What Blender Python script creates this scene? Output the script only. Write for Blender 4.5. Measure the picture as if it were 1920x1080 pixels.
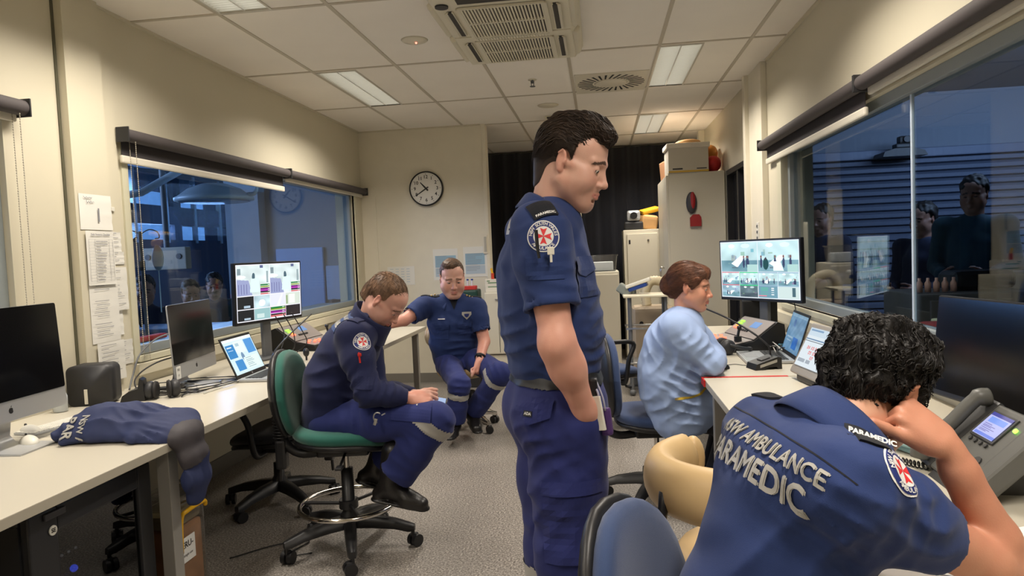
import bpy, bmesh, math, random
import numpy as np
from mathutils import Vector, Matrix, Quaternion
from mathutils.bvhtree import BVHTree

random.seed(7)
RNG = np.random.default_rng(11)
scene = bpy.context.scene
for o in list(bpy.data.objects): bpy.data.objects.remove(o)
COL = scene.collection

# ------------------------------------------------------------------ camera, world, exposure
FPX = 1300.0; HC = 1.37
_y = np.array([164.0, -75.0, FPX]); _y /= np.linalg.norm(_y)
_x = np.array([math.cos(.042), -math.sin(.042), 0.0]); _x = _x - _y*_x.dot(_y); _x /= np.linalg.norm(_x)
_z = np.cross(_x, _y)
if _z[1] > 0: _z = -_z
RW = np.array([_x, _y, _z])                      # rows: world axes seen in the camera frame (x right, y down, z forward)
camd = bpy.data.cameras.new('camera'); cam = bpy.data.objects.new('camera', camd); COL.objects.link(cam)
camd.sensor_width = 36.0; camd.lens = FPX/1920*36; camd.clip_start = 0.05; camd.clip_end = 100
_m = Matrix.Identity(4)
for i in range(3):
    _m[i][0] = RW[i][0]; _m[i][1] = -RW[i][1]; _m[i][2] = -RW[i][2]
_m[2][3] = HC
cam.matrix_world = _m
scene.camera = cam

def P(px, py, X=None, Y=None, Z=None):
    v = np.array([px-960.0, py-540.0, FPX]); d = RW @ v
    if X is not None: t = X/d[0]
    elif Y is not None: t = Y/d[1]
    else: t = (Z-HC)/d[2]
    return Vector((d[0]*t, d[1]*t, d[2]*t+HC))

w = bpy.data.worlds.new('world'); scene.world = w; w.use_nodes = True
w.node_tree.nodes['Background'].inputs[0].default_value = (0.11, 0.27, 0.62, 1)
w.node_tree.nodes['Background'].inputs[1].default_value = 0.95
vs = scene.view_settings
vs.view_transform = 'Standard'; vs.look = 'None'; vs.gamma = 1; vs.use_curve_mapping = False
vs.exposure = 0.28

# ------------------------------------------------------------------ materials
def s2l(c):
    return tuple((x/12.92 if x <= .04045 else ((x+.055)/1.055)**2.4) for x in c)
def C(r, g, b): return s2l((r/255, g/255, b/255))
MATS = {}
def mat(name, col, rough=.5, metal=0., spec=.5, bump=0., bscale=200., var=0., vscale=8., emit=None, es=1., sss=0., coat=0., sheen=0., trans=0., bdet=2.):
    if name in MATS: return MATS[name]
    m = bpy.data.materials.new(name); m.use_nodes = True; MATS[name] = m
    nt = m.node_tree; N = nt.nodes; L = nt.links; b = N['Principled BSDF']
    b.inputs['Base Color'].default_value = (*col, 1); b.inputs['Roughness'].default_value = rough
    b.inputs['Metallic'].default_value = metal; b.inputs['Specular IOR Level'].default_value = spec
    b.inputs['Coat Weight'].default_value = coat; b.inputs['Sheen Weight'].default_value = sheen
    b.inputs['Transmission Weight'].default_value = trans
    if sss:
        b.inputs['Subsurface Weight'].default_value = sss; b.inputs['Subsurface Radius'].default_value = (1, .35, .2); b.inputs['Subsurface Scale'].default_value = .012
    if emit: b.inputs['Emission Color'].default_value = (*emit, 1); b.inputs['Emission Strength'].default_value = es
    tc = N.new('ShaderNodeTexCoord')
    if var:
        n = N.new('ShaderNodeTexNoise'); n.inputs['Scale'].default_value = vscale; n.inputs['Detail'].default_value = 4
        L.new(tc.outputs['Object'], n.inputs['Vector'])
        r = N.new('ShaderNodeMapRange'); r.inputs[1].default_value = .3; r.inputs[2].default_value = .7; r.inputs[3].default_value = 1-var; r.inputs[4].default_value = 1+var
        L.new(n.outputs['Fac'], r.inputs[0])
        x = N.new('ShaderNodeVectorMath'); x.operation = 'SCALE'; x.inputs[0].default_value = col
        L.new(r.outputs[0], x.inputs['Scale']); L.new(x.outputs[0], b.inputs['Base Color'])
    if bump:
        n = N.new('ShaderNodeTexNoise'); n.inputs['Scale'].default_value = bscale; n.inputs['Detail'].default_value = bdet
        L.new(tc.outputs['Object'], n.inputs['Vector'])
        bp = N.new('ShaderNodeBump'); bp.inputs['Strength'].default_value = bump; bp.inputs['Distance'].default_value = .002
        L.new(n.outputs['Fac'], bp.inputs['Height']); L.new(bp.outputs[0], b.inputs['Normal'])
    return m
def glassmat(name, tint, refl=1.0, rough=0.0, ior=1.5):
    if name in MATS: return MATS[name]
    m = bpy.data.materials.new(name); m.use_nodes = True; MATS[name] = m
    nt = m.node_tree; N = nt.nodes; L = nt.links; N.clear()
    o = N.new('ShaderNodeOutputMaterial'); t = N.new('ShaderNodeBsdfTransparent'); t.inputs[0].default_value = (*tint, 1)
    g = N.new('ShaderNodeBsdfGlossy'); g.inputs['Roughness'].default_value = rough
    lw = N.new('ShaderNodeLayerWeight'); lw.inputs[0].default_value = .5
    pw = N.new('ShaderNodeMath'); pw.operation = 'POWER'; pw.inputs[1].default_value = 5; L.new(lw.outputs['Facing'], pw.inputs[0])
    f = N.new('ShaderNodeMath'); f.operation = 'MULTIPLY_ADD'; f.inputs[1].default_value = .96; f.inputs[2].default_value = .042; L.new(pw.outputs[0], f.inputs[0])
    k = N.new('ShaderNodeMath'); k.operation = 'MULTIPLY'; k.inputs[1].default_value = refl; k.use_clamp = True
    mx = N.new('ShaderNodeMixShader')
    L.new(f.outputs[0], k.inputs[0]); L.new(k.outputs[0], mx.inputs[0]); L.new(t.outputs[0], mx.inputs[1]); L.new(g.outputs[0], mx.inputs[2]); L.new(mx.outputs[0], o.inputs[0])
    return m
def vcolmat(name, rough=.5, sss=0., bump=0., bscale=300., spec=.4, sheen=0.):
    if name in MATS: return MATS[name]
    m = mat(name, (.5, .5, .5), rough, spec=spec, sss=sss, bump=bump, bscale=bscale, sheen=sheen)
    nt = m.node_tree; a = nt.nodes.new('ShaderNodeVertexColor'); a.layer_name = 'Col'
    nt.links.new(a.outputs[0], nt.nodes['Principled BSDF'].inputs['Base Color'])
    return m
def emis(name, col, s=1.): return mat(name, (0.01, .01, .01), .4, emit=col, es=s)

# ------------------------------------------------------------------ object bookkeeping
def thing(name, label, cat, loc=(0, 0, 0), rz=0., group=None, rot=None):
    o = bpy.data.objects.new(name, None); COL.objects.link(o); o.empty_display_size = .05
    o.location = loc; o.rotation_euler = rot if rot else (0, 0, rz)
    o['label'] = label; o['category'] = cat
    if group: o['group'] = group
    return o
def tag(o, label, cat, group=None, kind=None):
    o['label'] = label; o['category'] = cat
    if group: o['group'] = group
    if kind: o['kind'] = kind
    return o
def dup(root, loc=None, rz=None, label=None, group=None):
    r = root.copy(); COL.objects.link(r)
    if loc is not None: r.location = loc
    if rz is not None: r.rotation_euler = (0, 0, rz)
    if label: r['label'] = label
    if group: r['group'] = group
    def rec(a, b):
        for ch in list(a.children):
            c = ch.copy(); COL.objects.link(c); c.parent = b; rec(ch, c)
    rec(root, r)
    return r

# ------------------------------------------------------------------ mesh builder
def basis(d, up=(0, 0, 1)):
    d = Vector(d).normalized(); up = Vector(up)
    if abs(d.dot(up.normalized())) > .98: up = Vector((0, 1, 0)) if abs(d.y) < .9 else Vector((1, 0, 0))
    a = up.cross(d).normalized(); b = d.cross(a).normalized()
    return a, b, d
class MB:
    def __init__(s, M=None): s.v = []; s.f = []; s.fm = []; s.mats = []; s.M = M; s.cur = 0; s.sm = []; s.smooth = True
    def mat(s, m):
        if m not in s.mats: s.mats.append(m)
        s.cur = s.mats.index(m); return s
    def add(s, vs, fs, smooth=None):
        n = len(s.v)
        s.v += [tuple(s.M @ Vector(v)) if s.M else tuple(v) for v in vs]
        for f in fs: s.f.append(tuple(i+n for i in f)); s.fm.append(s.cur); s.sm.append(s.smooth if smooth is None else smooth)
        return s
    def box(s, c, d, bevel=0., seg=2, rot=None):
        bm = bmesh.new(); bmesh.ops.create_cube(bm, size=1)
        for v in bm.verts: v.co = Vector((v.co.x*d[0], v.co.y*d[1], v.co.z*d[2]))
        if bevel: bmesh.ops.bevel(bm, geom=list(bm.edges), offset=bevel, segments=seg, affect='EDGES', profile=.6)
        R = rot if rot is not None else Matrix.Identity(3)
        if isinstance(R, Matrix): R = R.to_3x3()
        bm.verts.index_update()
        s.add([R @ v.co + Vector(c) for v in bm.verts], [[v.index for v in f.verts] for f in bm.faces], smooth=False); bm.free(); return s
    def bx(s, x0, x1, y0, y1, z0, z1, bevel=0.):
        return s.box(((x0+x1)/2, (y0+y1)/2, (z0+z1)/2), (abs(x1-x0), abs(y1-y0), abs(z1-z0)), bevel)
    def cyl(s, p, q, r, r2=None, n=16, cap=True):
        r2 = r if r2 is None else r2; p = Vector(p); q = Vector(q); a, b, d = basis(q-p)
        vs = []
        for k in range(n):
            t = 2*math.pi*k/n; u = a*math.cos(t)+b*math.sin(t); vs += [p+u*r, q+u*r2]
        fs = [(2*k, 2*((k+1) % n), 2*((k+1) % n)+1, 2*k+1) for k in range(n)]
        s.add(vs, fs)
        if cap:
            s.add([vs[2*k] for k in range(n)], [tuple(reversed(range(n)))], False); s.add([vs[2*k+1] for k in range(n)], [tuple(range(n))], False)
        return s
    def tube(s, pts, r, n=8, closed=False, cap=True):
        pts = [Vector(p) for p in pts]; m = len(pts); rr = r if hasattr(r, '__len__') else [r]*m
        vs = []; prev = None
        for i, p in enumerate(pts):
            if closed: t = pts[(i+1) % m]-pts[i-1]
            else: t = pts[min(i+1, m-1)]-pts[max(i-1, 0)]
            if t.length < 1e-9: t = Vector((0, 0, 1))
            t.normalize()
            if prev is None: a, b, _ = basis(t)
            else:
                a = prev-t*prev.dot(t)
                if a.length < 1e-6: a, b, _ = basis(t)
                a.normalize(); b = t.cross(a)
            prev = a
            for k in range(n):
                th = 2*math.pi*k/n; vs.append(p+(a*math.cos(th)+b*math.sin(th))*rr[i])
        fs = []
        for i in range(m if closed else m-1):
            j = (i+1) % m
            for k in range(n): fs.append((i*n+k, i*n+(k+1) % n, j*n+(k+1) % n, j*n+k))
        if not closed and cap: fs += [tuple(reversed(range(n))), tuple((m-1)*n+k for k in range(n))]
        return s.add(vs, fs)
    def lathe(s, prof, c=(0, 0, 0), n=24, axis=(0, 0, 1), sx=1., sy=1.):
        a, b, d = basis(axis); c = Vector(c); vs = []
        if tuple(axis) == (0, 0, 1): a, b = Vector((1, 0, 0)), Vector((0, 1, 0))
        for (r, h) in prof:
            for k in range(n):
                t = 2*math.pi*k/n; vs.append(c+a*(r*math.cos(t)*sx)+b*(r*math.sin(t)*sy)+d*h)
        fs = [(i*n+k, i*n+(k+1) % n, (i+1)*n+(k+1) % n, (i+1)*n+k) for i in range(len(prof)-1) for k in range(n)]
        fl = lambda a, b: abs(a[1]-b[1]) < 1e-6
        if not (prof[0][0] <= .002 or (len(prof) == 2 and fl(*prof))): fs.append(tuple(reversed(range(n))))
        if not (prof[-1][0] <= .002 or (len(prof) == 2 and fl(*prof))): fs.append(tuple((len(prof)-1)*n+k for k in range(n)))
        return s.add(vs, fs)
    def ball(s, c, r, n=16, m=10, R=None):
        r = r if hasattr(r, '__len__') else (r, r, r); c = Vector(c)
        vs = [Vector((0, 0, -r[2]))]
        for i in range(1, m):
            ph = -math.pi/2+math.pi*i/m
            for k in range(n):
                t = 2*math.pi*k/n; vs.append(Vector((r[0]*math.cos(ph)*math.cos(t), r[1]*math.cos(ph)*math.sin(t), r[2]*math.sin(ph))))
        vs.append(Vector((0, 0, r[2])))
        fs = [(0, 1+(k+1) % n, 1+k) for k in range(n)]
        for i in range(m-2):
            for k in range(n): fs.append((1+i*n+k, 1+i*n+(k+1) % n, 1+(i+1)*n+(k+1) % n, 1+(i+1)*n+k))
        l = len(vs)-1; fs += [(1+(m-2)*n+k, 1+(m-2)*n+(k+1) % n, l) for k in range(n)]
        if R is not None: vs = [R @ v for v in vs]
        return s.add([v+c for v in vs], fs)
    def prism(s, poly, o, u, v, w, t, smooth=False):       # poly in (u,v) plane at o, thickness t along w
        o = Vector(o); u = Vector(u); v = Vector(v); w = Vector(w); n = len(poly)
        vs = [o+u*a+v*b for a, b in poly]+[o+u*a+v*b+w*t for a, b in poly]
        fs = [tuple(reversed(range(n))), tuple(range(n, 2*n))]+[(i, (i+1) % n, (i+1) % n+n, i+n) for i in range(n)]
        return s.add(vs, fs, smooth)
    def grid(s, pts, closed=False):                         # pts[i][j]
        m = len(pts); n = len(pts[0]); vs = [p for row in pts for p in row]
        fs = [(i*n+j, i*n+j+1, (i+1)*n+j+1, (i+1)*n+j) for i in range(m-1) for j in range(n-1)]
        return s.add(vs, fs)
    def quad(s, a, b, c, d): return s.add([a, b, c, d], [(0, 1, 2, 3)], False)
    def build(s, name, m=None, parent=None, world=False, loc=None, flat=False):
        me = bpy.data.meshes.new(name)
        vs = s.v
        if world and parent is not None:
            bpy.context.view_layer.update(); inv = parent.matrix_world.inverted(); vs = [tuple(inv @ Vector(v)) for v in vs]
        if loc is not None: l = Vector(loc); vs = [tuple(Vector(v)-l) for v in vs]
        me.from_pydata(vs, [], s.f)
        mats = s.mats if s.mats else [m]
        for x in mats: me.materials.append(x)
        if s.mats: me.polygons.foreach_set('material_index', s.fm)
        me.polygons.foreach_set('use_smooth', [False]*len(s.f) if flat else s.sm)
        me.update(); me.validate()
        o = bpy.data.objects.new(name, me); COL.objects.link(o)
        if parent is not None: o.parent = parent
        if loc is not None: o.location = loc
        return o
def rect_holes(x0, x1, y0, y1, holes):                      # quads (xa,xb,ya,yb) covering a rect minus holes
    xs = sorted({x0, x1, *[h[0] for h in holes], *[h[1] for h in holes]}); ys = sorted({y0, y1, *[h[2] for h in holes], *[h[3] for h in holes]})
    out = []
    for a, b in zip(xs, xs[1:]):
        for c, d in zip(ys, ys[1:]):
            mx, my = (a+b)/2, (c+d)/2
            if a < x0-1e-6 or b > x1+1e-6 or c < y0-1e-6 or d > y1+1e-6: continue
            if any(h[0] < mx < h[1] and h[2] < my < h[3] for h in holes): continue
            out.append((a, b, c, d))
    return out
def struct(o): o['kind'] = 'structure'; return o
def cat_pts(pts, n=8, closed=False):                       # Catmull-Rom
    p = [Vector(q) for q in pts]; out = []; m = len(p)
    for i in range(m if closed else m-1):
        a = p[i-1] if (i > 0 or closed) else p[0]*2-p[1]; b = p[i]; c = p[(i+1) % m]; d = p[(i+2) % m] if (i+2 < m or closed) else p[-1]*2-p[-2]
        for k in range(n):
            t = k/n; out.append(.5*((2*b)+(c-a)*t+(2*a-5*b+4*c-d)*t*t+(3*b-a-3*c+d)*t**3))
    if not closed: out.append(p[-1])
    return out
def rrect(w, h, r, n=4):
    out = []
    for cx, cy, a0 in ((w/2-r, h/2-r, 0), (-w/2+r, h/2-r, 90), (-w/2+r, -h/2+r, 180), (w/2-r, -h/2+r, 270)):
        for k in range(n+1):
            t = math.radians(a0+90*k/n); out.append((cx+r*math.cos(t), cy+r*math.sin(t)))
    return out
def rotm(rx=0, ry=0, rz=0): return (Matrix.Rotation(math.radians(rz), 3, 'Z') @ Matrix.Rotation(math.radians(ry), 3, 'Y') @ Matrix.Rotation(math.radians(rx), 3, 'X'))

# ------------------------------------------------------------------ text meshes
def text_geo(txt, size=1., bold=0., align='CENTER', spacing=1.):
    cu = bpy.data.curves.new('t', 'FONT'); cu.body = txt; cu.size = size; cu.align_x = align; cu.align_y = 'CENTER'; cu.offset = bold; cu.space_character = spacing; cu.resolution_u = 3; cu.fill_mode = 'FRONT'
    ob = bpy.data.objects.new('t', cu); COL.objects.link(ob); bpy.context.view_layer.update()
    me = bpy.data.meshes.new_from_object(ob.evaluated_get(bpy.context.evaluated_depsgraph_get()))
    vs = [v.co.copy() for v in me.vertices]; fs = [tuple(p.vertices) for p in me.polygons]
    bpy.data.objects.remove(ob); bpy.data.curves.remove(cu); bpy.data.meshes.remove(me)
    return vs, fs
def add_text(mb, txt, o, u, v, size, bold=0., align='CENTER', spacing=1., lift=.0006):
    o = Vector(o); u = Vector(u).normalized(); v = Vector(v).normalized(); w = u.cross(v)
    vs, fs = text_geo(txt, size, bold, align, spacing)
    mb.add([o+u*p.x+v*p.y+w*lift for p in vs], fs, False)
# ------------------------------------------------------------------ room shell
XL, XR, YB, YF, ZC = -2.53, 1.29, 7.27, -2.6, 2.72
M_wall = mat('wall_cream', C(203, 196, 174), .55, bump=.06, bscale=260, var=.02, vscale=2)
M_back = mat('wall_offwhite', C(218, 211, 192), .5, bump=.05, bscale=260, var=.02)
M_tile = mat('ceiling_tile', C(234, 228, 218), .8, bump=.25, bscale=420, var=.02, vscale=3)
M_bar = mat('ceiling_bar', C(186, 177, 160), .5)
M_white = mat('white_enamel', C(215, 212, 200), .4)
M_black = mat('black_plastic', C(22, 22, 24), .42, bump=.05, bscale=600)
M_dark = mat('dark_plastic', C(38, 38, 40), .5, bump=.08, bscale=500)
M_grey = mat('grey_plastic', C(96, 98, 100), .5)
M_alu = mat('brushed_aluminium', C(190, 190, 188), .32, metal=.9)
M_chrome = mat('chrome', C(210, 205, 198), .14, metal=1.)
M_frame = mat('window_frame_metal', C(150, 158, 160), .45, metal=.3)
def floor_mat():
    m = mat('speckled_vinyl', C(120, 112, 104), .42, bump=.05, bscale=300); nt = m.node_tree; N = nt.nodes; L = nt.links; b = N['Principled BSDF']
    tc = N['Texture Coordinate']
    n = N.new('ShaderNodeTexNoise'); n.inputs['Scale'].default_value = 115; n.inputs['Detail'].default_value = 4
    L.new(tc.outputs['Object'], n.inputs['Vector'])
    cr = N.new('ShaderNodeValToRGB'); e = cr.color_ramp.elements
    e[0].position = .34; e[0].color = (*C(80, 74, 68), 1); e[1].position = .62; e[1].color = (*C(156, 150, 143), 1)
    e2 = cr.color_ramp.elements.new(.67); e2.color = (*C(196, 188, 176), 1)
    L.new(n.outputs['Fac'], cr.inputs[0])
    n2 = N.new('ShaderNodeTexNoise'); n2.inputs['Scale'].default_value = 1.7; n2.inputs['Detail'].default_value = 5
    L.new(tc.outputs['Object'], n2.inputs['Vector'])
    r = N.new('ShaderNodeMapRange'); r.inputs[1].default_value = .3; r.inputs[2].default_value = .7; r.inputs[3].default_value = .88; r.inputs[4].default_value = 1.08
    L.new(n2.outputs['Fac'], r.inputs[0])
    x = N.new('ShaderNodeVectorMath'); x.operation = 'SCALE'; L.new(cr.outputs[0], x.inputs[0]); L.new(r.outputs[0], x.inputs['Scale'])
    L.new(x.outputs[0], b.inputs['Base Color']); return m
M_floor = floor_mat()
struct(MB().bx(-2.75, 1.5, YF, 9.6, -.1, 0).build('floor', M_floor))
# ceiling: tiles with openings for the recessed lights
LIGHTS = [(-1.84, 3.0), (-1.84, 5.48), (.60, 5.48), (.60, 7.94), (-1.84, .56), (.60, 3.03), (.60, .58), (-1.84, -1.6)]
holes = [(x-.15, x+.15, y-.6, y+.6) for x, y in LIGHTS]
b = MB()
for (a, c, d, e) in rect_holes(-2.75, 1.5, YF, 9.6, holes): b.bx(a, c, d, e, ZC, ZC+.02)
struct(b.build('ceiling', M_tile))
GX = [-2.0, -1.385, -.775, -.17, .45, 1.05]; GY = [-1.28, -.06, 1.16, 2.38, 3.6, 4.84, 6.08, 7.3, 8.54]
b = MB()
for gx in GX:
    for (a, c, d, e) in rect_holes(gx-.012, gx+.012, YF, 9.5, [h for h in holes if h[0] < gx-.012 and h[1] > gx+.012]): b.bx(a, c, d, e, ZC-.004, ZC+.001)
for gy in GY: b.bx(XL, XR+.1, gy-.012, gy+.012, ZC-.0045, ZC+.001)
struct(b.build('trim_1', M_bar))
b = MB(); b.bx(XL, XL+.022, YF, YB, ZC-.012, ZC); b.bx(XR-.022, XR, YF, 5.45, ZC-.012, ZC); b.bx(XL, -1.2, YB-.022, YB, ZC-.012, ZC)
struct(b.build('trim_2', M_wall))
# left wall with two observation windows
WL = (3.50, 7.02, .885, 2.07)      # main left window opening y0,y1,z0,z1
WL0 = (.9, 2.72, .95, 2.07)         # nearer left window
b = MB()
for (a, c, d, e) in rect_holes(YF, YB+.2, 0, ZC, [(WL[0], WL[1], WL[2], WL[3]), WL0]): b.bx(XL-.2, XL, a, c, d, e)
struct(b.build('wall_left', M_wall))
struct(MB().bx(XL-.2, XL, YB+.2, 9.5, 0, ZC).build('wall_left_far', M_wall))
# pilaster strip and panel joint on the left wall
b = MB(); b.bx(XL, XL+.045, 3.055, 3.30, 0, ZC); b.bx(XL, XL+.012, 3.30, 3.42, 0, ZC); struct(b.build('trim_3', M_wall))
b = MB(); b.bx(XL, XL+.006, 3.04, 3.054, 0, ZC, 0); struct(b.build('trim_4', mat('joint', C(90, 88, 70), .7)))
M_glass = glassmat('window_glass', (.82, .90, .96), 1.15, ior=1.52)
def window(n, side, y0, y1, z0, z1, mulls, sill=.05, jamb=.05):
    X = XL if side < 0 else XR; s = side
    fr = MB()
    xo = X+s*.10; xi = X+s*.03
    a, c = min(xo, xi), max(xo, xi)
    fr.bx(a, c, y0, y0+jamb, z0, z1, .003); fr.bx(a, c, y1-jamb, y1, z0, z1, .003); fr.bx(a, c, y0+jamb, y1-jamb, z0, z0+sill, .003); fr.bx(a, c, y0+jamb, y1-jamb, z1-jamb, z1, .003)
    for m in mulls: fr.bx(a+.02, c-.02, m-.02, m+.02, z0+sill, z1-jamb, .003)
    f = struct(fr.build('window_%d' % n, M_frame))
    MB().bx(X+s*.06-.003, X+s*.06+.003, y0+jamb, y1-jamb, z0+sill, z1-jamb).build('pane', M_glass, f)
    return f
window(1, -1, *WL, [])
window(2, -1, *WL0, [])
# sill trim strips (light painted)
M_sill = mat('sill_paint', C(200, 196, 172), .45)
b = MB(); b.bx(XL-.03, XL+.02, WL[0]-.02, WL[1]+.02, WL[2]-.035, WL[2], .004); b.bx(XL-.02, XL+.012, WL[1], WL[1]+.05, WL[2]-.03, WL[3]+.02, .003); b.bx(XL-.02, XL+.012, WL[0]-.05, WL[0], WL[2]-.03, WL[3]+.0, .003)
struct(b.build('trim_5', M_sill))
# dado duct under the left window
b = MB(); b.bx(XL, XL+.03, 3.45, YB, .78, .845, .004); struct(b.build('trim_6', M_wall))
# back wall (nib with clock)
struct(MB().bx(XL-.2, -1.17, YB, YB+.14, 0, ZC).build('wall_back', M_back))
b = MB(); b.bx(-1.19, -1.15, YB-.01, YB+.15, 0, ZC, .006); struct(b.build('trim_7', M_back))
b = MB(); b.bx(XL, XL+.16, YB-.012, YB, 0, ZC-.6, .003); struct(b.build('trim_8', M_back))
# far wall carries a black curtain
struct(MB().bx(-2.75, 1.5, 9.5, 9.6, 0, ZC).build('wall_far', mat('far_wall', C(170, 165, 150), .7)))
# curtain: pleated fabric
def curtain(x0, x1, y, z0, z1, name, label):
    n = int((x1-x0)/.012); rows = []
    for zi in (z0, (z0+z1)/2, z1):
        row = []
        for i in range(n+1):
            x = x0+(x1-x0)*i/n; row.append((x, y+.022*math.sin(x*26+.9*math.sin(x*5))+.008*math.sin(x*61), zi))
        rows.append(row)
    for r in reversed(rows[:]): rows.append([(p[0], p[1]+.004, p[2]) for p in r])
    o = MB().grid(rows).build(name, mat('curtain_black', C(20, 22, 32), .9, sheen=.2)); tag(o, label, 'curtain')
curtain(-2.3, -.40, 9.38, .02, 2.69, 'blackout_curtain', 'black blackout curtain hanging at far end, left of the pale strip')
curtain(-.21, 1.3, 9.38, .02, 2.69, 'blackout_curtain', 'black blackout curtain hanging behind the tall white cupboards')
struct(MB().bx(-.40, -.22, 9.36, 9.5, 0, 2.0, .004).build('door_1', M_back))
# right wall
WR = (.3, 5.08, .93, 2.02)
b = MB()
DR = (6.12, 7.15, 0, 2.08)
for (a, c, d, e) in rect_holes(YF, 9.5, 0, ZC, [WR, DR]): b.bx(XR, XR+.2, a, c, d, e)
struct(b.build('wall_right', M_wall))
b = MB(); b.bx(XR-.045, XR, 5.50, 5.98, 0, ZC, .004); b.bx(XR-.08, XR, 5.92, 6.0, 0, ZC, .004); struct(b.build('trim_9', M_back))
b = MB(); b.bx(XR-.07, XR, 8.6, 8.72, 0, ZC, .004); struct(b.build('trim_10', M_back))
# dark doorway in the right wall
f = MB(); M_dframe = mat('dark_frame', C(30, 30, 34), .4)
f.bx(XR-.02, XR+.1, DR[0], DR[0]+.05, 0, DR[3], .003); f.bx(XR-.02, XR+.1, DR[1]-.05, DR[1], 0, DR[3], .003); f.bx(XR-.02, XR+.1, DR[0]+.05, DR[1]-.05, DR[3]-.05, DR[3], .003)
f.bx(XR-.01, XR+.08, (DR[0]+DR[1])/2-.03, (DR[0]+DR[1])/2+.03, 0, DR[3]-.05)
fo = struct(f.build('door_2', M_dframe))
MB().bx(XR+.04, XR+.05, DR[0]+.05, DR[1]-.05, 0, DR[3]-.05).build('door_panel', mat('dark_door', C(26, 28, 34), .25), fo)
wr = window(3, 1, *WR, [], sill=.05)
b = MB(); b.bx(XR+.054, XR+.066, 3.195, 3.21, WR[2]+.05, WR[3]-.05); b.build('glass_joint', mat('joint_strip', C(190, 205, 220), .25), wr)
b = MB(); b.bx(XR-.02, XR+.03, WR[0], WR[1]+.02, WR[2]-.035, WR[2], .004); b.bx(XR-.016, XR+.03, WR[1], WR[1]+.11, WR[2]-.03, WR[3]+.04, .003)
struct(b.build('trim_11', M_sill))
b = MB(); b.bx(XR-.05, XR, .2, 5.4, .80, .87, .005); struct(b.build('trim_12', M_wall))
# wall behind the camera
struct(MB().bx(-2.75, 1.5, YF-.1, YF, 0, ZC).build('wall_front', M_wall))
# skirtings
M_skirt = mat('skirting', C(120, 116, 108), .5)
struct(MB().bx(XL, XL+.012, YF, YB, 0, .1).build('baseboard_left', M_skirt)); struct(MB().bx(XR-.012, XR, YF, 6.1, 0, .1).build('baseboard_right', M_skirt)); struct(MB().bx(XL, -1.19, YB-.012, YB, 0, .1).build('baseboard_back', M_skirt))
# ------------------------------------------------------------------ recessed louvre lights
M_tube = emis('lamp_diffuser', (1., .94, .82), 1.7)
M_louv = mat('louvre', C(225, 225, 220), .3, metal=.3)
LAMPW = 26.0
def troffer(x, y, label, i):
    t = thing('ceiling_light', label, 'ceiling light', (x, y, ZC), 0, 'recessed louvred ceiling lights')
    f = MB()
    for sx in (-1, 1): f.bx(sx*.15-.012 if sx > 0 else -.15, .15 if sx > 0 else -.138, -.6, .6, -.006, .07)
    for sy in (-1, 1): f.bx(-.138, .138, min(sy*.6, sy*.588), max(sy*.6, sy*.588), -.006, .07)
    f.bx(-.15, .15, -.6, .6, .07, .075)
    f.build('housing', mat('lamp_housing', C(200, 196, 185), .35, metal=.3), t)
    MB().bx(-.135, .135, -.585, .585, .055, .06).build('diffuser', M_tube, t)
    l = MB(); l.bx(-.004, .004, -.588, .588, -.002, .03)
    for k in range(40): yy = -.575+1.15*k/39; l.bx(-.138, .138, yy-.0015, yy+.0015, 0, .028)
    l.build('louvre', M_louv, t)
    ld = bpy.data.lights.new('lamp', 'AREA'); ld.shape = 'RECTANGLE'; ld.size = .25; ld.size_y = 1.1; ld.energy = LAMPW; ld.color = (1., .91, .80); ld.spread = math.radians(138)
    lo = bpy.data.objects.new('lamp', ld); COL.objects.link(lo); lo.parent = t; lo.location = (0, 0, -.012)
    return t
LL = ['recessed louvred light at upper left, cut by the top edge', 'recessed louvred light over the left desks, nearest the clock', 'recessed louvred light right of the round air vent', 'small far recessed light beyond the round air vent, near the curtain', 'recessed louvred light overhead left behind viewer', 'recessed louvred light overhead right, out of view before the vent', 'recessed louvred light overhead right behind viewer', 'recessed louvred light at the rear left of the room']
for i, (x, y) in enumerate(LIGHTS): troffer(x, y, LL[i], i)
# ------------------------------------------------------------------ air conditioner cassette
M_ac = mat('ac_cream', C(212, 205, 184), .45)
M_slot = mat('slot_dark', C(58, 54, 48), .7)
t = thing('air_conditioner', 'cream ceiling cassette air conditioner with two ribbed grilles', 'air conditioner', (-.46, 4.12, ZC-.0055))
b = MB(); zb = -.075
b.add([(-.40, -.80, 0), (.40, -.80, 0), (.40, .60, 0), (-.40, .60, 0), (-.345, -.76, zb), (.345, -.76, zb), (.345, .57, zb), (-.345, .57, zb)], [(0, 1, 5, 4), (1, 2, 6, 5), (2, 3, 7, 6), (3, 0, 4, 7), (4, 5, 6, 7)], False)
b.build('casing', M_ac, t)
for gy, h in ((.28, .46), (-.28, .48)):
    g = MB(); g.mat(M_slot).bx(-.215, .215, gy-h/2, gy+h/2, zb-.003, zb+.002); g.mat(M_ac)
    for k in range(25): x = -.210+.42*k/24; g.bx(x-.0048, x+.0048, gy-h/2, gy+h/2, zb-.012, zb-.003)
    for yy in (gy-h/2, gy, gy+h/2): g.bx(-.225, .225, yy-.007, yy+.007, zb-.014, zb-.002, .002)
    for xx in (-.225, .225): g.bx(xx-.012, xx+.012, gy-h/2, gy+h/2, zb-.014, zb-.002, .003)
    g.build('grille', M_ac, t)
g = MB(); g.mat(M_slot).bx(-.215, .215, -.68, -.57, zb-.003, zb+.002); g.build('rear_slot', M_slot, t)
g = MB()
for k in range(26): x = -.21+.42*k/25; g.bx(x-.006, x+.006, -.022, .028, zb-.012, zb)
g.bx(-.34, .34, -.035, .04, zb-.006, zb, .002); g.build('filter_bar', M_ac, t)
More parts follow.
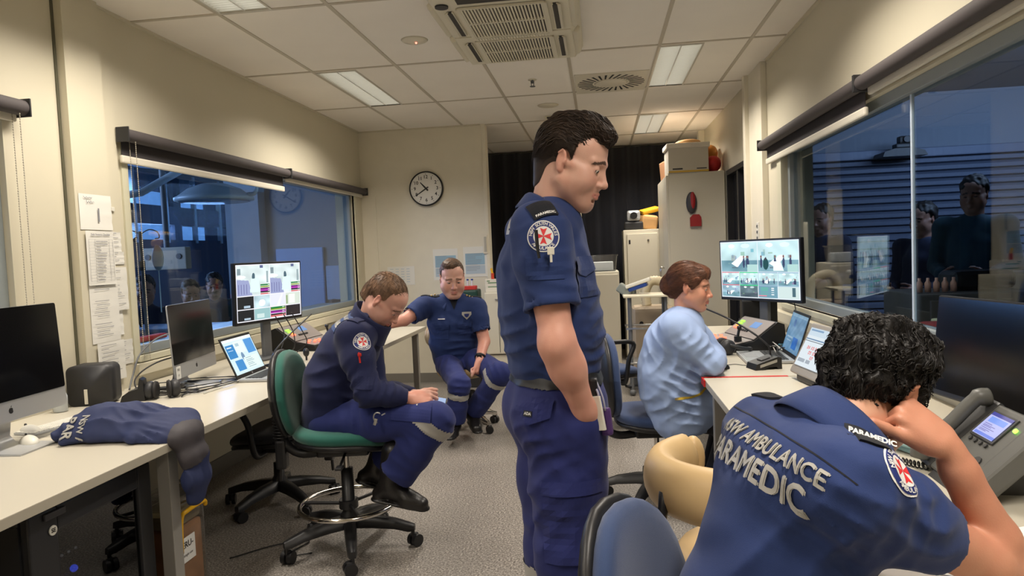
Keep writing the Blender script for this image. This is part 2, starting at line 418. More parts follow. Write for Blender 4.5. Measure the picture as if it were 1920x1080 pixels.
for sx in (-1, 1):
    for gy in (.28, -.28):
        v = MB(); v.mat(M_slot).box((sx*.275, gy, zb+.003), (.035, .40, .03), .008)
        v.mat(M_ac).box((sx*.292, gy, zb-.008), (.026, .40, .008), .003, rot=rotm(0, sx*25, 0)).box((sx*.262, gy, zb-.005), (.010, .40, .012), .003)
        v.build('vane', M_ac, t); MB().box((sx*.365, gy, -.048), (.05, .46, .05), .018, rot=rotm(0, sx*30, 0)).build('side_louvre', M_ac, t)
MB().box((.0, .62, -.035), (.40, .05, .03), .01).build('front_lip', M_ac, t)
MB().cyl((-.30, -.56, zb-.008), (-.30, -.56, zb), .035).build('sensor', M_dark, t)
# round swirl diffuser
t = thing('air_vent', 'round swirl air vent with radial black slots in a ceiling tile', 'air vent', (.14, 5.82, ZC))
MB().bx(-.29, .29, -.33, .33, -.006, 0, .002).build('plate', mat('vent_plate', C(205, 198, 180), .5), t)
b = MB()
for k in range(30):
    a = 2*math.pi*k/30; u = Vector((math.cos(a), math.sin(a), 0)); w_ = Vector((-math.sin(a+.35), math.cos(a+.35), 0)); u2 = Vector((math.cos(a+.35), math.sin(a+.35), 0))
    p = u*.15; q = u*.15+u2*.125
    b.add([p-w_*.006+Vector((0, 0, -.0075)), q-w_*.009+Vector((0, 0, -.0075)), q+w_*.009+Vector((0, 0, -.0075)), p+w_*.006+Vector((0, 0, -.0075)), p-w_*.006+Vector((0, 0, -.005)), q-w_*.009+Vector((0, 0, -.005)), q+w_*.009+Vector((0, 0, -.005)), p+w_*.006+Vector((0, 0, -.005))], [(0, 1, 2, 3), (4, 5, 6, 7), (0, 1, 5, 4), (1, 2, 6, 5), (2, 3, 7, 6), (3, 0, 4, 7)], False)
b.build('slots', mat('slot_black', C(20, 20, 20), .8), t)
MB().lathe([(.001, -.012), (.12, -.012), (.135, -.006)], n=32).build('hub', mat('vent_plate', (0, 0, 0)), t)
# smoke detector, sprinkler, sensor
t = thing('smoke_detector', 'flush white smoke detector with red light on ceiling', 'smoke detector', (-1.105, 4.32, ZC))
MB().lathe([(.001, -.016), (.03, -.016), (.075, -.008), (.085, 0)], n=28).build('cover', M_ac, t)
MB().ball((.01, .0, -.018), .006).build('indicator', emis('red_led', (1, .15, .1), 5), t)
t = thing('fire_sprinkler', 'small metal fire sprinkler hanging from ceiling tile', 'sprinkler', (-.479, 5.54, ZC))
MB().lathe([(.035, -.004), (.035, 0)], n=20).build('collar', M_ac, t)
MB().cyl((0, 0, 0), (0, 0, -.03), .008, n=8).cyl((-.012, 0, -.01), (-.008, 0, -.05), .003, n=6).cyl((.012, 0, -.01), (.008, 0, -.05), .003, n=6).cyl((0, 0, -.052), (0, 0, -.056), .022, n=12).build('nozzle', M_grey, t)
tag(MB().lathe([(.001, -.01), (.09, -.008), (.10, 0)], c=(-.43, 6.55, ZC), n=28).build('ceiling_speaker', M_ac), 'round flush ceiling disc above the standing man', 'ceiling disc')
t = thing('motion_sensor', 'small square motion sensor on far ceiling tile', 'sensor', (-.45, 7.1, ZC))
MB().box((0, 0, -.02), (.10, .10, .04), .008).build('body', M_ac, t); MB().box((.0, -.052, -.022), (.06, .006, .018), .001).build('lens', M_slot, t)
# ------------------------------------------------------------------ clock
t = thing('wall_clock', 'round white wall clock with black rim on the back wall', 'clock', (-1.803, YB, 2.077))
b = MB(); pr = [(.183, 0), (.185, .02), (.183, .038), (.172, .04), (.168, .03), (.168, .012)]
b.lathe(pr[:], axis=(0, -1, 0), n=48); b.build('rim', M_black, t)
MB().lathe([(.001, .032), (.169, .032)], axis=(0, -1, 0), n=48).build('dial', mat('dial_white', C(228, 226, 220), .35), t)
b = MB()
for h in range(12):
    a = math.radians(30*(h+1)); add_text(b, str(h+1), (.122*math.sin(a), -.034, .122*math.cos(a)), (1, 0, 0), (0, 0, 1), .050, .0009)
for k in range(60):
    a = math.radians(6*k); u = Vector((math.sin(a), 0, math.cos(a))); w_ = Vector((math.cos(a), 0, -math.sin(a))); l = .012 if k % 5 == 0 else .005; hw = .0025 if k % 5 == 0 else .0012
    o_ = Vector((0, -.0345, 0)); b.quad(o_+u*.160-w_*hw, o_+u*.160+w_*hw, o_+u*(.160-l)+w_*hw, o_+u*(.160-l)-w_*hw)
b.build('numerals', M_black, t)
for ang, L_, wd, nm in ((318, .090, .0085, 'hour_hand'), (237, .138, .0065, 'minute_hand')):
    a = math.radians(ang); u = Vector((math.sin(a), 0, math.cos(a))); w_ = Vector((math.cos(a), 0, -math.sin(a)))
    MB().prism([(-.03, -wd), (L_*.3, -wd), (L_, -wd*.5), (L_, wd*.5), (L_*.3, wd), (-.03, wd)], (0, -.036, 0), u, w_, (0, -1, 0), .002).build(nm, M_black, t)
MB().cyl((0, -.034, 0), (0, -.042, 0), .009).build('hub', M_black, t)
# ------------------------------------------------------------------ roller blinds
M_blind = mat('blind_fabric', C(70, 64, 64), .75, bump=.15, bscale=900)
M_blindd = mat('blind_drop_fabric', C(48, 44, 46), .8, bump=.15, bscale=900)
M_rail = mat('blind_rail', C(214, 208, 192), .4)
M_chain = mat('bead_chain', C(185, 178, 160), .35, metal=.4)
def blind(side, y0, y1, z, drop, label, chain=None, chain_to=1., xoff=.055):
    X = (XL if side < 0 else XR)-side*xoff
    t = thing('roller_blind', label, 'roller blind', (X, (y0+y1)/2, z), 0, None)
    h = (y1-y0)/2
    MB().cyl((0, -h, 0), (0, h, 0), .034, n=24).build('roll', M_blind, t)
    for s in (-1, 1): MB().box((0, s*(h+.004), 0), (.075, .008, .08), .003).build('bracket', M_dark, t)
    if drop:
        MB().bx(side*.030-.001, side*.030+.001, -h+.02, h-.02, -drop, 0).build('fabric', M_blindd, t)
    zz = -drop if drop else -.04
    MB().box((side*.03, 0, zz), (.022, 2*h-.02, .042), .009).build('bottom_rail', M_rail, t)
    if chain is not None:
        L_ = z-chain_to
        for dx in (-.018, .018):
            b = MB(); b.cyl((dx, chain, 0), (dx, chain, -L_), .0011, n=5)
            n = int(L_/.011)
            for k in range(n): b.ball((dx, chain, -k*.011), .0032, 6, 4)
            b.build('bead_chain', M_chain, t)
    return t
blind(-1, 3.42, 5.36, 2.075, .125, 'dark roller blind with white rail, partly lowered over left window', -.90, .86)
blind(-1, 5.38, 7.22, 2.075, 0, 'dark rolled-up blind on left wall nearest the clock wall')
blind(-1, .8, 2.775, 2.085, 0, 'dark roller blind end cut by left edge of photo', .95, 1.18)
blind(1, 3.47, 5.44, 2.085, .125, 'dark roller blind with white rail, partly lowered over right window')
blind(1, .9, 3.45, 2.085, 0, 'dark rolled-up blind on right wall, nearest the viewer')
# ------------------------------------------------------------------ room beyond the left window
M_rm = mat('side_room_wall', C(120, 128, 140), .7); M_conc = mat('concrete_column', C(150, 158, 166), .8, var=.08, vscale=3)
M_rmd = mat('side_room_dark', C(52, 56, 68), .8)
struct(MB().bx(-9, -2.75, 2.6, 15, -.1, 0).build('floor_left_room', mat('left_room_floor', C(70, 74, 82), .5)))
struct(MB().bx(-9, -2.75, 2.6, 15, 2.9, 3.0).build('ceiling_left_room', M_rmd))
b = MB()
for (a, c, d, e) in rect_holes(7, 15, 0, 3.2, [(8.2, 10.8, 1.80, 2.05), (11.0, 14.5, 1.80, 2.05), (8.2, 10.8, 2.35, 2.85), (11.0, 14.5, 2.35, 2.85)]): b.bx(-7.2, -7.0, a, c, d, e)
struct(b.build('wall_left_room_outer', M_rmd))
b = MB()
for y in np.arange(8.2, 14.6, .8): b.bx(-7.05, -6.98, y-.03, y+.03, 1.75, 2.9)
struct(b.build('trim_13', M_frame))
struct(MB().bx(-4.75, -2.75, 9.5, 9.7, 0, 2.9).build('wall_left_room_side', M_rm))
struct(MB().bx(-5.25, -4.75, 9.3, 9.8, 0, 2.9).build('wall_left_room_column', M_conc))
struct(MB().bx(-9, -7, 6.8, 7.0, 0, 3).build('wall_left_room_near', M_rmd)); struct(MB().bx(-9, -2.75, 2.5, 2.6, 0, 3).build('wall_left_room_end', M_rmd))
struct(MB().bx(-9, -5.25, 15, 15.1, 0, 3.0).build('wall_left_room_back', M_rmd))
tag(MB().bx(-4.6, -3.9, 9.44, 9.49, .5, 1.55, .01).build('whiteboard', mat('blue_board', C(120, 160, 205), .5)), 'pale blue board behind the left window, beside the concrete column', 'board')
tag(MB().bx(-3.85, -2.9, 9.40, 9.49, .8, 1.28, .01).build('wall_panel', mat('pale_panel', C(150, 172, 200), .5)), 'pale wide low panel seen through left window near the clock wall', 'wall panel')
def area(name, loc, d, sx, sy, en, col, spread=170):
    ld = bpy.data.lights.new(name, 'AREA'); ld.shape = 'RECTANGLE'; ld.size = sx; ld.size_y = sy; ld.energy = en; ld.color = col; ld.spread = math.radians(spread)
    o = bpy.data.objects.new(name, ld); COL.objects.link(o); o.location = loc; o.rotation_euler = Vector(d).to_track_quat('-Z', 'Y').to_euler(); return o
area('left_room_daylight', (-6.9, 11, 2.3), (1, -.35, -.4), 5, .9, 300, (.30, .52, 1.))
area('left_room_side_daylight', (-7.5, 5.2, 2.3), (.75, .8, -.25), 3, 1.2, 150, (.45, .62, 1.))  # added fill lamp to brighten the side wall, no window opens here
area('right_room_daylight', (4.2, 5.2, 2.8), (0, .9, -.6), 3.2, .8, 105, (.55, .70, 1.))  # added fill lamp below the ceiling for the shutter, this room has no daylight
# surgical lamp
p = P(402, 368, Y=6.3)
t = thing('surgical_light', 'large domed surgical lamp hanging beyond the left window', 'surgical light', p)
MB().lathe([(.33, -.05), (.36, -.04), (.36, -.015), (.33, 0), (.24, .07), (.12, .115), (.02, .12)], n=40).build('dome', mat('lamp_dome', C(185, 198, 205), .35), t)
MB().lathe([(.02, -.055), (.31, -.055), (.34, -.045)], n=40).build('lens', mat('lens_grey', C(120, 135, 150), .2), t)
MB().tube(cat_pts([(.34, 0, .0), (.42, 0, .02), (.42, 0, .2), (.2, 0, .42), (0, 0, .6)], 5), .02).build('yoke', mat('lamp_dome', (0, 0, 0)), t)
MB().tube([(-.75, -.3, .02), (-.62, -.2, .05), (-.3, 0, .28), (0, 0, .45), (0, 0, 1.1)], .035).build('arm', mat('lamp_dome', (0, 0, 0)), t)
# iv pole
p = P(277, 640, Y=4.5); 
t = thing('iv_pole', 'hospital drip stand with hooks and clear bag beyond left window', 'drip stand', (p.x, p.y, 0))
b = MB(); b.cyl((0, 0, .08), (0, 0, 1.62), .012)
for a in range(5):
    an = a*1.2566; b.cyl((0, 0, .1), (.28*math.cos(an), .28*math.sin(an), .06), .012)
b.build('pole', M_grey, t)
b = MB(); 
for sx in (-1, 1): b.tube(cat_pts([(0, 0, 1.6), (sx*.07, 0, 1.63), (sx*.13, 0, 1.61), (sx*.14, 0, 1.57), (sx*.11, 0, 1.565)], 5), .004)
b.build('hooks', M_grey, t)
b = MB(); b.tube(cat_pts([(-.03, 0, 1.58), (-.09, 0, 1.52), (-.10, 0, 1.3), (-.07, 0, 1.05), (-.04, 0, .95)], 6), .008); b.build('hose', M_black, t)
b = MB(); b.ball((.12, 0, 1.43), (.045, .015, .09)); b.cyl((.12, 0, 1.34), (.12, 0, 1.05), .004); b.build('drip_bag', mat('clear_bag', C(150, 175, 190), .2, spec=.6), t)
MB().box((0, 0, 1.38), (.03, .03, .07), .006).build('clamp', M_dark, t)
p = P(312, 485, Y=7.0)
t = thing('equipment_box', 'beige wall box with two dials seen behind the drip stand', 'box', p); MB().cyl((0, .02, .12), (0, .02, 2.9-p.z), .03).build('ceiling_pole', M_grey, t); MB().box((0, 0, 0), (.52, .1, .24), .01).build('body', mat('beige_box', C(150, 140, 122), .6), t)
for sx in (-1, 1): MB().cyl((sx*.18, -.05, .02), (sx*.18, -.06, .02), .03).build('dial', M_dark, t)
p = P(352, 640, Y=5.05)
tag(MB().box((p.x-.22, p.y, .45), (1.0, .45, .9), .02).build('low_counter', mat('counter_blue', C(90, 110, 140), .5)), 'low dark blue counter standing just beyond the left window', 'counter')
p = P(275, 640, X=-2.85)
tag(MB().box((p.x+.02, p.y, .925), (.06, .28, .03), .008).build('red_pouch', mat('red_cloth', C(200, 40, 30), .6)), 'small red pouch on the ledge behind the left window', 'pouch')
struct(MB().bx(-2.98, -2.73, 3.45, 7.1, .87, .905, .004).build('trim_14', M_frame))
# ------------------------------------------------------------------ room beyond the right window
M_sh = mat('shutter_slat', C(96, 104, 122), .5, metal=.2)
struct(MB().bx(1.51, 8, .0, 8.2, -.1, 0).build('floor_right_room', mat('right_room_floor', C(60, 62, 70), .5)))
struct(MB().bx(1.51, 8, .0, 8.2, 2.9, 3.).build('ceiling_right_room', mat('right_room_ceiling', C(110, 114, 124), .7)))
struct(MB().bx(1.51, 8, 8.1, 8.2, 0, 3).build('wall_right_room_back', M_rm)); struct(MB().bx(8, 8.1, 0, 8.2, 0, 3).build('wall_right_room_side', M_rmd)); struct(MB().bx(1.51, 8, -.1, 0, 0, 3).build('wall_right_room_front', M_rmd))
b = MB()
for k in range(27):
    z = k*.082; rows = []
    for (yy, zz) in ((8.08, 0), (8.03, .012), (8.025, .05), (8.05, .07), (8.08, .082)): rows.append([(1.51, yy, z+zz), (8, yy, z+zz)])
    b.grid(rows)
b.bx(1.51, 8, 7.98, 8.09, 2.2, 2.3, .01)
so = b.build('roller_shutter', M_sh, flat=True); tag(so, 'wide grey horizontal-slat roller shutter beyond the right window', 'roller shutter')
p = P(1690, 285, Y=7.8)
t = thing('ceiling_camera', 'black wall-mounted camera on bracket above the roller shutter', 'camera', p)
MB().prism([(-.22, -.05), (.22, -.05), (.19, 0), (.08, .03), (-.1, .03), (-.2, 0)], (0, -.1, 0), (1, 0, 0), (0, 0, 1), (0, 1, 0), .3).build('shelf', M_black, t)
MB().box((0, 0, .06), (.14, .12, .05), .012).build('base', M_black, t); MB().box((.02, -.02, .12), (.12, .1, .08), .02).cyl((.02, -.07, .12), (.02, -.1, .12), .032).build('head', M_black, t)
# drawer trolley and things on it
p = P(1795, 560, Y=4.3)
t = thing('drawer_trolley', 'dark drawer trolley with label holders beyond the right window', 'trolley', (p.x, p.y, 0))
MB().box((0, 0, .55), (.62, .5, .98), .01).build('body', mat('trolley_grey', C(74, 70, 68), .5), t)
for k in range(3):
    d = MB().box((-.05, -.255, .93-.17*k), (.42, .02, .15), .004).build('drawer', mat('trolley_drawer', C(88, 80, 74), .5), t)
    MB().box((.03, -.27, .95-.17*k), (.09, .01, .035), .002).build('label_holder', mat('label_holder', C(160, 150, 120), .5), d)
for i in range(5):
    q = P(1752+i*9, 510, Y=4.2)
    tt = thing('small_bottle', 'small pink-capped bottle in the row on the drawer trolley', 'bottle', (p.x-.27+.045*i, p.y-.15, 1.045), 0, 'bottles on the drawer trolley')
    MB().lathe([(.016, 0), (.017, .05), (.008, .065), (.008, .08)], n=10).build('bottle', mat('pink_bottle', C(190, 140, 120), .4), tt)
tag(MB().box((p.x+.10, p.y, 1.10), (.34, .22, .11), .05, 3).build('black_bag', M_black), 'soft black bag lying on the drawer trolley', 'bag')
t = thing('white_machine', 'pale boxy machine on a stand at far right beyond window', 'machine', (p.x+.55, p.y+.1, 0))
MB().box((0, 0, .5), (.42, .4, 1.0), .01).build('stand', mat('machine_stand', C(120, 112, 100), .5), t); MB().box((0, 0, 1.06), (.36, .3, .14), .02).build('body', mat('machine_body', C(150, 140, 124), .45), t)
p = P(1835, 590, Y=3.6)
t = thing('bin', 'olive yellow tub below the machine beyond right window', 'bin', (p.x, p.y, 0)); MB().box((0, 0, .45), (.3, .25, .9), .02).build('tub', mat('olive_tub', C(130, 118, 40), .5), t); MB().box((0, 0, .92), (.32, .27, .05), .01).build('rim', mat('pale_rim', C(190, 180, 140), .5), t)
p = P(1772, 590, Y=3.4)
tag(MB().box((p.x, p.y, .48), (.16, .2, .96), .02).build('red_bin', mat('red_bin', C(140, 40, 36), .5)), 'slim red bin left of the olive tub, beyond right window', 'bin')
tag(MB().box((2.5, 3.0, .42), (1.0, .6, .84), .04).build('draped_bench', mat('blue_drape', C(110, 140, 185), .7)), 'bench under pale blue drape just beyond the right window', 'bench')

# ------------------------------------------------------------------ desks
M_desk = mat('desk_laminate', C(188, 182, 166), .38, spec=.4)
M_leg = mat('desk_leg_metal', C(158, 156, 150), .42, metal=.35)
def desk(label, x0, x1, y0, y1, z=.73, legs=()):
    t = thing('desk', label, 'desk', ((x0+x1)/2, (y0+y1)/2, 0))
    a, c, d, e = x0-t.location.x, x1-t.location.x, y0-t.location.y, y1-t.location.y
    MB().bx(a, c, d, e, z-.032, z, .003).build('desktop', M_desk, t)
    for (lx, ly, sx, sy) in legs: MB().bx(lx-t.location.x-sx/2, lx-t.location.x+sx/2, ly-t.location.y-sy/2, ly-t.location.y+sy/2, 0, z-.032, .003).build('leg', M_leg, t)
    return t
desk('long cream desk along left wall with jacket and large dark screen on it', XL+.005, -1.57, -.2, 2.40, legs=[(-1.63, 2.368, .05, .055)])
desk('long cream desk against the left wall under the window, laptop on it', XL+.005, -1.58, 2.405, 6.10, legs=[(-1.66, 6.0, .05, .05), (-2.45, 6.0, .05, .05), (-1.66, 5.0, .05, .05)])
desk('cream desk at lower right with grey desk phone and black screen', .47, XR-.005, -.2, 3.37, legs=[(.52, 3.25, .05, .05), (1.2, .2, .05, .05), (1.2, 3.2, .05, .05)])
desk('cream desk under far right monitor, holding red-lit console', .47, XR-.005, 3.385, 5.5, legs=[(.75, 5.4, .05, .05), (1.2, 5.4, .05, .05), (.75, 3.9, .05, .05)])
M_red = mat('red_edge', C(196, 34, 28), .45)
tag(MB().bx(.462, .86, 3.368, 3.388, .700, .7325, .001).bx(.462, .469, 3.30, 3.388, .70, .731).build('red_edge_strip', M_red), 'thin red edging strip where the two right desks meet', 'edge strip')
# rack cabinet under left desk
t = thing('rack_cabinet', 'black equipment rack with smoked glass door under left desk', 'rack cabinet', (-1.98, 2.05, 0))
M_rk = mat('rack_black', C(34, 35, 38), .38)
b = MB(); b.bx(-.40, .28, -.28, .28, .63, .67, .004); b.bx(-.40, .28, -.28, .28, .02, .06, .004); b.bx(-.40, -.38, -.28, .28, .06, .63); b.bx(-.38, .28, .26, .28, .06, .63); b.bx(-.38, .28, -.28, -.26, .06, .63)
b.build('body', M_rk, t)
d = MB(); d.bx(.28, .31, -.275, -.165, .03, .655, .006); d.bx(.28, .31, .205, .275, .03, .655, .006); d.bx(.28, .31, -.165, .205, .58, .655, .006); d.bx(.28, .31, -.165, .205, .03, .10, .006)
do = d.build('door', M_rk, t)
MB().bx(.292, .298, -.165, .205, .10, .58).build('glass', glassmat('smoked_glass', (.12, .12, .135), 1.7), do)
MB().cyl((.312, -.19, .588), (.315, -.19, .588), .015, n=20).build('round_sticker', mat('sticker_white', C(210, 208, 196), .5), do)
b = MB(); add_text(b, 'SE', (.3152, -.19, .588), (0, 1, 0), (0, 0, 1), .018, .0006); b.build('sticker_text', M_black, do)
MB().bx(.31, .318, -.22, -.14, .625, .645, .002).build('badge', mat('badge_grey', C(70, 70, 74), .4), do)
for k in range(4):
    MB().bx(-.3, .22, -.25, .25, .14+.10*k, .185+.10*k, .003).build('rack_unit', M_dark, t)
b = MB()
for k in range(4): b.ball((.23, -.10+.03*k, .455), .005, 8, 6)
b.build('indicator_lights', emis('indicator_white', (.5, .5, .4), 3), t)
MB().ball((.235, -.03, .395), .012, 10, 8).build('blue_light', emis('blue_led', (.05, .12, 1), 14), t)
# sharps container
t = thing('sharps_container', 'clear sharps container with yellow handle beside left desk leg', 'container', (-1.79, 2.60, 0))
M_clear = glassmat('clear_plastic', (.86, .85, .80), 2.4, .12)
b = MB(); b.box((0, 0, .20), (.17, .22, .38), .02); b.build('tub', glassmat('tub_clear', (.80, .78, .70), 3.0, .25), t); MB().box((0, 0, .165), (.15, .20, .29), .02).build('contents', mat('red_contents', C(186, 138, 104), .6, var=.2, vscale=12), t); MB().box((0, 0, .345), (.15, .20, .06), .02).build('contents', mat('grey_contents', C(150, 140, 120), .6), t)
b = MB(); b.tube(cat_pts([(.092, -.08, .22), (.10, -.08, .36), (.11, -.05, .385), (.11, .06, .385), (.10, .09, .36)], 5), .009); b.build('handle', mat('yellow_handle', C(232, 178, 22), .4), t)
b = MB(); b.box((0, 0, .42), (.16, .20, .07), .03, 3); b.build('bag_liner', M_clear, t)
lb = MB().bx(.086, .088, -.085, .02, .17, .27, .0).build('label_paper', mat('paper', C(226, 226, 222), .7), t)
b = MB(); add_text(b, 'ERU-', (.0885, -.032, .24), (0, 1, 0), (0, 0, 1), .036, .0006); add_text(b, 'single use', (.0885, -.032, .20), (0, 1, 0), (0, 0, 1), .016); b.build('label_text', M_black, lb)
tag(MB().bx(-1.86, -1.62, 1.20, 1.36, 0, .12, .004).build('cardboard_box', mat('cardboard', C(150, 104, 66), .8)), 'corner of a brown cardboard box at bottom left', 'box')

# ------------------------------------------------------------------ swivel chairs
M_cp = mat('chair_black_plastic', C(28, 28, 30), .42, bump=.1, bscale=500)
def upholstery(name, col): return mat(name, col, .85, bump=.5, bscale=1100, var=.05, vscale=6, sheen=.25)
def superpad(mb, w, d, h, n=28, m=12, px_=2.6, warp=None):
    rows = []
    for i in range(m+1):
        ph = -math.pi/2+math.pi*i/m; row = []
        for k in range(n+1):
            t_ = 2*math.pi*k/n
            cx = math.copysign(abs(math.cos(t_))**(2/px_), math.cos(t_)); sy = math.copysign(abs(math.sin(t_))**(2/px_), math.sin(t_))
            cp = max(0., math.cos(ph))**(.45); sp = math.copysign(abs(math.sin(ph))**.8, math.sin(ph))
            p = Vector((w/2*cx*cp, d/2*sy*cp, h/2*sp))
            row.append(warp(p) if warp else p)
        rows.append(row)
    mb.grid(rows)
def star_base(t, R, zc, color=M_cp, a0=0., n=5, hub_r=.032, cast=True, metal=None):
    arms = MB()
    for k in range(n):
        an = a0+2*math.pi*k/n; u = Vector((math.cos(an), math.sin(an), 0)); w_ = Vector((-u.y, u.x, 0))
        rows = []
        for (r, hz, ww, hh) in ((.02, zc, .030, .028), (.12, zc-.004, .028, .025), (.22, zc-.018, .024, .020), (R-.02, zc-.035, .021, .018), (R+.01, zc-.04, .015, .014)):
            c_ = u*r+Vector((0, 0, hz)); rows.append([c_+w_*ww-Vector((0, 0, hh)), c_+w_*ww*.8+Vector((0, 0, hh)), c_-w_*ww*.8+Vector((0, 0, hh)), c_-w_*ww-Vector((0, 0, hh)), c_+w_*ww-Vector((0, 0, hh))])
        a_ = MB().grid(rows); a_.add(rows[-1][:4], [(0, 1, 2, 3)]); a_.build('base_arm', metal or color, t)
        c_ = u*R; cz = .029; tw = Vector((math.cos(an+.9+k), math.sin(an+.9+k), 0)); ax = Vector((-tw.y, tw.x, 0)); cc = c_+tw*.012+Vector((0, 0, cz))
        cs = MB().cyl(cc-ax*.026, cc-ax*.006, .029, n=18).cyl(cc+ax*.006, cc+ax*.026, .029, n=18).cyl(cc-ax*.02, cc+ax*.02, .012, n=10).cyl(c_+Vector((0, 0, .045)), c_+Vector((0, 0, zc-.03)), .009, n=8)
        cs.box(cc+Vector((0, 0, .018)), (.03, .03, .03), .008, rot=Matrix.Rotation(an, 3, 'Z'))
        cs.build('castor', M_cp, t)
    return
def swivel_chair(name, label, loc, rz, fabric, seat_z=.50, ring=False, back_h=.50, back_w=.43, arms=False, tilt=8, back_z=None, base_rot=0., R=.29, a_full=True, rear_spine=True):
    """faces local +Y"""
    t = thing(name, label, 'chair', loc, rz)
    zc = .115 if not ring else .13
    star_base(t, R, zc, a0=base_rot)
    MB().lathe([(.045, zc-.03), (.042, zc+.03), (.030, zc+.05), (.028, seat_z-.20)], n=20).build('column', M_cp, t)
    MB().cyl((0, 0, seat_z-.20), (0, 0, seat_z-.08), .014).build('gas_lift', M_chrome, t)
    if ring:
        rz_ = .215
        b = MB(); b.tube([(.225*math.cos(a), .225*math.sin(a), rz_) for a in np.linspace(0, 2*math.pi, 48, endpoint=False)], .0115, 10, closed=True); b.build('foot_ring', M_chrome, t)
        b = MB(); b.cyl((0, 0, rz_-.02), (0, 0, rz_+.02), .045)
        for k in range(3): an = k*2.094+.4; b.cyl((.03*math.cos(an), .03*math.sin(an), rz_), (.22*math.cos(an), .22*math.sin(an), rz_), .008)
        b.build('ring_bracket', M_cp, t)
    def sw(p):
        y = p.y; dz = .02*max(0, -y/.2)**2-.035*max(0, (y-.08)/.15)**2; return Vector((p.x*(1+.05*(y/.2)), p.y, p.z+dz+.012*(p.x/.2)**2+seat_z-.03))
    b = MB(); superpad(b, .47, .46, .085, warp=sw); b.build('seat', fabric, t)
    def sw2(p): q = sw(p); q.z -= .035; return q
    b = MB(); superpad(b, .46, .45, .05, warp=sw2); b.build('seat_pan', M_cp, t)
    MB().box((0, 0, seat_z-.105), (.16, .24, .045), .012).cyl((.08, .02, seat_z-.10), (.25, .03, seat_z-.12), .006).box((.26, .03, seat_z-.122), (.05, .03, .012), .004).build('mechanism', M_cp, t)
    bz = back_z or seat_z+.36; th = math.radians(tilt)
    def bw(p, off=0., sc=1.):
        x, y, z = p.x*sc, p.z, p.y*sc                              # pad local: width x, height along z
        wv = 1-.16*max(0, (z/(back_h/2)))**2-.10*max(0, (-z/(back_h/2)))**2
        y = -y - .035*(x/(back_w/2))**2*-1 + .025*math.cos(z/(back_h/2)*1.5)*-1 + off
        yy = -.235+y; q = Vector((x*wv, yy*1.0-math.sin(th)*(z), bz+z*math.cos(th))); return q
    b = MB(); superpad(b, back_w, back_h, .07, warp=lambda p: bw(p)); b.build('backrest', fabric, t)
    b = MB(); superpad(b, back_w, back_h, .05, warp=lambda p: bw(p, -.032, 1.02)); b.build('back_shell', M_cp, t)
    # spine
    b = MB(); b.tube(cat_pts([(0, -.05, seat_z-.11), (0, -.22, seat_z-.12), (0, -.30, seat_z-.03), (0, -.305, seat_z+.12), (0, -.30, bz)], 6), .022)
    b.build('back_spine', M_cp, t)
    b = MB()
    for k in range(13):
        z = seat_z-.04+.014*k; b.lathe([(.030, -.004), (.036, 0), (.030, .004)], c=(0, -.302, z), n=16)
    b.build('bellows', M_cp, t)
    MB().box((0, -.30, seat_z-.12), (.06, .05, .14), .012).cyl((0, -.31, seat_z-.15), (.0, -.315, seat_z-.25), .008).build('height_lever', M_cp, t)
    if arms:
        for s in (-1, 1):
            MB().tube(cat_pts([(s*.16, 0, seat_z-.10), (s*.27, 0, seat_z-.08), (s*.29, .02, seat_z+.08), (s*.29, .06, seat_z+.20), (s*.27, -.12, seat_z+.22)], 6), .017).build('armrest', M_cp, t)
    return t
F_green = upholstery('green_fabric', C(20, 92, 80)); F_blue = upholstery('blue_fabric', C(44, 64, 104)); F_black = upholstery('black_fabric', C(22, 22, 28)); F_cream = mat('cream_vinyl', C(206, 176, 128), .42, bump=.05, bscale=60)
R_ = math.radians
swivel_chair('swivel_chair', 'green and black drafting swivel chair with chrome foot ring', (-1.22, 3.10, 0), R_(-82), F_green, seat_z=.585, ring=True, back_h=.40, back_w=.42, base_rot=R_(86), R=.30, tilt=6, back_z=.755)
swivel_chair('swivel_chair', 'black armchair on castors tucked under the left desk', (-1.84, 3.66, 0), R_(92), F_black, seat_z=.44, arms=True, back_h=.26, base_rot=R_(15), R=.30, back_z=.56)
swivel_chair('swivel_chair', 'blue swivel chair the woman in pale blue sits on', (.27, 3.76, 0), R_(-84), F_blue, seat_z=.48, back_h=.44, base_rot=R_(40), back_z=.69, tilt=3)
swivel_chair('swivel_chair', 'blue swivel chair standing behind the standing man, furthest back', (.02, 5.3, 0), R_(-60), F_blue, seat_z=.47, arms=True, back_h=.44, base_rot=R_(20))
swivel_chair('swivel_chair', 'blue swivel chair in the foreground, only its back showing', (.275, 1.19, 0), R_(-118), F_blue, seat_z=.44, back_h=.49, back_w=.36, base_rot=R_(10), back_z=.64, tilt=12)
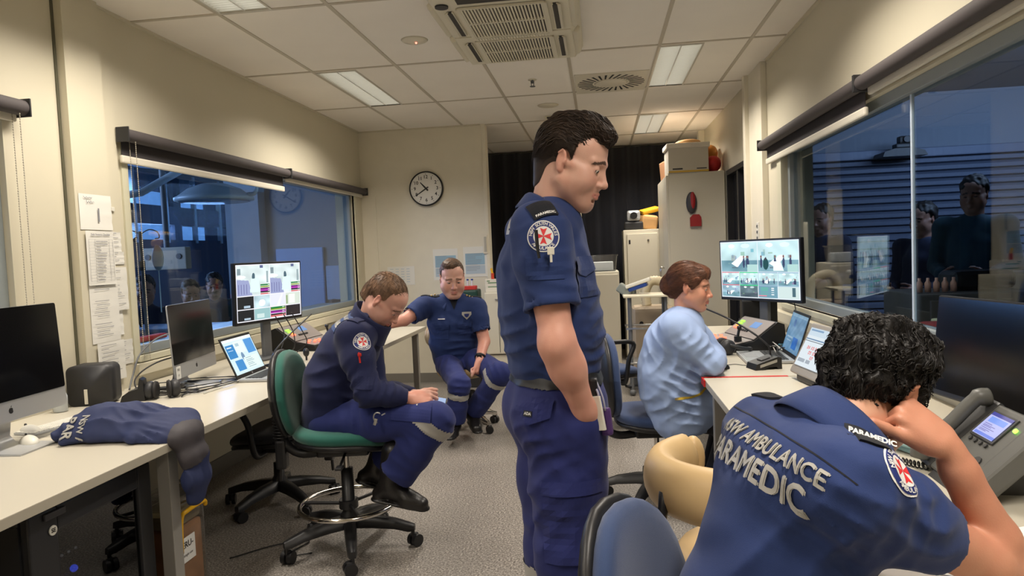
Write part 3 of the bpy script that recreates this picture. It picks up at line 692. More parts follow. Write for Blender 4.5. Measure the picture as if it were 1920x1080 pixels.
# saddle stools with padded wrap-around bar
def wrap_stool(label, loc, rz, seat_z, bar_z, chrome_base=True, a0=0., arc=(150, 330)):
    t = thing('padded_stool', label, 'stool', loc, rz)
    star_base(t, .27, .12, metal=M_chrome if chrome_base else None, a0=a0)
    MB().lathe([(.04, .09), (.03, .15), (.026, seat_z-.10)], n=18).build('column', M_chrome if chrome_base else M_cp, t)
    MB().lathe([(.02, seat_z-.09), (.17, seat_z-.085), (.195, seat_z-.06), (.20, seat_z-.03), (.18, seat_z-.005), (.1, seat_z), (.01, seat_z)], n=36).build('seat', F_cream, t)
    pts = [(.23*math.cos(R_(a)), .21*math.sin(R_(a)), bar_z) for a in np.linspace(arc[0], arc[1], 22)]
    rr = [.03]+[.052]*20+[.03]
    b = MB(); b.tube(pts, rr, 18)
    b.v = [(v[0], v[1], bar_z+(v[2]-bar_z)*1.55) for v in b.v]
    b.ball(pts[0], (.036, .036, .07)); b.ball(pts[-1], (.036, .036, .07)); b.build('wrap_bar', F_cream, t)
    m_ = R_((arc[0]+arc[1])/2)
    b = MB(); b.tube(cat_pts([(0, 0, seat_z-.11), (.2*math.cos(m_), .2*math.sin(m_), seat_z-.12), (.29*math.cos(m_), .27*math.sin(m_), seat_z-.04), (.27*math.cos(m_), .25*math.sin(m_), bar_z)], 6), .014); b.build('bar_post', M_cp, t)
    return t
wrap_stool('cream padded stool under the seated officer in the middle', (-1.10, 5.30, 0), R_(0), .50, .74, a0=R_(-38), arc=(90, 200))
wrap_stool('cream padded stool with wrap-around bar beside the seated foreground man', (.385, 2.02, 0), R_(0), .50, .70, chrome_base=False, a0=R_(12), arc=(120, 300))
# ------------------------------------------------------------------ glowing pictures on screens (vertex colours on a fine grid)
def screenmat(name, s):
    if name in MATS: return MATS[name]
    m = mat(name, (.005, .005, .006), .25, emit=(1, 1, 1), es=s); nt = m.node_tree; a = nt.nodes.new('ShaderNodeVertexColor'); a.layer_name = 'Col'
    nt.links.new(a.outputs[0], nt.nodes['Principled BSDF'].inputs['Emission Color']); return m
class Canvas:
    def __init__(s, w, h, bg=(20, 20, 22)): s.w = w; s.h = h; s.a = np.zeros((h, w, 3)); s.a[:] = bg; s.Y, s.X = np.mgrid[0:h, 0:w]; s.Y = (s.Y+.5)/h; s.X = (s.X+.5)/w
    def rect(s, x0, y0, x1, y1, c, al=1.): m = (s.X >= x0) & (s.X < x1) & (s.Y >= y0) & (s.Y < y1); s.a[m] = s.a[m]*(1-al)+np.array(c)*al; return s
    def ell(s, x, y, rx, ry, c, al=1.): m = ((s.X-x)/rx)**2+((s.Y-y)/ry)**2 < 1; s.a[m] = s.a[m]*(1-al)+np.array(c)*al; return s
    def poly(s, pts, c, al=1.):
        m = np.ones(s.X.shape, bool); n = len(pts)
        for i in range(n):
            (x0, y0), (x1, y1) = pts[i], pts[(i+1) % n]; m &= ((x1-x0)*(s.Y-y0)-(y1-y0)*(s.X-x0)) >= 0
        s.a[m] = s.a[m]*(1-al)+np.array(c)*al; return s
    def soft(s, x0, y0, x1, y1, seed, amp=26, f=7):
        r = np.random.default_rng(seed); m = (s.X >= x0) & (s.X < x1) & (s.Y >= y0) & (s.Y < y1); z = np.zeros(s.X.shape)
        for k in range(9): a, b, p = r.normal(0, f), r.normal(0, f), r.uniform(0, 6.28); z += np.sin(6.28*(a*s.X+b*s.Y)+p)/3
        s.a[m] += (amp*z[m])[:, None]; return s
    def build(s, mb_name, m, parent, o, u, v, W, H, world=False):     # o = top-left, u right, v down
        h, w = s.h, s.w; o = Vector(o); u = Vector(u)*W; v = Vector(v)*H
        vs = [tuple(o+u*(i/w)+v*(j/h)) for j in range(h+1) for i in range(w+1)]
        fs = [(j*(w+1)+i, (j+1)*(w+1)+i, (j+1)*(w+1)+i+1, j*(w+1)+i+1) for j in range(h) for i in range(w)]
        me = bpy.data.meshes.new(mb_name); me.from_pydata(vs, [], fs); me.materials.append(m)
        ca = me.color_attributes.new('Col', 'FLOAT_COLOR', 'CORNER')
        a = np.clip(s.a, 0, 255).reshape(-1, 3)/255; a = np.where(a <= .04045, a/12.92, ((a+.055)/1.055)**2.4)
        ca.data.foreach_set('color', np.repeat(np.concatenate([a, np.ones((len(a), 1))], 1), 4, axis=0).astype(np.float32).ravel())
        ob = bpy.data.objects.new(mb_name, me); COL.objects.link(ob); ob.parent = parent; return ob
M_scr = screenmat('screen_image', 1.0)
M_off = mat('screen_off', C(12, 12, 14), .12, spec=.6)
def frame3(right, normal):                                            # rotation with local X=right, local Y=-normal(back), Z=up
    r = Vector(right).normalized(); n = Vector(normal).normalized(); u = n.cross(r)*-1; u = r.cross(-n)*1
    u = (-n).cross(r)*-1 if False else n.cross(r); return Matrix((r, -n, u)).transposed()
def place(t, origin, right, normal):
    M = frame3(right, normal).to_4x4(); M.translation = Vector(origin); t.matrix_world = M
# --- multi-view screens
def cctv(c, x0, y0, x1, y1, seed, tint=(196, 226, 228), floor=(120, 160, 172), bed=True, people=0):
    W, H = x1-x0, y1-y0; q = lambda a, b: (x0+a*W, y0+b*H)
    c.rect(x0, y0, x1, y1, tint); c.rect(x0, y0+.62*H, x1, y1, floor); c.soft(x0, y0, x1, y1, seed, 16, 3/W*.3)
    c.ell(*q(.3, .12), .09*W, .07*H, (240, 250, 250)); c.ell(*q(.68, .12), .12*W, .08*H, (225, 245, 245), .7)
    r = np.random.default_rng(seed)
    for k in range(7):
        a, b = r.uniform(.05, .9), r.uniform(.2, .7); c.rect(*q(a, b), *q(a+r.uniform(.03, .12), b+r.uniform(.04, .2)), (60+r.uniform(0, 110), 100+r.uniform(0, 80), 120+r.uniform(0, 60)), .55)
    if bed: c.poly([q(.28, .72), q(.55, .45), q(.70, .47), q(.45, .86)], (238, 246, 244)); c.rect(*q(.30, .84), *q(.46, .88), (90, 110, 120), .8)
    for k in range(people): a = r.uniform(.05, .9); c.ell(*q(a, .70), .03*W, .17*H, (50, 60, 90)); c.ell(*q(a, .5), .02*W, .045*H, (120, 80, 70))
def vitals(c, x0, y0, x1, y1):
    H = y1-y0
    for k, col in enumerate([(28, 120, 52), (140, 160, 60), (110, 26, 110), (170, 60, 170), (30, 30, 34), (205, 110, 110)]): c.rect(x0, y0+H*k/6, x1, y0+H*(k+1)/6-.004, col)
    for k in range(5): c.rect(x1-(x1-x0)*.22, y0+H*(k+.2)/5, x1-(x1-x0)*.05, y0+H*(k+.6)/5, (225, 235, 225), .8)
c = Canvas(208, 120, (216, 226, 232))
cctv(c, .01, .015, .497, .535, 1, people=3); cctv(c, .503, .015, .99, .535, 2, people=4); c.ell(.60, .40, .035, .10, (14, 66, 62)); c.ell(.60, .31, .012, .025, (60, 40, 40)); c.poly([(.70, .36), (.78, .36), (.82, .52), (.69, .52)], (232, 250, 242))
c.rect(.36, .41, .495, .53, (170, 205, 200)); c.rect(.86, .41, .985, .53, (170, 205, 200))
for k in range(4):
    x0 = .01+.245*k; cctv(c, x0, .55, x0+.24, .775, 10+k, people=4 if k else 2)
    for e in ((x0, .545, x0+.24, .555), (x0, .77, x0+.24, .78), (x0, .55, x0+.004, .775)): c.rect(*e, ((206, 120, 130), (60, 196, 130), (140, 170, 190), (150, 180, 200))[k])
cctv(c, .01, .785, .25, .985, 20, tint=(150, 180, 195), people=2); cctv(c, .256, .785, .49, .985, 21, tint=(96, 118, 124), floor=(80, 96, 104), bed=False); c.rect(.50, .785, .735, .985, (108, 150, 166)); c.rect(.745, .785, .985, .985, (198, 216, 214)); c.rect(.91, .80, .945, .95, (70, 100, 110))
for k in range(4): c.rect(.53, .81+.035*k, .62, .822+.035*k, (90, 180, 150)); c.rect(.66, .81+.035*k, .69, .825+.035*k, (235, 240, 240))
c.rect(.50, .94, .60, .955, (220, 130, 140))
canR = c
c = Canvas(208, 120, (232, 232, 240))
for x0, sd in ((.01, 31), (.503, 32)):
    c.rect(x0, .015, x0+.487, .545, (214, 228, 228)); c.soft(x0, .015, x0+.487, .545, 31, 14, 3)
    q = lambda a, b: (x0+a*.487, .015+b*.53)
    c.poly([q(0, .45), q(.35, .5), q(.45, .99), q(.0, .99)], (150, 158, 196)); c.ell(*q(.5, .38), .022, .07, (70, 96, 110)); c.ell(*q(.12, .38), .07, .03, (240, 244, 244)); c.poly([q(.42, .45), q(.66, .42), q(.68, .9), q(.38, .9)], (216, 244, 238)); c.rect(*q(.02, .1), *q(.12, .3), (90, 110, 120), .7); c.rect(*q(.7, .0), *q(.8, .1), (90, 100, 140)); c.rect(*q(.9, .2), *q(.96, .6), (130, 150, 156), .8)
    for k in range(4): c.rect(*q(.04+.08*k, .62), *q(.06+.08*k, .95), (90, 90, 140), .7)
    vitals(c, x0+.34, .36, x0+.487, .545)
c.rect(.01, .56, .245, .775, (34, 36, 38)); c.rect(.10, .72, .19, .76, (170, 190, 205)); c.rect(.01, .79, .245, .985, (34, 36, 38)); c.rect(.10, .93, .19, .97, (170, 190, 205))
c.rect(.25, .56, .49, .775, (190, 214, 222)); c.soft(.25, .56, .49, .775, 5, 22, 4); c.ell(.37, .69, .05, .06, (245, 250, 250)); c.rect(.50, .56, .735, .775, (222, 224, 238)); c.poly([(.60, .77), (.68, .56), (.70, .56), (.64, .77)], (245, 245, 250)); c.rect(.745, .56, .985, .775, (206, 216, 204)); c.rect(.80, .58, .90, .76, (232, 236, 230)); c.rect(.75, .6, .78, .76, (150, 170, 130))
c.rect(.25, .79, .49, .985, (150, 188, 190)); c.rect(.29, .88, .40, .96, (200, 220, 218)); vitals(c, .50, .795, .735, .975); c.rect(.745, .79, .985, .985, (36, 36, 38)); c.rect(.497, .785, .502, .985, (205, 110, 150)); c.rect(.735, .785, .74, .985, (205, 110, 150))
canL = c
def monitor(label, bl, br, zb, W, H, tilt, can=None, text=None, stand=True, stand_z=None, chin=.0, name='monitor', bez=.012, curve=False):
    """bl/br: bottom-left and bottom-right corners as seen from the front (x,y)"""
    bl = Vector((bl[0], bl[1], 0)); br = Vector((br[0], br[1], 0)); r = (br-bl).normalized(); nrm = Vector((r.y, -r.x, 0)); mid = (bl+br)/2
    t = thing(name, label, 'monitor'); place(t, (mid.x, mid.y, .73), r, nrm); z0 = zb-.73
    R3 = rotm(-tilt, 0, 0); T = lambda x, y, z: tuple(R3 @ Vector((x, y, z))+Vector((0, 0, z0)))
    MB(Matrix.Translation((0, 0, z0)) @ R3.to_4x4()).box((0, .016, H/2), (W, .032, H), .006).build('casing', M_black, t)
    if can: can.build('screen', M_scr, t, T(-W/2+bez, -.0015, H-bez), R3 @ Vector((1, 0, 0)), R3 @ Vector((0, 0, -1)), W-2*bez, H-2*bez-.008)
    else: MB(Matrix.Translation((0, 0, z0)) @ R3.to_4x4()).bx(-W/2+.006, W/2-.006, -.002, .001, .02, H-.006).build('screen', M_off, t)
    if text:
        b = MB(); add_text(b, text, T(-W*.12, -.003, .010), R3 @ Vector((1, 0, 0)), R3 @ Vector((0, 0, 1)), .014, .0006); b.build('maker_mark', mat('silver_print', C(150, 150, 155), .4), t)
    s = MB(); s.box((0, .05, z0/2+.06), (.07, .03, z0+.12), .008).build('stand_neck', M_grey, t); MB().box((0, .05, .009), (.26, .18, .014), .005).build('stand_foot', M_grey, t)
    return t
monitor('wide black monitor with camera views above the red-lit console, right side', P(1351, 568, Y=4.87)[:2], P(1507, 576, Y=4.32)[:2], .985, .66, .40, -1, canR)
monitor('square-looking monitor with camera views at the left window, behind the laptop', P(443, 618, Y=4.05)[:2], P(567, 604, Y=4.62)[:2], .975, .60, .395, -2, canL)
monitor('large blank black monitor beside the grey desk phone', (1.10, 2.50), (1.19, 1.94), .83, .57, .335, 6, None, 'ASUS', bez=.006)
# --- silver all-in-one computers
M_silver = mat('silver_body', C(186, 188, 190), .35, metal=.55)
def apple_logo(b, o, u, v, s):
    pts = []
    for a in range(0, 360, 15):
        t_ = math.radians(a); r = 1-.10*math.exp(-((a-90)/22.)**2)-.06*math.exp(-((a-270)/18.)**2); x = r*math.cos(t_)*.9; y = r*math.sin(t_)
        d = math.hypot(x-1.02, y-.12)
        if d < .38: x = 1.02-.38*(1.02-x)/max(d, .01); y = .12+.38*(y-.12)/max(d, .01)
        pts.append((x*s, y*s))
    w_ = Vector(u).cross(Vector(v)); b.prism(pts, o, u, v, w_, .0006)
    b.prism([(.05*s, 1.05*s), (.22*s, 1.12*s), (.40*s, 1.45*s), (.38*s, 1.6*s), (.15*s, 1.45*s)], o, u, v, w_, .0006)
def imac(label, fl, fr, zb, H, W):
    fl = Vector((*fl, 0)); fr = Vector((*fr, 0)); r = (fr-fl).normalized(); nrm = Vector((r.y, -r.x, 0)); mid = (fl+fr)/2
    t = thing('desktop_computer', label, 'computer'); place(t, (mid.x, mid.y, .73), r, nrm); z0 = zb-.73; R3 = rotm(-3, 0, 0); M = Matrix.Translation((0, 0, z0)) @ R3.to_4x4()
    chin = .075
    b = MB(M)
    rows = []
    for (yy, sc, in_) in ((0, 1, 0), (.006, 1, 0), (.022, .8, .0), (.045, .35, .0)):
        rows.append([(x*sc, yy, H/2+y*sc) for x, y in rrect(W, H, .012, 4)+[rrect(W, H, .012, 4)[0]]])
    b.grid(rows); b.prism(rrect(W, H, .012, 4), (0, 0, H/2), (1, 0, 0), (0, 0, 1), (0, -1, 0), .001); b.build('casing', M_silver, t)
    MB(M).prism(rrect(W-.003, H-chin, .008, 3), (0, -.001, chin+(H-chin)/2-.001), (1, 0, 0), (0, 0, 1), (0, -1, 0), .0015).build('screen', M_off, t)
    b = MB(); apple_logo(b, M @ Vector((0, -.0012, chin/2)), (1, 0, 0), R3 @ Vector((0, 0, 1)), .011); b.build('logo', M_black, t)
    b = MB(); b.grid([[(x, yy, zz) for x in (-.09, .09)] for yy, zz in ((.03, z0+.10), (.075, z0+.03), (.09, .03), (.07, .008), (-.10, .006))]); b.grid([[(x, yy, zz) for x in (.09, -.09)] for yy, zz in ((.036, z0+.10), (.082, z0+.03), (.098, .03), (.078, .001), (-.10, .0))])
    b.bx(-.09, .09, -.10, .08, 0, .006, .002); b.build('stand', M_silver, t); return t
imac('large silver-and-black computer cut by left edge, on left desk', (P(126, 757, Z=.835)-Vector((-.03, .56, 0)))[:2], P(126, 757, Z=.835)[:2], .835, .41, .56)
o2 = imac('silver-and-black computer with blank screen under left window, headphones before it', P(319, 718, Z=.80)[:2], P(413, 679, Z=.80)[:2], .80, .375, .53)
b = MB(); b.bx(-.256, -.205, -.0035, -.0025, .072, .135); nb = b.build('sticky_note', mat('paper', (0, 0, 0)), o2)
b = MB(); add_text(b, 'FRE', (-.231, -.0036, .118), (1, 0, 0), (0, 0, 1), .018); add_text(b, '14', (-.231, -.0036, .09), (1, 0, 0), (0, 0, 1), .018); b.build('note_writing', M_black, nb)
# --- laptops
M_key = mat('key_black', C(24, 24, 26), .5)
def laptop(label, hl, hr, can, open_deg, depth=.23, body=None, lid=None, text=None):
    hl = Vector((*hl, 0)); hr = Vector((*hr, 0)); r = (hr-hl).normalized(); W = (hr-hl).length; nrm = Vector((r.y, -r.x, 0)); mid = (hl+hr)/2
    t = thing('laptop', label, 'laptop'); place(t, (mid.x, mid.y, .731), r, nrm)
    MB().box((0, -depth/2, .009), (W, depth, .016), .005).build('base', body or M_silver, t)
    k = MB()
    for j in range(5):
        for i in range(13): k.box((-W*.43+W*.86*(i+.5)/13, -.035-.019*j, .0185), (W*.86/13-.0025, .0165, .003), .0008, 1)
    k.build('keyboard', M_key, t); MB().bx(-.05, .05, -depth+.02, -depth+.085, .0165, .018).build('touchpad', mat('touchpad', C(150, 152, 154), .35), t)
    th = 90-open_deg; R3 = rotm(-(open_deg-90), 0, 0); M = Matrix.Translation((0, 0, .014)) @ R3.to_4x4(); H = depth
    l = MB(M).box((0, .003, H/2), (W, .006, H), .002).build('lid', lid or M_black, t)
    can.build('screen', M_scr, l, M @ Vector((-W/2+.01, -.0012, H-.014)), (1, 0, 0), R3 @ Vector((0, 0, -1)), W-.02, H-.036)
    if text: b = MB(); add_text(b, text, M @ Vector((0, -.0012, .012)), (1, 0, 0), R3 @ Vector((0, 0, 1)), .014, .0005); b.build('maker_mark', mat('silver_print', (0, 0, 0)), l)
    return t
c = Canvas(110, 70, (206, 228, 232)); c.rect(0, 0, 1, .07, (236, 244, 246)); c.rect(.03, .16, .30, .55, (58, 132, 192)); c.rect(.06, .22, .22, .25, (230, 240, 245)); c.rect(.06, .31, .24, .33, (200, 225, 240)); c.rect(.68, .10, .97, .52, (80, 146, 208)); c.rect(.32, .10, .64, .45, (222, 236, 232)); c.rect(.36, .16, .48, .24, (170, 195, 205)); c.ell(.46, .55, .05, .12, (110, 140, 170)); c.rect(.14, .62, .40, .92, (64, 136, 196)); c.rect(.45, .58, .95, .93, (218, 234, 230))
for k in range(6): c.rect(.5, .62+.05*k, .5+.2+.03*(k % 3), .635+.05*k, (130, 160, 175))
laptop('silver laptop with bright blue windows on screen, left desk', (-1.945, 3.47), (-1.965, 3.83), c, 113, .24, text='hp')
c = Canvas(110, 70, (92, 128, 158)); c.rect(0, 0, 1, .08, (120, 150, 172)); c.rect(.28, .16, .40, .34, (70, 104, 150)); c.rect(.5, .6, .8, .9, (40, 92, 160)); c.soft(0, 0, 1, 1, 7, 10, 3); c.rect(.1, .62, .45, .66, (140, 165, 185)); c.rect(.1, .72, .4, .75, (140, 165, 185))
laptop('silver laptop with dim blue screen on the right desk, behind the microphone', (1.0, 4.07), (.985, 3.71), c, 108, .245)
# --- patient monitor on right desk
t = thing('patient_monitor', 'tilted grey bedside monitor showing red numbers, right desk', 'monitor'); place(t, (.89, 3.17, .73), (.12, -1, 0), (-1, -.12, 0))
R3 = rotm(-27, 0, 0); M = Matrix.Translation((0, -.02, .035)) @ R3.to_4x4()
MB(M).box((0, .02, .125), (.33, .035, .25), .012, 3).build('front_bezel', mat('bezel_grey', C(150, 146, 140), .4, metal=.2), t); MB(M).box((0, .05, .125), (.30, .06, .22), .02, 3).build('casing', M_dark, t)
c = Canvas(90, 66, (206, 216, 222)); c.rect(0, 0, 1, .2, (188, 204, 216)); c.rect(.05, .03, .5, .08, (120, 150, 180)); c.rect(.0, .28, 1, .30, (100, 130, 160)); c.rect(0, .34, 1, .355, (60, 70, 80))
for (x, y) in ((.2, .5), (.35, .5), (.5, .5), (.32, .62), (.48, .62), (.45, .74)):
    for k in (0, .06): c.ell(x+k, y, .022, .042, (210, 90, 90)); c.ell(x+k, y, .010, .022, (206, 216, 222))
c.rect(.7, .45, .95, .6, (186, 200, 210)); c.rect(.72, .7, .9, .76, (120, 190, 150)); c.rect(.05, .8, .3, .9, (150, 160, 170)); c.rect(.35, .8, .5, .9, (150, 160, 170))
c.build('screen', M_scr, t, M @ Vector((-.135, -.002, .225)), (1, 0, 0), R3 @ Vector((0, 0, -1)), .27, .185)
MB().box((0, .06, .02), (.2, .14, .035), .01).build('stand', M_black, t)
# --- control consoles
E_red = emis('button_red', (1., .12, .06), 3.0); E_grn = emis('button_green', (.25, 1., .05), 2.2); E_or = emis('button_orange', (1, .3, .05), 2.2)
def console(label, o, right, normal, big=True):
    t = thing('control_console', label, 'control console'); place(t, o, right, normal)
    W = .42 if big else .38
    side = [(-.18, 0), (.16, 0), (.18, .04), (.17, .15), (.13, .165), (-.02, .06), (-.17, .035)]
    MB().prism([(y, z) for y, z in side], (-W/2, 0, 0), (0, 1, 0), (0, 0, 1), (1, 0, 0), W).build('casing', M_black, t)
    pl = MB(); pl.prism([(-W/2+.012, -.165), (W/2-.012, -.165), (W/2-.012, -.025), (-W/2+.012, -.025)], (0, 0, .040+.165*.165), (1, 0, 0), (0, 1, .17), (0, 0, 1), .004)
    n2 = Vector((0, -.575, .82)); u2 = Vector((0, .82, .575))
    pl.prism([(-W/2+.012, 0), (W/2-.012, 0), (W/2-.012, .165), (-W/2+.012, .165)], (0, -.015, .067), (1, 0, 0), u2, n2, .004); pl.build('panel', mat('console_panel', C(140, 132, 128), .45), t)
    def pt(x, s_): return Vector((x, -.015, .067))+u2*s_+n2*.005
    def btn(x, s_, m, nm='button', sz=.013): MB(Matrix.Translation(pt(x, s_)) @ Matrix((Vector((1, 0, 0)), u2, n2)).transposed().to_4x4()).box((0, 0, .003), (sz*1.5, sz, .007), .002).build(nm, m, t)
    for i in range(2):
        for j in range(4): btn(-W/2+.06+.026*i, .06+.02*j, (E_grn if j > 1 else (E_or if j == 1 else E_red)))
    for j in range(5): btn(-W/2+.14+.026*j, .05, M_dark)
    MB().box(pt(W*.12, .11), (.09, .05, .004), .001, rot=Matrix((Vector((1, 0, 0)), u2, n2)).transposed()).build('display', emis('small_lcd', (.2, .4, .8), .7), t)
    for k, (x, y) in enumerate([(-W/2+.05, -.10), (-W/2+.10, -.12), (-W/2+.10, -.08), (-W/2+.15, -.10), (-W/2+.15, -.13), (-W/2+.20, -.10)]): MB().cyl((x, y, .045+.17*(y+.18)), (x, y, .052+.17*(y+.18)), .011, n=14).build('lit_button', E_red, t)
    b = MB(); j = Vector((W/2-.06, -.09, .058)); b.cyl(j, j+Vector((0, 0, .03)), .022).cyl(j+Vector((0, 0, .03)), j+Vector((0, .01, .075)), .008).ball(j+Vector((0, .01, .08)), .014); b.build('joystick', M_black, t)
    return t
console('vision control console with glowing red buttons on right desk', (.84, 4.36, .73), (.25, -1, 0), (-1, -.25, 0))
console('black control console with green-lit buttons on the left desk', (-2.16, 4.86, .73), (.10, 1, 0), (1, -.10, 0))
# --- headphones
def headphones(label, o, rz, flat=True):
    t = thing('headphones', label, 'headphones', o, rz)
    for s in (-1, 1):
        M = Matrix.Translation((s*.055, 0, .045)) @ Matrix.Rotation(R_(s*12), 4, 'Z')
        MB(M).lathe([(.01, -.022), (.036, -.02), (.043, -.008), (.042, .008), (.03, .02), (.01, .024)], axis=(s, 0, 0), n=22).build('ear_cup', M_dark, t)
        MB(M).lathe([(.02, -.034), (.04, -.034), (.044, -.024), (.034, -.018)], axis=(s, 0, 0), n=22).build('ear_cushion', mat('ear_cushion', C(30, 28, 28), .7), t)
    MB().tube(cat_pts([(-.075, 0, .06), (-.085, .05, .045), (-.06, .12, .03), (0, .145, .025), (.06, .12, .03), (.085, .05, .045), (.075, 0, .06)], 6), .010).build('headband', M_dark, t)
    return t
headphones('black headphones lying on left desk before the silver computer', (-2.13, 3.10, .73), R_(30))
headphones('black headphones lying by the console on right desk', (.70, 4.10, .73), R_(-80))
# --- gooseneck microphone
t = thing('desk_microphone', 'black gooseneck microphone on a wedge base, right desk', 'microphone', (.80, 3.60, .73), R_(15))
MB().prism([(-.07, 0), (-.06, .03), (.05, .062), (.07, .058), (.072, 0), (.05, 0), (.045, .012), (.0, .012), (-.03, 0)], (0, .05, 0), (1, 0, 0), (0, 0, 1), (0, -1, 0), .10).build('base', M_black, t)
MB().prism([(-.045, .012), (-.045, .026), (.045, .05), (.045, .036)], (0, -.051, 0), (1, 0, 0), (0, 0, 1), (0, -1, 0), .0015).build('silver_strip', M_alu, t)
MB().box((.0, 0, .048), (.05, .05, .01), .004, rot=rotm(0, -16, 0)).build('talk_button', M_dark, t)
pts = cat_pts([(.055, .03, .055), (.045, .04, .11), (-.02, .10, .18), (-.10, .20, .245), (-.19, .32, .30)], 8)
MB().tube(pts, .0052).build('gooseneck', M_black, t); MB().tube([pts[-1], pts[-1]+(pts[-1]-pts[-3]).normalized()*.04], .010).build('capsule', M_black, t)
# mice, radios, misc on right desk
def mouse(label, o, rz, m):
    t = thing('computer_mouse', label, 'mouse', o, rz)
    b = MB(); b.ball((0, 0, .004), (.03, .055, .030), 18, 12); b.v = [(x, y, max(z, 0)) for x, y, z in b.v]; b.build('shell', m, t)
    MB().cyl((-.002, .03, .029), (.002, .03, .029), .008, n=12).build('wheel', M_dark, t); return t
mouse("black mouse beside the woman's forearm on right desk", (.585, 3.62, .73), R_(60), M_black)
mouse('white mouse behind another mouse at the left end of left desk', (-2.27, 2.46, .73), R_(70), M_white)
mouse('white mouse nearest the left edge of the photo, front of desk', (-2.13, 2.30, .73), R_(60), M_white)
t = thing('keyboard', 'slim white keyboard partly under the jacket on left desk', 'keyboard', (-2.24, 2.56, .73), R_(82))
MB().box((0, 0, .005), (.28, .115, .009), .003).build('base', M_silver, t); k = MB()
for j in range(5):
    for i in range(13): k.box((-.128+.0213*i, .042-.020*j, .011), (.0185, .0170, .004), .001, 1)
k.build('keys', M_white, t)
t = thing('keyboard', 'black keyboard at the foot of the blank monitor by phone', 'keyboard', (.98, 2.22, .73), R_(-78))
MB().box((0, 0, .01), (.42, .15, .018), .005).build('base', M_black, t); k = MB()
for j in range(5):
    for i in range(18): k.box((-.195+.023*i, .056-.026*j, .022), (.0195, .021, .008), .003, 1)
k.build('keys', M_key, t)
for i, (x, y, lab) in enumerate([(.93, 4.80, 'tall black handheld radio standing left behind the console'), (.99, 4.78, 'black handheld radio standing closest to monitor stand')]):
    t = thing('handheld_radio', lab, 'radio', (x, y, .73), R_(-40)); MB().box((0, 0, .055), (.045, .03, .11), .008).build('body', M_black, t); MB().cyl((.012, 0, .11), (.012, 0, .23), .005, .003).build('antenna', M_black, t); MB().cyl((-.012, 0, .11), (-.012, 0, .125), .007).build('knob', M_dark, t)
tag(MB().box((1.02, 4.68, .86), (.22, .06, .26), .01).build('black_speaker', M_black), 'upright black speaker box behind the right console', 'speaker')
# desk phone
t = thing('desk_phone', 'grey office desk phone with lit lilac display, bottom right', 'telephone'); place(t, (.905, 1.90, .73), (-.05, -1, 0), (-1, .05, 0))
M_ph = mat('phone_grey', C(88, 88, 84), .42); M_phd = mat('phone_dark', C(52, 52, 52), .45)
R3 = rotm(-46, 0, 0); M = Matrix.Translation((0, -.05, .02)) @ R3.to_4x4()
MB(M).box((.035, .015, .12), (.19, .032, .24), .010, 3).build('body', M_ph, t)
c = Canvas(60, 44, (176, 180, 226)); c.rect(0, 0, 1, .14, (70, 72, 150)); c.rect(.12, .18, .9, .42, (120, 150, 226)); c.rect(.05, .86, 1, .98, (110, 130, 215))
for k in range(6): c.rect(.1, .48+.06*k, .45+.07*(k*3 % 5), .50+.06*k, (110, 105, 170))
MB(M).box((.02, -.003, .175), (.115, .006, .088), .003).build('display_frame', M_phd, t)
c.build('display', screenmat('screen_image', 1), t, M @ Vector((-.030, -.0075, .212)), (1, 0, 0), R3 @ Vector((0, 0, -1)), .10, .074)
MB(M).cyl((.098, -.001, .19), (.098, -.006, .19), .006).build('green_light', emis('green_led', (.25, 1, .05), 4), t)
b = MB(M)
for j in range(4):
    for i in range(3): b.box((-.01+.026*i, -.002, .022+.017*j), (.018, .008, .011), .003, 1)
b.build('keypad', M_phd, t)
b = MB(M)
for i in range(4): b.cyl((-.018+.026*i, 0, .122), (-.018+.026*i, -.006, .122), .006, n=12)
b.cyl((.085, 0, .075), (.085, -.005, .075), .016, n=20); b.build('soft_keys', M_phd, t)
b = MB(M); b.tube(cat_pts([(-.085, -.018, .24), (-.085, -.036, .21), (-.085, -.032, .12), (-.085, -.036, .03), (-.085, -.018, .0)], 6), [.024]*6+[.019]*13+[.024]*6, 14); b.build('handset', M_ph, t)
MB(M).box((-.085, .01, .12), (.07, .03, .25), .012).build('cradle', M_phd, t)
MB().prism([(-.06, 0), (.13, 0), (.13, .13), (.10, .15)], (-.04, 0, 0), (0, 1, 0), (0, 0, 1), (1, 0, 0), .15).build('foot', M_phd, t)
MB(M).box((.165, .01, .10), (.06, .05, .20), .012, 3).build('expansion_module', M_ph, t)
def coil(a, b_, r=.008, turns=26, sag=.05):
    a = Vector(a); b_ = Vector(b_); pts = []
    for i in range(turns*8+1):
        s_ = i/(turns*8); p = a.lerp(b_, s_); p.z -= sag*math.sin(math.pi*s_)*0; p += Vector((math.cos(i*.785)*r*.6, math.sin(i*.785)*r*.6, math.sin(i*.785)*r+r)); p.x -= .05*math.sin(math.pi*s_); pts.append(p)
    return pts
tag(MB().tube(coil((.83, 2.20, .732), (.86, 1.98, .732)), .0022, 5).build('coiled_cord', M_black), 'coiled black handset cord on the right desk', 'cord')
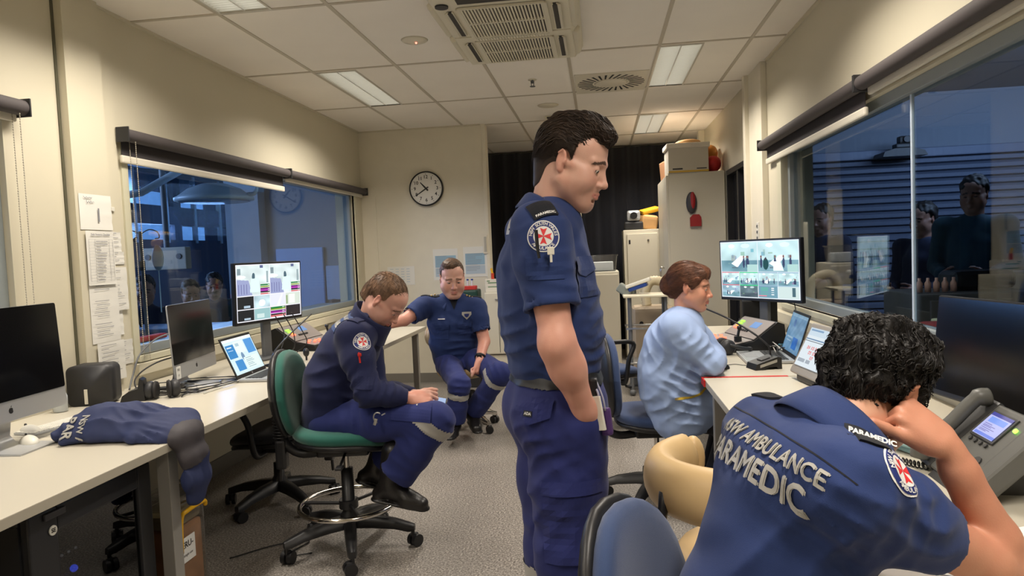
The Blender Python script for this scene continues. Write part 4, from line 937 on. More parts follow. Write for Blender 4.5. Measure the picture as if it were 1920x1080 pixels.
# loose papers on the right desk
M_paper = mat('paper', (0, 0, 0))
def sheet(name, label, c, w_, h_, rz, m=M_paper, th=.0012, lines=0, cat='paper', cur=0.):
    t = MB(); u = Vector((math.cos(rz), math.sin(rz), 0)); v = Vector((-u.y, u.x, 0)); c = Vector(c)
    rows = []
    for j in range(7):
        s_ = j/6-.5; rows.append([tuple(c+u*(w_*(i/6-.5))+v*(h_*s_)+Vector((0, 0, th+cur*(s_+.5)**2*.1*abs(math.sin(i*.9))))) for i in range(7)])
    t.mat(m).grid(rows); rows2 = [[(p[0], p[1], p[2]-th) for p in r] for r in rows]; t.grid(rows2)
    t.mat(mat('print_grey', C(130, 130, 135), .7))
    for k in range(lines):
        y = h_*.42-h_*.8*k/lines; l = w_*(.5+.3*((k*7) % 5)/5)
        t.quad(c-u*w_*.4+v*y+Vector((0, 0, th*1.6)), c-u*w_*.4+u*l+v*y+Vector((0, 0, th*1.6)), c-u*w_*.4+u*l+v*(y+.003)+Vector((0, 0, th*1.6)), c-u*w_*.4+v*(y+.003)+Vector((0, 0, th*1.6)))
    return tag(t.build(name, m), label, cat)
sheet('paper_sheet', 'white sheets of paper at bottom right below the forearm', (.66, 1.40, .731), .30, .21, R_(-20), lines=8)
sheet('paper_sheet', 'grey-white sheet of paper under the desk phone', (1.0, 1.52, .731), .30, .21, R_(20), lines=0)
M_teal = mat('teal_cloth', C(150, 186, 190), .8)
tag(MB().box((.90, 2.20, .742), (.10, .20, .02), .008, rot=rotm(0, 0, 20)).box((.88, 2.18, .758), (.09, .14, .010), .004, rot=rotm(0, 0, 28)).build('folded_cloth', M_teal), 'folded pale teal papers on desk below the clenched hand', 'papers')
def cable(name, label, pts, r, m=M_black, cat='cable', n=6):
    return tag(MB().tube(cat_pts(pts, 8), r, n).build(name, m), label, cat)
M_tcab = mat('teal_cable', C(60, 130, 150), .5); M_wcab = mat('white_cable', C(200, 198, 190), .5)
cable('cable', 'teal cable looped beside the tilted bedside monitor', [(.95, 3.0, .735), (.86, 2.93, .733), (.80, 2.99, .733), (.84, 3.03, .735), (.80, 2.95, .736), (.90, 2.90, .733), (.98, 2.95, .76), (.97, 3.05, .80)], .0028, M_tcab)
cable('cable', 'thin black mouse cable on right desk', [(.60, 3.66, .735), (.68, 3.72, .733), (.74, 3.68, .733), (.85, 3.80, .733), (1.0, 3.9, .733)], .0018)
rr_ = random.Random(3)
for k in range(7):
    a = Vector((1.03+rr_.uniform(-.06, .06), 4.05+rr_.uniform(-.2, .2), .735)); pts = [a]
    for j in range(6): pts.append(Vector((1.06+rr_.uniform(-.14, .14), 4.15+rr_.uniform(-.28, .35), .734+rr_.uniform(0, .05))))
    cable('cable', ['loose black cable in the tangle before right monitor', 'loose white cable in the tangle before right monitor', 'loose teal cable in the tangle before right monitor'][k % 3], pts, .003, [M_black, M_wcab, M_tcab][k % 3])['group'] = 'tangle of cables under right monitor'
cable('cable', 'black cable drooping from back of the right monitor to desk', [(1.18, 4.48, 1.02), (1.20, 4.50, .90), (1.15, 4.52, .80), (1.18, 4.40, .76), (1.10, 4.30, .735)], .003)
# --- left desk clutter
for k in range(6):
    pts = [Vector((-2.15+rr_.uniform(-.25, .22), 3.35+rr_.uniform(-.25, .25), .734+rr_.uniform(0, .012))) for j in range(7)]
    cable('cable', ['loose black cable on desk below the second silver computer', 'loose white cable on desk below the second silver computer'][k % 3 == 2], pts, .0027, [M_black, M_black, M_wcab][k % 3])['group'] = 'tangle of cables on left desk'
cable('cable', 'grey cable curving up from left desk to the window sill', [(-2.44, 3.28, .74), (-2.46, 3.34, .80), (-2.47, 3.42, .90), (-2.50, 3.60, .96), (-2.50, 3.75, .98)], .005, M_grey)
cable('cable', 'black cable rising behind headphones toward the silver computer', [(-2.25, 3.10, .735), (-2.38, 3.25, .80), (-2.36, 3.4, .86), (-2.2, 3.5, .90)], .004)
for k in range(3): cable('cable', 'black cable hanging below the left camera-view monitor', [(-2.10, 4.25+.12*k, 1.02), (-2.06, 4.28+.13*k, .90), (-2.05, 4.2+.2*k, .80), (-2.12, 4.3+.15*k, .736), (-2.05, 4.1+.1*k, .734)], .0035)['group'] = 'cables below the left monitor'
t = thing('gooseneck_stand', 'thin black gooseneck arm leaning before the left camera-view monitor', 'microphone', (-2.03, 4.02, .73))
MB().lathe([(.04, 0), (.04, .01), (.012, .016)], n=20).build('base', M_black, t); MB().tube(cat_pts([(0, 0, .01), (.0, .05, .08), (.02, .25, .17), (.05, .52, .27)], 8), .005).build('neck', M_black, t)
MB().ball((.14, .20, .05), (.02, .02, .028)).cyl((.14, .20, 0), (.14, .20, .05), .006).build('knob', M_black, t)
t = thing('external_drive', 'black rounded box standing on left desk by the sanitiser', 'box', (-2.41, 3.00, .73), R_(14))
MB().prism(rrect(.19, .19, .03, 6), (0, -.06, .095), (1, 0, 0), (0, 0, 1), (0, 1, 0), .12, True).build('case', M_dark, t)
MB().bx(-.02, -.005, -.064, -.06, .01, .08, .002).build('label_strip', M_rail, t)
t = thing('sanitiser_bottle', 'clear pump bottle of hand sanitiser beside the black box', 'bottle', P(114, 772, Z=.73))
MB().lathe([(.02, 0), (.030, .004), (.031, .07), (.024, .09), (.012, .098), (.012, .104)], n=24).build('bottle', mat('clear_bottle', C(190, 196, 200), .15, spec=.7), t)
MB().lathe([(.015, .10), (.016, .118), (.006, .12), (.005, .145), (.012, .146), (.012, .156), (.004, .158)], n=20).tube([(0, 0, .15), (.02, -.01, .152), (.036, -.016, .146)], .0045).build('pump', M_white, t)
t = thing('card_reader', 'small black angular dock beside the headphones', 'dock', (-2.24, 3.05, .73), R_(20))
MB().prism([(-.06, 0), (.05, 0), (.045, .10), (.03, .11), (.02, .06), (-.02, .05), (-.05, .03)], (0, -.03, 0), (1, 0, 0), (0, 0, 1), (0, 1, 0), .06).build('body', M_black, t)
# --- wall papers on left pilaster
def wallpaper(label, y0, y1, z0, z1, X, seed, kind='lines', name='paper_notice', rot=0., rag=True):
    r = random.Random(seed); t = thing(name, label, 'paper', (X, (y0+y1)/2, (z0+z1)/2), 0, None, rot=(R_(rot), 0, 0)); w_, h_ = y1-y0, z1-z0
    rows = []
    for j in range(9): rows.append([(.002+.004*abs(math.sin(j*1.1+seed))*((i/6)**2), w_*(i/6-.5), h_*(j/8-.5)) for i in range(7)])
    b = MB().grid(rows); b.grid([[(p[0]-.0008, p[1], p[2]) for p in rw] for rw in rows]); b.build('sheet', mat('paper_note', C(222, 220, 212), .75), t)
    g = MB(); X0 = .0068
    def bar(a, c, d, e): g.quad((X0, a*w_, d*h_), (X0, c*w_, d*h_), (X0, c*w_, e*h_), (X0, a*w_, e*h_))
    if kind == 'one':
        add_text(g, '1', (X0, .06*w_, -.10*h_), (0, 1, 0), (0, 0, 1), h_*.55, .0008)
        for L, (a, c) in enumerate(((-.38, -.12), (-.30, -.06))):
            pts = [(X0, (a+(c-a)*k/9)*w_, (.40-.12*L+.03*math.sin(k*2.3+L))*h_+.006*math.cos(k*3.7)) for k in range(10)]; g.tube(pts, .0012, 4)
    elif kind == 'table':
        add_text(g, 'Daily Scenario Checklist', (X0, 0, .43*h_), (0, 1, 0), (0, 0, 1), h_*.05, .0004)
        for k in range(15): z = .34-.055*k; bar(-.44, .44, z, z+.003)
        for y in (-.44, -.22, .30, .44): bar(y, y+.008, -.43, .345)
        for k in range(14): bar(-.18, -.18+r.uniform(.15, .44), .30-.055*k, .312-.055*k)
    else:
        n = max(3, int(h_/.022))
        for k in range(n):
            if r.random() < .18: continue
            z = .42-.86*k/n; a = -.40+r.choice([0, .05, .1]); bar(a, a+r.uniform(.25, .7), z, z+.0025/h_)
    g.build('print', mat('print_grey', (0, 0, 0)), t); return t
XP = XL+.046; XQ = XL+.013
wallpaper('white sheet with a large number 1, topmost on pilaster', 3.075, 3.325-.03, 1.565, 1.74, XP, 1, 'one')
wallpaper('printed checklist table pinned below the number 1 sheet', 3.095, 3.285, 1.29, 1.56, XP+.0075, 2, 'table')
wallpaper('long typed list taped below the checklist table', 3.10, 3.30, 1.00, 1.31, XP, 3)
wallpaper('faint typed sheet lowest on pilaster above the black box', 3.12, 3.31, .80, 1.0, XP+.0075, 4)
wallpaper('small note right of the checklist, upper one', 3.305, 3.395, 1.455, 1.56, XQ, 5)
wallpaper('small note right of the checklist, lower one', 3.305, 3.41, 1.39, 1.455, XQ, 6)
wallpaper('narrow tall note right of the long typed list', 3.305, 3.41, 1.15, 1.375, XQ+.0085, 7)
wallpaper('curled strip of paper below the narrow tall note', 3.30, 3.37, 1.02, 1.15, XQ, 8)
wallpaper('small pale sheet beside the lowest typed sheet', 3.32, 3.43, .86, .99, XQ, 9)
tag(MB().bx(XQ-.001, XQ+.008, 3.335, 3.36, 1.668, 1.69, .002).build('hook', M_white), 'tiny white hook on the wall right of the number 1 sheet', 'hook')
# --- back wall: notices, switch
def backpaper(label, x0, x1, z0, z1, blue, seed):
    t = thing('paper_notice', label, 'paper', ((x0+x1)/2, YB, (z0+z1)/2)); w_, h_ = x1-x0, z1-z0; r = random.Random(seed)
    MB().box((0, -.002, 0), (w_, .002, h_), 0).build('sheet', mat('paper_note', (0, 0, 0)), t); g = MB(); m1 = mat('print_blue', C(146, 178, 196), .6); m2 = mat('print_pale', C(176, 190, 200), .6)
    if blue:
        g.mat(m1).bx(-w_*.42, w_*.42, -.0042, -.003, -h_*.10, h_*.28); g.mat(m2).bx(-w_*.42, w_*.42, -.0042, -.003, -h_*.40, -h_*.12)
        g.mat(mat('print_grey', (0, 0, 0)))
        for k in range(12): g.bx(-w_*.38, w_*(.0+.35*r.random()), -.005, -.0042, h_*(.26-.05*k), h_*(.27-.05*k))
    else:
        g.mat(m2)
        for j in range(6):
            for i in range(4): g.bx(-w_*.4+w_*.2*i, -w_*.4+w_*.2*i+w_*.12, -.0042, -.003, h_*(.35-.14*j), h_*(.38-.14*j))
    g.build('print', m1, t)
backpaper('blue-printed notice on the back wall, left of the pair', -1.77, -1.50, 1.10, 1.43, True, 1); backpaper('blue-printed notice on the back wall, right of the pair', -1.44, -1.17-.02, 1.12, 1.44, True, 2)
backpaper('faint grid sheet on the back wall below the clock, leftmost', -2.28, -1.98, 1.06, 1.26, False, 3)
t = thing('light_switch', 'narrow white light switch plate at end of the clock wall', 'light switch', (-1.195, YB-.012, 1.46)); MB().box((0, 0, 0), (.05, .012, .20), .004).build('plate', M_back, t); MB().box((0, -.008, 0), (.026, .006, .16), .002).build('rocker', mat('rocker', C(176, 172, 160), .4), t)
t = thing('switch_panel', 'white switch panel on the right pilaster beside dark doorway', 'switch panel', (XR-.046, 5.68, 1.42)); MB().box((0, 0, 0), (.012, .09, .20), .004).build('plate', M_white, t)
for k in range(4): MB().box((-.008, 0, .07-.046*k), (.006, .03, .02), .002).build('button', M_grey, t)
# --- far end furniture
M_cab = mat('cupboard_white', C(206, 200, 182), .42)
t = thing('tall_cupboard', 'tall white cupboard with archive box on top and red mask hung', 'cupboard', (1.0, 7.80, 0))
MB().bx(-.28, .28, -.52, .52, .05, 2.10, .004).bx(-.26, .26, -.5, .5, 0, .05).build('body', M_cab, t)
for s in (-1, 1):
    d = MB().bx(-.30, -.28, min(s*.005, s*.515), max(s*.005, s*.515), .07, 2.08, .003).build('door', M_cab, t)
    MB().tube(cat_pts([(-.30, s*.05, .98), (-.335, s*.05, .98), (-.335, s*.05, 1.12), (-.30, s*.05, 1.12)], 5), .006).build('handle', M_chrome, d)
t = thing('low_cupboard', 'shorter white cupboard with camera and paper bag on top', 'cupboard', (.50, 8.72, 0))
MB().bx(-.21, .21, -.28, .28, 0, 1.57, .006).build('body', M_cab, t); d = MB().bx(-.17, .19, -.30, -.28, .06, 1.52, .003).build('door', M_cab, t); MB().cyl((.08, -.30, 1.44), (.08, -.31, 1.44), .012).build('lock', M_chrome, d); MB().bx(-.15, -.13, -.304, -.30, 1.40, 1.45).build('latch', M_black, d)
t = thing('archive_box', 'white archive box with lid on top of the tall cupboard', 'box', (.92, 7.42, 2.10), R_(2))
MB().box((0, 0, .13), (.40, .32, .26), .006).build('carton', mat('carton_white', C(200, 194, 180), .7), t); MB().box((0, 0, .272), (.43, .35, .05), .008).build('lid', mat('carton_lid', C(214, 208, 194), .7), t)
MB().bx(-.20, .20, -.161, -.160, .002, .02).build('yellow_strip', mat('yellow_strip', C(210, 170, 60), .6), t)
MB().bx(-.16, -.06, -.1615, -.160, .03, .045).bx(.08, .18, -.1615, -.160, .03, .04).build('print', M_dark, t)
tag(MB().box((.66+.02+.10, 7.95, 2.20), (.10, .3, .20), .01, rot=rotm(0, -4, 8)).build('brown_carton', mat('cardboard', (0, 0, 0))), 'brown carton behind the archive box, at its left', 'box')
tag(MB().ball((1.19, 7.42, 2.185), (.085, .12, .085)).build('red_bag', mat('red_bag', C(176, 30, 30), .6, bump=.4, bscale=30)), 'crumpled red bag beside the archive box', 'bag')
tag(MB().ball((1.19, 7.62, 2.31), (.085, .15, .10)).build('orange_bag', mat('orange_bag', C(190, 122, 40), .6, bump=.4, bscale=30)), 'orange-brown bag above the crumpled red bag', 'bag')
tag(MB().ball((.95, 7.44, 2.42), (.13, .12, .035)).build('paper_bundle', mat('tan_bundle', C(196, 150, 96), .7, bump=.4, bscale=25)), 'tan bundle lying on the archive box lid', 'bundle')
p = P(1297, 395, Y=7.26)
t = thing('hanging_mask', 'red and black mask hanging on the tall cupboard side', 'mask', (p.x, 7.275, p.z))
b = MB(); b.ball((0, -.02, .08), (.055, .03, .11)); b.build('shell', mat('mask_grey', C(60, 58, 60), .5), t); MB().ball((.01, -.035, .10), (.028, .022, .09)).build('red_strap', mat('mask_red', C(150, 24, 26), .5), t); MB().prism([(-.05, 0), (.06, 0), (.06, .09), (.04, .12), (-.02, .12), (-.05, .09)], (.03, -.01, -.16), (1, 0, 0), (0, 0, 1), (0, -1, 0), .03).build('red_pouch', mat('mask_red', (0, 0, 0)), t)
t = thing('conference_camera', 'silver and black camera on top of the shorter cupboard', 'camera', (.42, 8.55, 1.57)); MB().box((0, 0, .05), (.22, .16, .10), .02).build('base', M_dark, t); MB().box((.0, -.02, .17), (.16, .12, .13), .03).build('head', M_silver, t); MB().cyl((0, -.08, .17), (0, -.11, .17), .042).build('lens', M_black, t)
tag(MB().box((.60, 8.60, 1.66), (.20, .2, .18), .05, 3, rot=rotm(6, 8, 12)).build('paper_bag', mat('brown_bag', C(196, 152, 98), .75, bump=.5, bscale=20)), 'crumpled brown paper bag beside the camera', 'bag')
tag(MB().box((.62, 8.62, 1.80), (.22, .2, .05), .015, rot=rotm(8, -12, 10)).build('yellow_folder', mat('yellow_folder', C(226, 170, 30), .6)), 'bright yellow folder lying over the paper bag', 'folder')
t = thing('small_fridge', 'waist-high white cabinet carrying a clear plastic tub', 'cabinet', (-.07, 8.2, 0)); MB().box((0, 0, .55), (.56, .5, 1.10), .015).build('body', M_cab, t); MB().box((0, -.255, .55), (.54, .02, 1.04), .01).build('door', M_cab, t)
t = thing('plastic_tub', 'clear plastic storage tub on the waist-high cabinet', 'tub', (.03, 8.1, 1.10))
b = MB(); b.grid([[(x*s_, y*s_, z) for x, y in rrect(.33, .26, .03, 3)+[rrect(.33, .26, .03, 3)[0]]] for z, s_ in ((0, .88), (.17, 1.0), (.175, 1.05), (.19, 1.05))]); b.prism(rrect(.29, .23, .03, 3), (0, 0, 0), (1, 0, 0), (0, 1, 0), (0, 0, 1), .003); b.build('tub', glassmat('tub_plastic', (.80, .84, .88), 3.5, .2), t); MB().box((0, 0, .06), (.24, .18, .10), .01).build('contents', M_paper, t)
t = thing('monitor_unit', 'small grey instrument left of the clear plastic tub', 'instrument', (-.21, 8.05, 1.10)); MB().box((0, 0, .09), (.13, .12, .18), .01).build('case', M_ph, t); MB().box((.0, -.062, .10), (.10, .004, .12), .001).build('face', mat('instrument_face', C(180, 180, 170), .5), t)
# hospital trolley table with device
t = thing('trolley_table', 'cream-topped hospital trolley table near the low cupboard', 'trolley', (.42, 6.55, 0))
MB().box((0, 0, .915), (.44, .36, .022), .006).build('top', mat('cream_top', C(214, 206, 182), .4), t)
for sx in (-1, 1):
    for sy in (-1, 1): MB().cyl((sx*.16, sy*.14, .03), (sx*.16, sy*.14, .905), .013).ball((sx*.16, sy*.14, .03), .03, 12, 8).build('leg', M_grey, t)
MB().box((0, 0, .30), (.40, .32, .016), .004).build('lower_shelf', M_alu, t)
MB().tube([(-.2, -.16, .62), (.2, -.16, .62), (.2, .16, .62), (-.2, .16, .62)], .008, closed=True).build('rail', M_alu, t)
t = thing('ventilator', 'beige machine with ribbed hose beside the trolley table', 'machine', (.50, 7.0, 0))
MB().box((0, 0, .06), (.44, .36, .12), .02).build('base', M_grey, t); MB().box((0, 0, .45), (.40, .34, .66), .05, 3).build('body', mat('vent_beige', C(178, 160, 134), .5), t)
b = MB(); hp = cat_pts([(-.05, -.0, .78), (-.06, -.0, .92), (.0, -.0, 1.02), (.12, 0, 1.0), (.19, 0, .90), (.20, -.02, .72)], 12); b.tube(hp, [.050 if k % 2 else .042 for k in range(len(hp))], 14); b.build('ribbed_hose', mat('hose_cream', C(206, 192, 158), .5), t)
for sx in (-1, 1): MB().cyl((sx*.12, -.18, .62), (sx*.12, -.172, .62), .02).build('dial', M_black, t)
t = thing('handheld_device', 'white and blue tilted device head above the trolley table', 'device', (.35, 6.62, .926), R_(-10))
MB().box((0, 0, .10), (.24, .14, .035), .014, 3, rot=rotm(0, -18, 0)).build('head', M_white, t); MB().box((.0, 0, .062), (.18, .13, .035), .012, 3, rot=rotm(0, -18, 0)).build('blue_belly', mat('device_blue', C(30, 60, 130), .4), t)
MB().box((-.13, 0, .035), (.14, .10, .09), .02, 3, rot=rotm(0, 35, 0)).cyl((-.05, 0, 0), (-.05, 0, .07), .03).build('grip', mat('device_grey', C(130, 136, 130), .5), t)
# by the clock wall
t = thing('supply_bin', 'dark green plastic bin on a stand below the notices', 'bin', (-1.38, 7.02, 0)); MB().box((0, 0, .90), (.28, .24, .20), .02).build('tub', mat('dark_green', C(22, 62, 54), .5), t); MB().box((0, 0, .40), (.26, .22, .80), .01).build('stand', M_dark, t)
for i in range(4):
    x = -1.44+.045*i; tt = thing('sample_tube', ['sample tube with blue cap in red rack on the bin', 'sample tube with dark cap in red rack on the bin'][i % 2], 'tube', (x, 6.98, 1.04), 0, 'sample tubes over the green bin')
    MB().cyl((0, 0, 0), (0, 0, .055), .010).build('tube', mat('tube_white', C(205, 205, 210), .3), tt); MB().cyl((0, 0, .055), (0, 0, .07), .012).build('cap', mat('tube_blue', C(40, 60, 140), .4), tt)
tag(MB().box((-1.37, 6.98, 1.02), (.22, .09, .04), .006).build('red_rack', mat('red_rack', C(190, 50, 44), .5)), 'red rack holding sample tubes on dark green bin', 'rack')
t = thing('white_bin', 'slim white cabinet with latch at end of clock wall', 'cabinet', (-1.02, 6.98, 0)); MB().box((0, 0, .66), (.28, .30, .62), .012).build('body', M_cab, t); MB().box((0, 0, .17), (.24, .26, .34), .01).build('base', M_cab, t); MB().box((.0, -.155, .90), (.06, .01, .02), .002).build('latch', M_alu, t); MB().bx(-.002, .002, -.153, -.149, .37, .95).build('seam', M_dark, t)
t = thing('glove_box', 'white carton with green print on the slim white cabinet', 'box', (-1.05, 6.98, .97)); MB().box((0, 0, .065), (.22, .13, .13), .004).build('carton', mat('carton_lid', (0, 0, 0)), t)
b = MB(); b.bx(-.08, .04, -.0665, -.0655, .09, .10).bx(-.08, .07, -.0665, -.0655, .05, .058).bx(-.09, -.06, -.0665, -.0655, .108, .118); b.build('print', mat('green_print', C(90, 130, 90), .6), t)
t = thing('marker_pen', 'orange and yellow bottle standing on the white carton', 'bottle', (-1.09, 6.98, 1.10)); MB().cyl((0, 0, 0), (0, 0, .06), .016).build('body', mat('orange_red', C(190, 60, 30), .5), t); MB().cyl((0, 0, .06), (-.012, 0, .11), .011).build('cap', mat('yellow_handle', C(232, 178, 22)), t)
for k in range(5):
    pts = [Vector((-1.25+rr_.uniform(-.16, .2), 5.75+rr_.uniform(-.16, .2), .012+rr_.uniform(0, .06))) for j in range(8)]
    cable('cable', ['orange extension cable coiled on floor behind the padded stool', 'grey cable coiled on floor behind the padded stool'][k == 4], pts, .006, [mat('orange_cable', C(210, 84, 40), .5), M_grey][k == 4])['group'] = 'cables on floor behind stool'
tag(MB().bx(-1.35, -1.1, 5.9, 6.1, 0, .05, .01).build('power_board', M_white), 'white power board on the floor behind the padded stool', 'power board')
cable('cable', 'black cables drooping under left desk to the wall', [(-2.0, 2.6, .70), (-2.1, 2.75, .55), (-2.3, 2.9, .45), (-2.5, 3.1, .6)], .006)
cable('cable', 'thin dark cable lying on floor by the sharps container', [(-1.75, 2.95, .006), (-1.6, 3.1, .006), (-1.45, 3.15, .006), (-1.5, 2.98, .006), (-1.38, 3.02, .006)], .003)
# ------------------------------------------------------------------ organic surfaces: distance fields turned into one continuous mesh
def V3(p): return np.array([p[0], p[1], p[2]], float)
def nrm(v): v = V3(v); return v/max(np.linalg.norm(v), 1e-9)
_F = None
class Field:
    def __init__(s, lo, hi, res, R=None, o=None):
        s.res = res; s.R = np.eye(3) if R is None else np.array(R, float); s.o = np.zeros(3) if o is None else V3(o)   # columns of R: local axes in world
        s.lo = np.array(lo, float); n = np.ceil((np.array(hi)-s.lo)/res).astype(int)+1; s.n = n
        s.ax = [(s.lo[i]+res*np.arange(n[i])).astype(np.float32) for i in range(3)]; s.d = np.full(n, 1.0, np.float32)
    def L(s, p): return s.R.T @ (V3(p)-s.o)
    def _sub(s, lo, hi):
        a = np.clip(np.floor((lo-s.lo)/s.res).astype(int), 0, s.n); b = np.clip(np.ceil((hi-s.lo)/s.res).astype(int)+1, 0, s.n)
        if (b <= a).any(): return None
        sl = tuple(slice(a[i], b[i]) for i in range(3))
        return sl, s.ax[0][sl[0]][:, None, None], s.ax[1][sl[1]][None, :, None], s.ax[2][sl[2]][None, None, :]
    def _op(s, sl, d, k, op):
        A = s.d[sl]
        if op == 'u':
            if k > 0: h = np.clip(.5+.5*(A-d)/k, 0, 1); A[:] = A*(1-h)+d*h-k*h*(1-h)
            else: np.minimum(A, d, out=A)
        elif op == 's':
            if k > 0: h = np.clip(.5-.5*(A+d)/k, 0, 1); A[:] = A*(1-h)-d*h+k*h*(1-h)
            else: np.maximum(A, -d, out=A)
    def cap(s, a, b, ra, rb=None, k=.012, side=None, flat=1., op='u', ends=False, world=True, hollow=0., off=None):
        rb = ra if rb is None else rb
        if world: a = s.L(a); b = s.L(b); side = None if side is None else s.R.T @ V3(side)
        else: a = V3(a); b = V3(b)
        m = max(ra, rb)*max(flat, 1)+k+3*s.res; q = s._sub(np.minimum(a, b)-m, np.maximum(a, b)+m)
        if q is None: return s
        sl, X, Y, Z = q; ba = b-a; L2 = max(ba.dot(ba), 1e-12)
        px, py, pz = X-a[0], Y-a[1], Z-a[2]; tt = (px*ba[0]+py*ba[1]+pz*ba[2])/L2; t = np.clip(tt, 0, 1)
        qx, qy, qz = px-ba[0]*t, py-ba[1]*t, pz-ba[2]*t
        if ends: qx, qy, qz = px-ba[0]*tt, py-ba[1]*tt, pz-ba[2]*tt
        if side is not None and flat != 1.:
            sv = nrm(side); c = (qx*sv[0]+qy*sv[1]+qz*sv[2])*(1/flat-1); qx, qy, qz = qx+sv[0]*c, qy+sv[1]*c, qz+sv[2]*c
        d = np.sqrt(qx*qx+qy*qy+qz*qz)-(ra+(rb-ra)*t)
        if flat < 1: d = d*flat
        if ends: L_ = math.sqrt(L2); d = np.maximum(d, np.maximum((tt-1)*L_, -tt*L_))
        s._op(sl, d.astype(np.float32), k, op); return s
    def chain(s, pts, rr, k=.012, side=None, flat=1., **kw):
        fl = flat if hasattr(flat, '__len__') else [flat]*len(pts)
        for i in range(len(pts)-1): s.cap(pts[i], pts[i+1], rr[i], rr[i+1], k, side, (fl[i]+fl[i+1])/2, **kw)
        return s
    def ell(s, c, r, k=.012, R=None, op='u', world=True):
        c = s.L(c) if world else V3(c); r = np.array(r if hasattr(r, '__len__') else (r, r, r), float)
        m = r.max()+k+3*s.res; q = s._sub(c-m, c+m)
        if q is None: return s
        sl, X, Y, Z = q; x, y, z = X-c[0], Y-c[1], Z-c[2]
        if R is not None:
            R = np.array(R, float); R = s.R.T @ R if world else R
            x, y, z = (x*R[0][0]+y*R[1][0]+z*R[2][0], x*R[0][1]+y*R[1][1]+z*R[2][1], x*R[0][2]+y*R[1][2]+z*R[2][2])
        e = np.sqrt((x/r[0])**2+(y/r[1])**2+(z/r[2])**2); g = np.sqrt((x/r[0]**2)**2+(y/r[1]**2)**2+(z/r[2]**2)**2)
        d = e*(e-1)/np.maximum(g, 1e-6); s._op(sl, d.astype(np.float32), k, op); return s
    def half(s, p, n, k=0., region=None, rr=None):     # removes the side n points to (within a sphere around region)
        p = s.L(p); n = s.R.T @ nrm(n)
        if region is None: sl = tuple(slice(0, x) for x in s.n); X, Y, Z = s.ax[0][:, None, None], s.ax[1][None, :, None], s.ax[2][None, None, :]
        else:
            c = s.L(region); q = s._sub(c-rr, c+rr)
            if q is None: return s
            sl, X, Y, Z = q
        d = -((X-p[0])*n[0]+(Y-p[1])*n[1]+(Z-p[2])*n[2])
        if region is not None: d = np.maximum(d, np.sqrt((X-c[0])**2+(Y-c[1])**2+(Z-c[2])**2)-rr)
        s._op(sl, d.astype(np.float32), k, 's'); return s
    def wrinkle(s, c, n, R, wl, amp, seed=0, an=None):
        """pleats of wavelength wl along n, fading with distance R from c"""
        c = s.L(c); n = s.R.T @ nrm(n); q = s._sub(c-2*R, c+2*R)
        if q is None: return s
        sl, X, Y, Z = q; x, y, z = X-c[0], Y-c[1], Z-c[2]; r = np.random.default_rng(seed); m = nrm(np.cross(n, r.normal(size=3)))
        u = x*n[0]+y*n[1]+z*n[2]; w_ = x*m[0]+y*m[1]+z*m[2]; ph = u*(3.1416/wl)+.9*np.sin(w_*(6.283/(wl*5.5))+r.uniform(0, 6))+.45*np.sin((u*.6+w_)*(6.283/(wl*3.3))+r.uniform(0, 6)); mod = .55+.45*np.sin(w_*(6.283/(wl*4.))+u*8+r.uniform(0, 6))
        sn = 1-2*np.abs(np.sin(ph))**.75; s.d[sl] -= (amp*mod*np.exp(-(x*x+y*y+z*z)/(R*R))*sn*1.7).astype(np.float32); return s
    def noise(s, amp, f, seed=0):
        r = np.random.default_rng(seed); X, Y, Z = s.ax[0][:, None, None], s.ax[1][None, :, None], s.ax[2][None, None, :]
        for i in range(7):
            v = r.normal(size=3)*f*(1+.35*i); s.d += (amp/(1+.35*i)*np.sin(X*v[0]+Y*v[1]+Z*v[2]+r.uniform(0, 6.28))).astype(np.float32)
        return s
    def mesh(s):
        d = s.d; d[0] = d[-1] = 1; d[:, 0] = d[:, -1] = 1; d[:, :, 0] = d[:, :, -1] = 1
        neg = d < 0; n = s.n; c = [neg[i:n[0]-1+i, j:n[1]-1+j, k:n[2]-1+k] for i in (0, 1) for j in (0, 1) for k in (0, 1)]
        cnt = sum(x.astype(np.int8) for x in c); act = (cnt > 0) & (cnt < 8); I = np.argwhere(act)
        if len(I) == 0: return np.zeros((0, 3)), np.zeros((0, 4), int)
        idx = -np.ones(act.shape, np.int64); idx[act] = np.arange(len(I))
        P_ = np.zeros((len(I), 3)); N_ = np.zeros(len(I))
        cor = [(i, j, k) for i in (0, 1) for j in (0, 1) for k in (0, 1)]
        val = {q: d[I[:, 0]+q[0], I[:, 1]+q[1], I[:, 2]+q[2]] for q in cor}
        for a in cor:
            for ax in range(3):
                if a[ax]: continue
                b = list(a); b[ax] = 1; b = tuple(b); va, vb = val[a], val[b]; m = (va < 0) != (vb < 0)
                t = np.where(m, va/np.where(m, va-vb, 1), 0); pt = np.tile(np.array(a, float), (len(I), 1)); pt[:, ax] += t; P_[m] += pt[m]; N_ += m
        P_ = (I+P_/N_[:, None])*s.res+s.lo
        F = []
        for ax in range(3):
            o1, o2 = [(1, 2), (2, 0), (0, 1)][ax]
            sa = [slice(1, -1)]*3; sa[ax] = slice(0, -1); sb = [slice(1, -1)]*3; sb[ax] = slice(1, None)
            A, B = neg[tuple(sa)], neg[tuple(sb)]; E = np.argwhere(A != B); off = np.ones(3, int); off[ax] = 0; E = E+off
            ina = neg[E[:, 0], E[:, 1], E[:, 2]]
            def g(u, v): Q = E.copy(); Q[:, o1] -= u; Q[:, o2] -= v; return idx[Q[:, 0], Q[:, 1], Q[:, 2]]
            q = np.stack([g(1, 1), g(0, 1), g(0, 0), g(1, 0)], 1); q[~ina] = q[~ina][:, ::-1]; F.append(q)
        F = np.concatenate(F); F = F[(F >= 0).all(1)]
        return P_ @ s.R.T + s.o, F
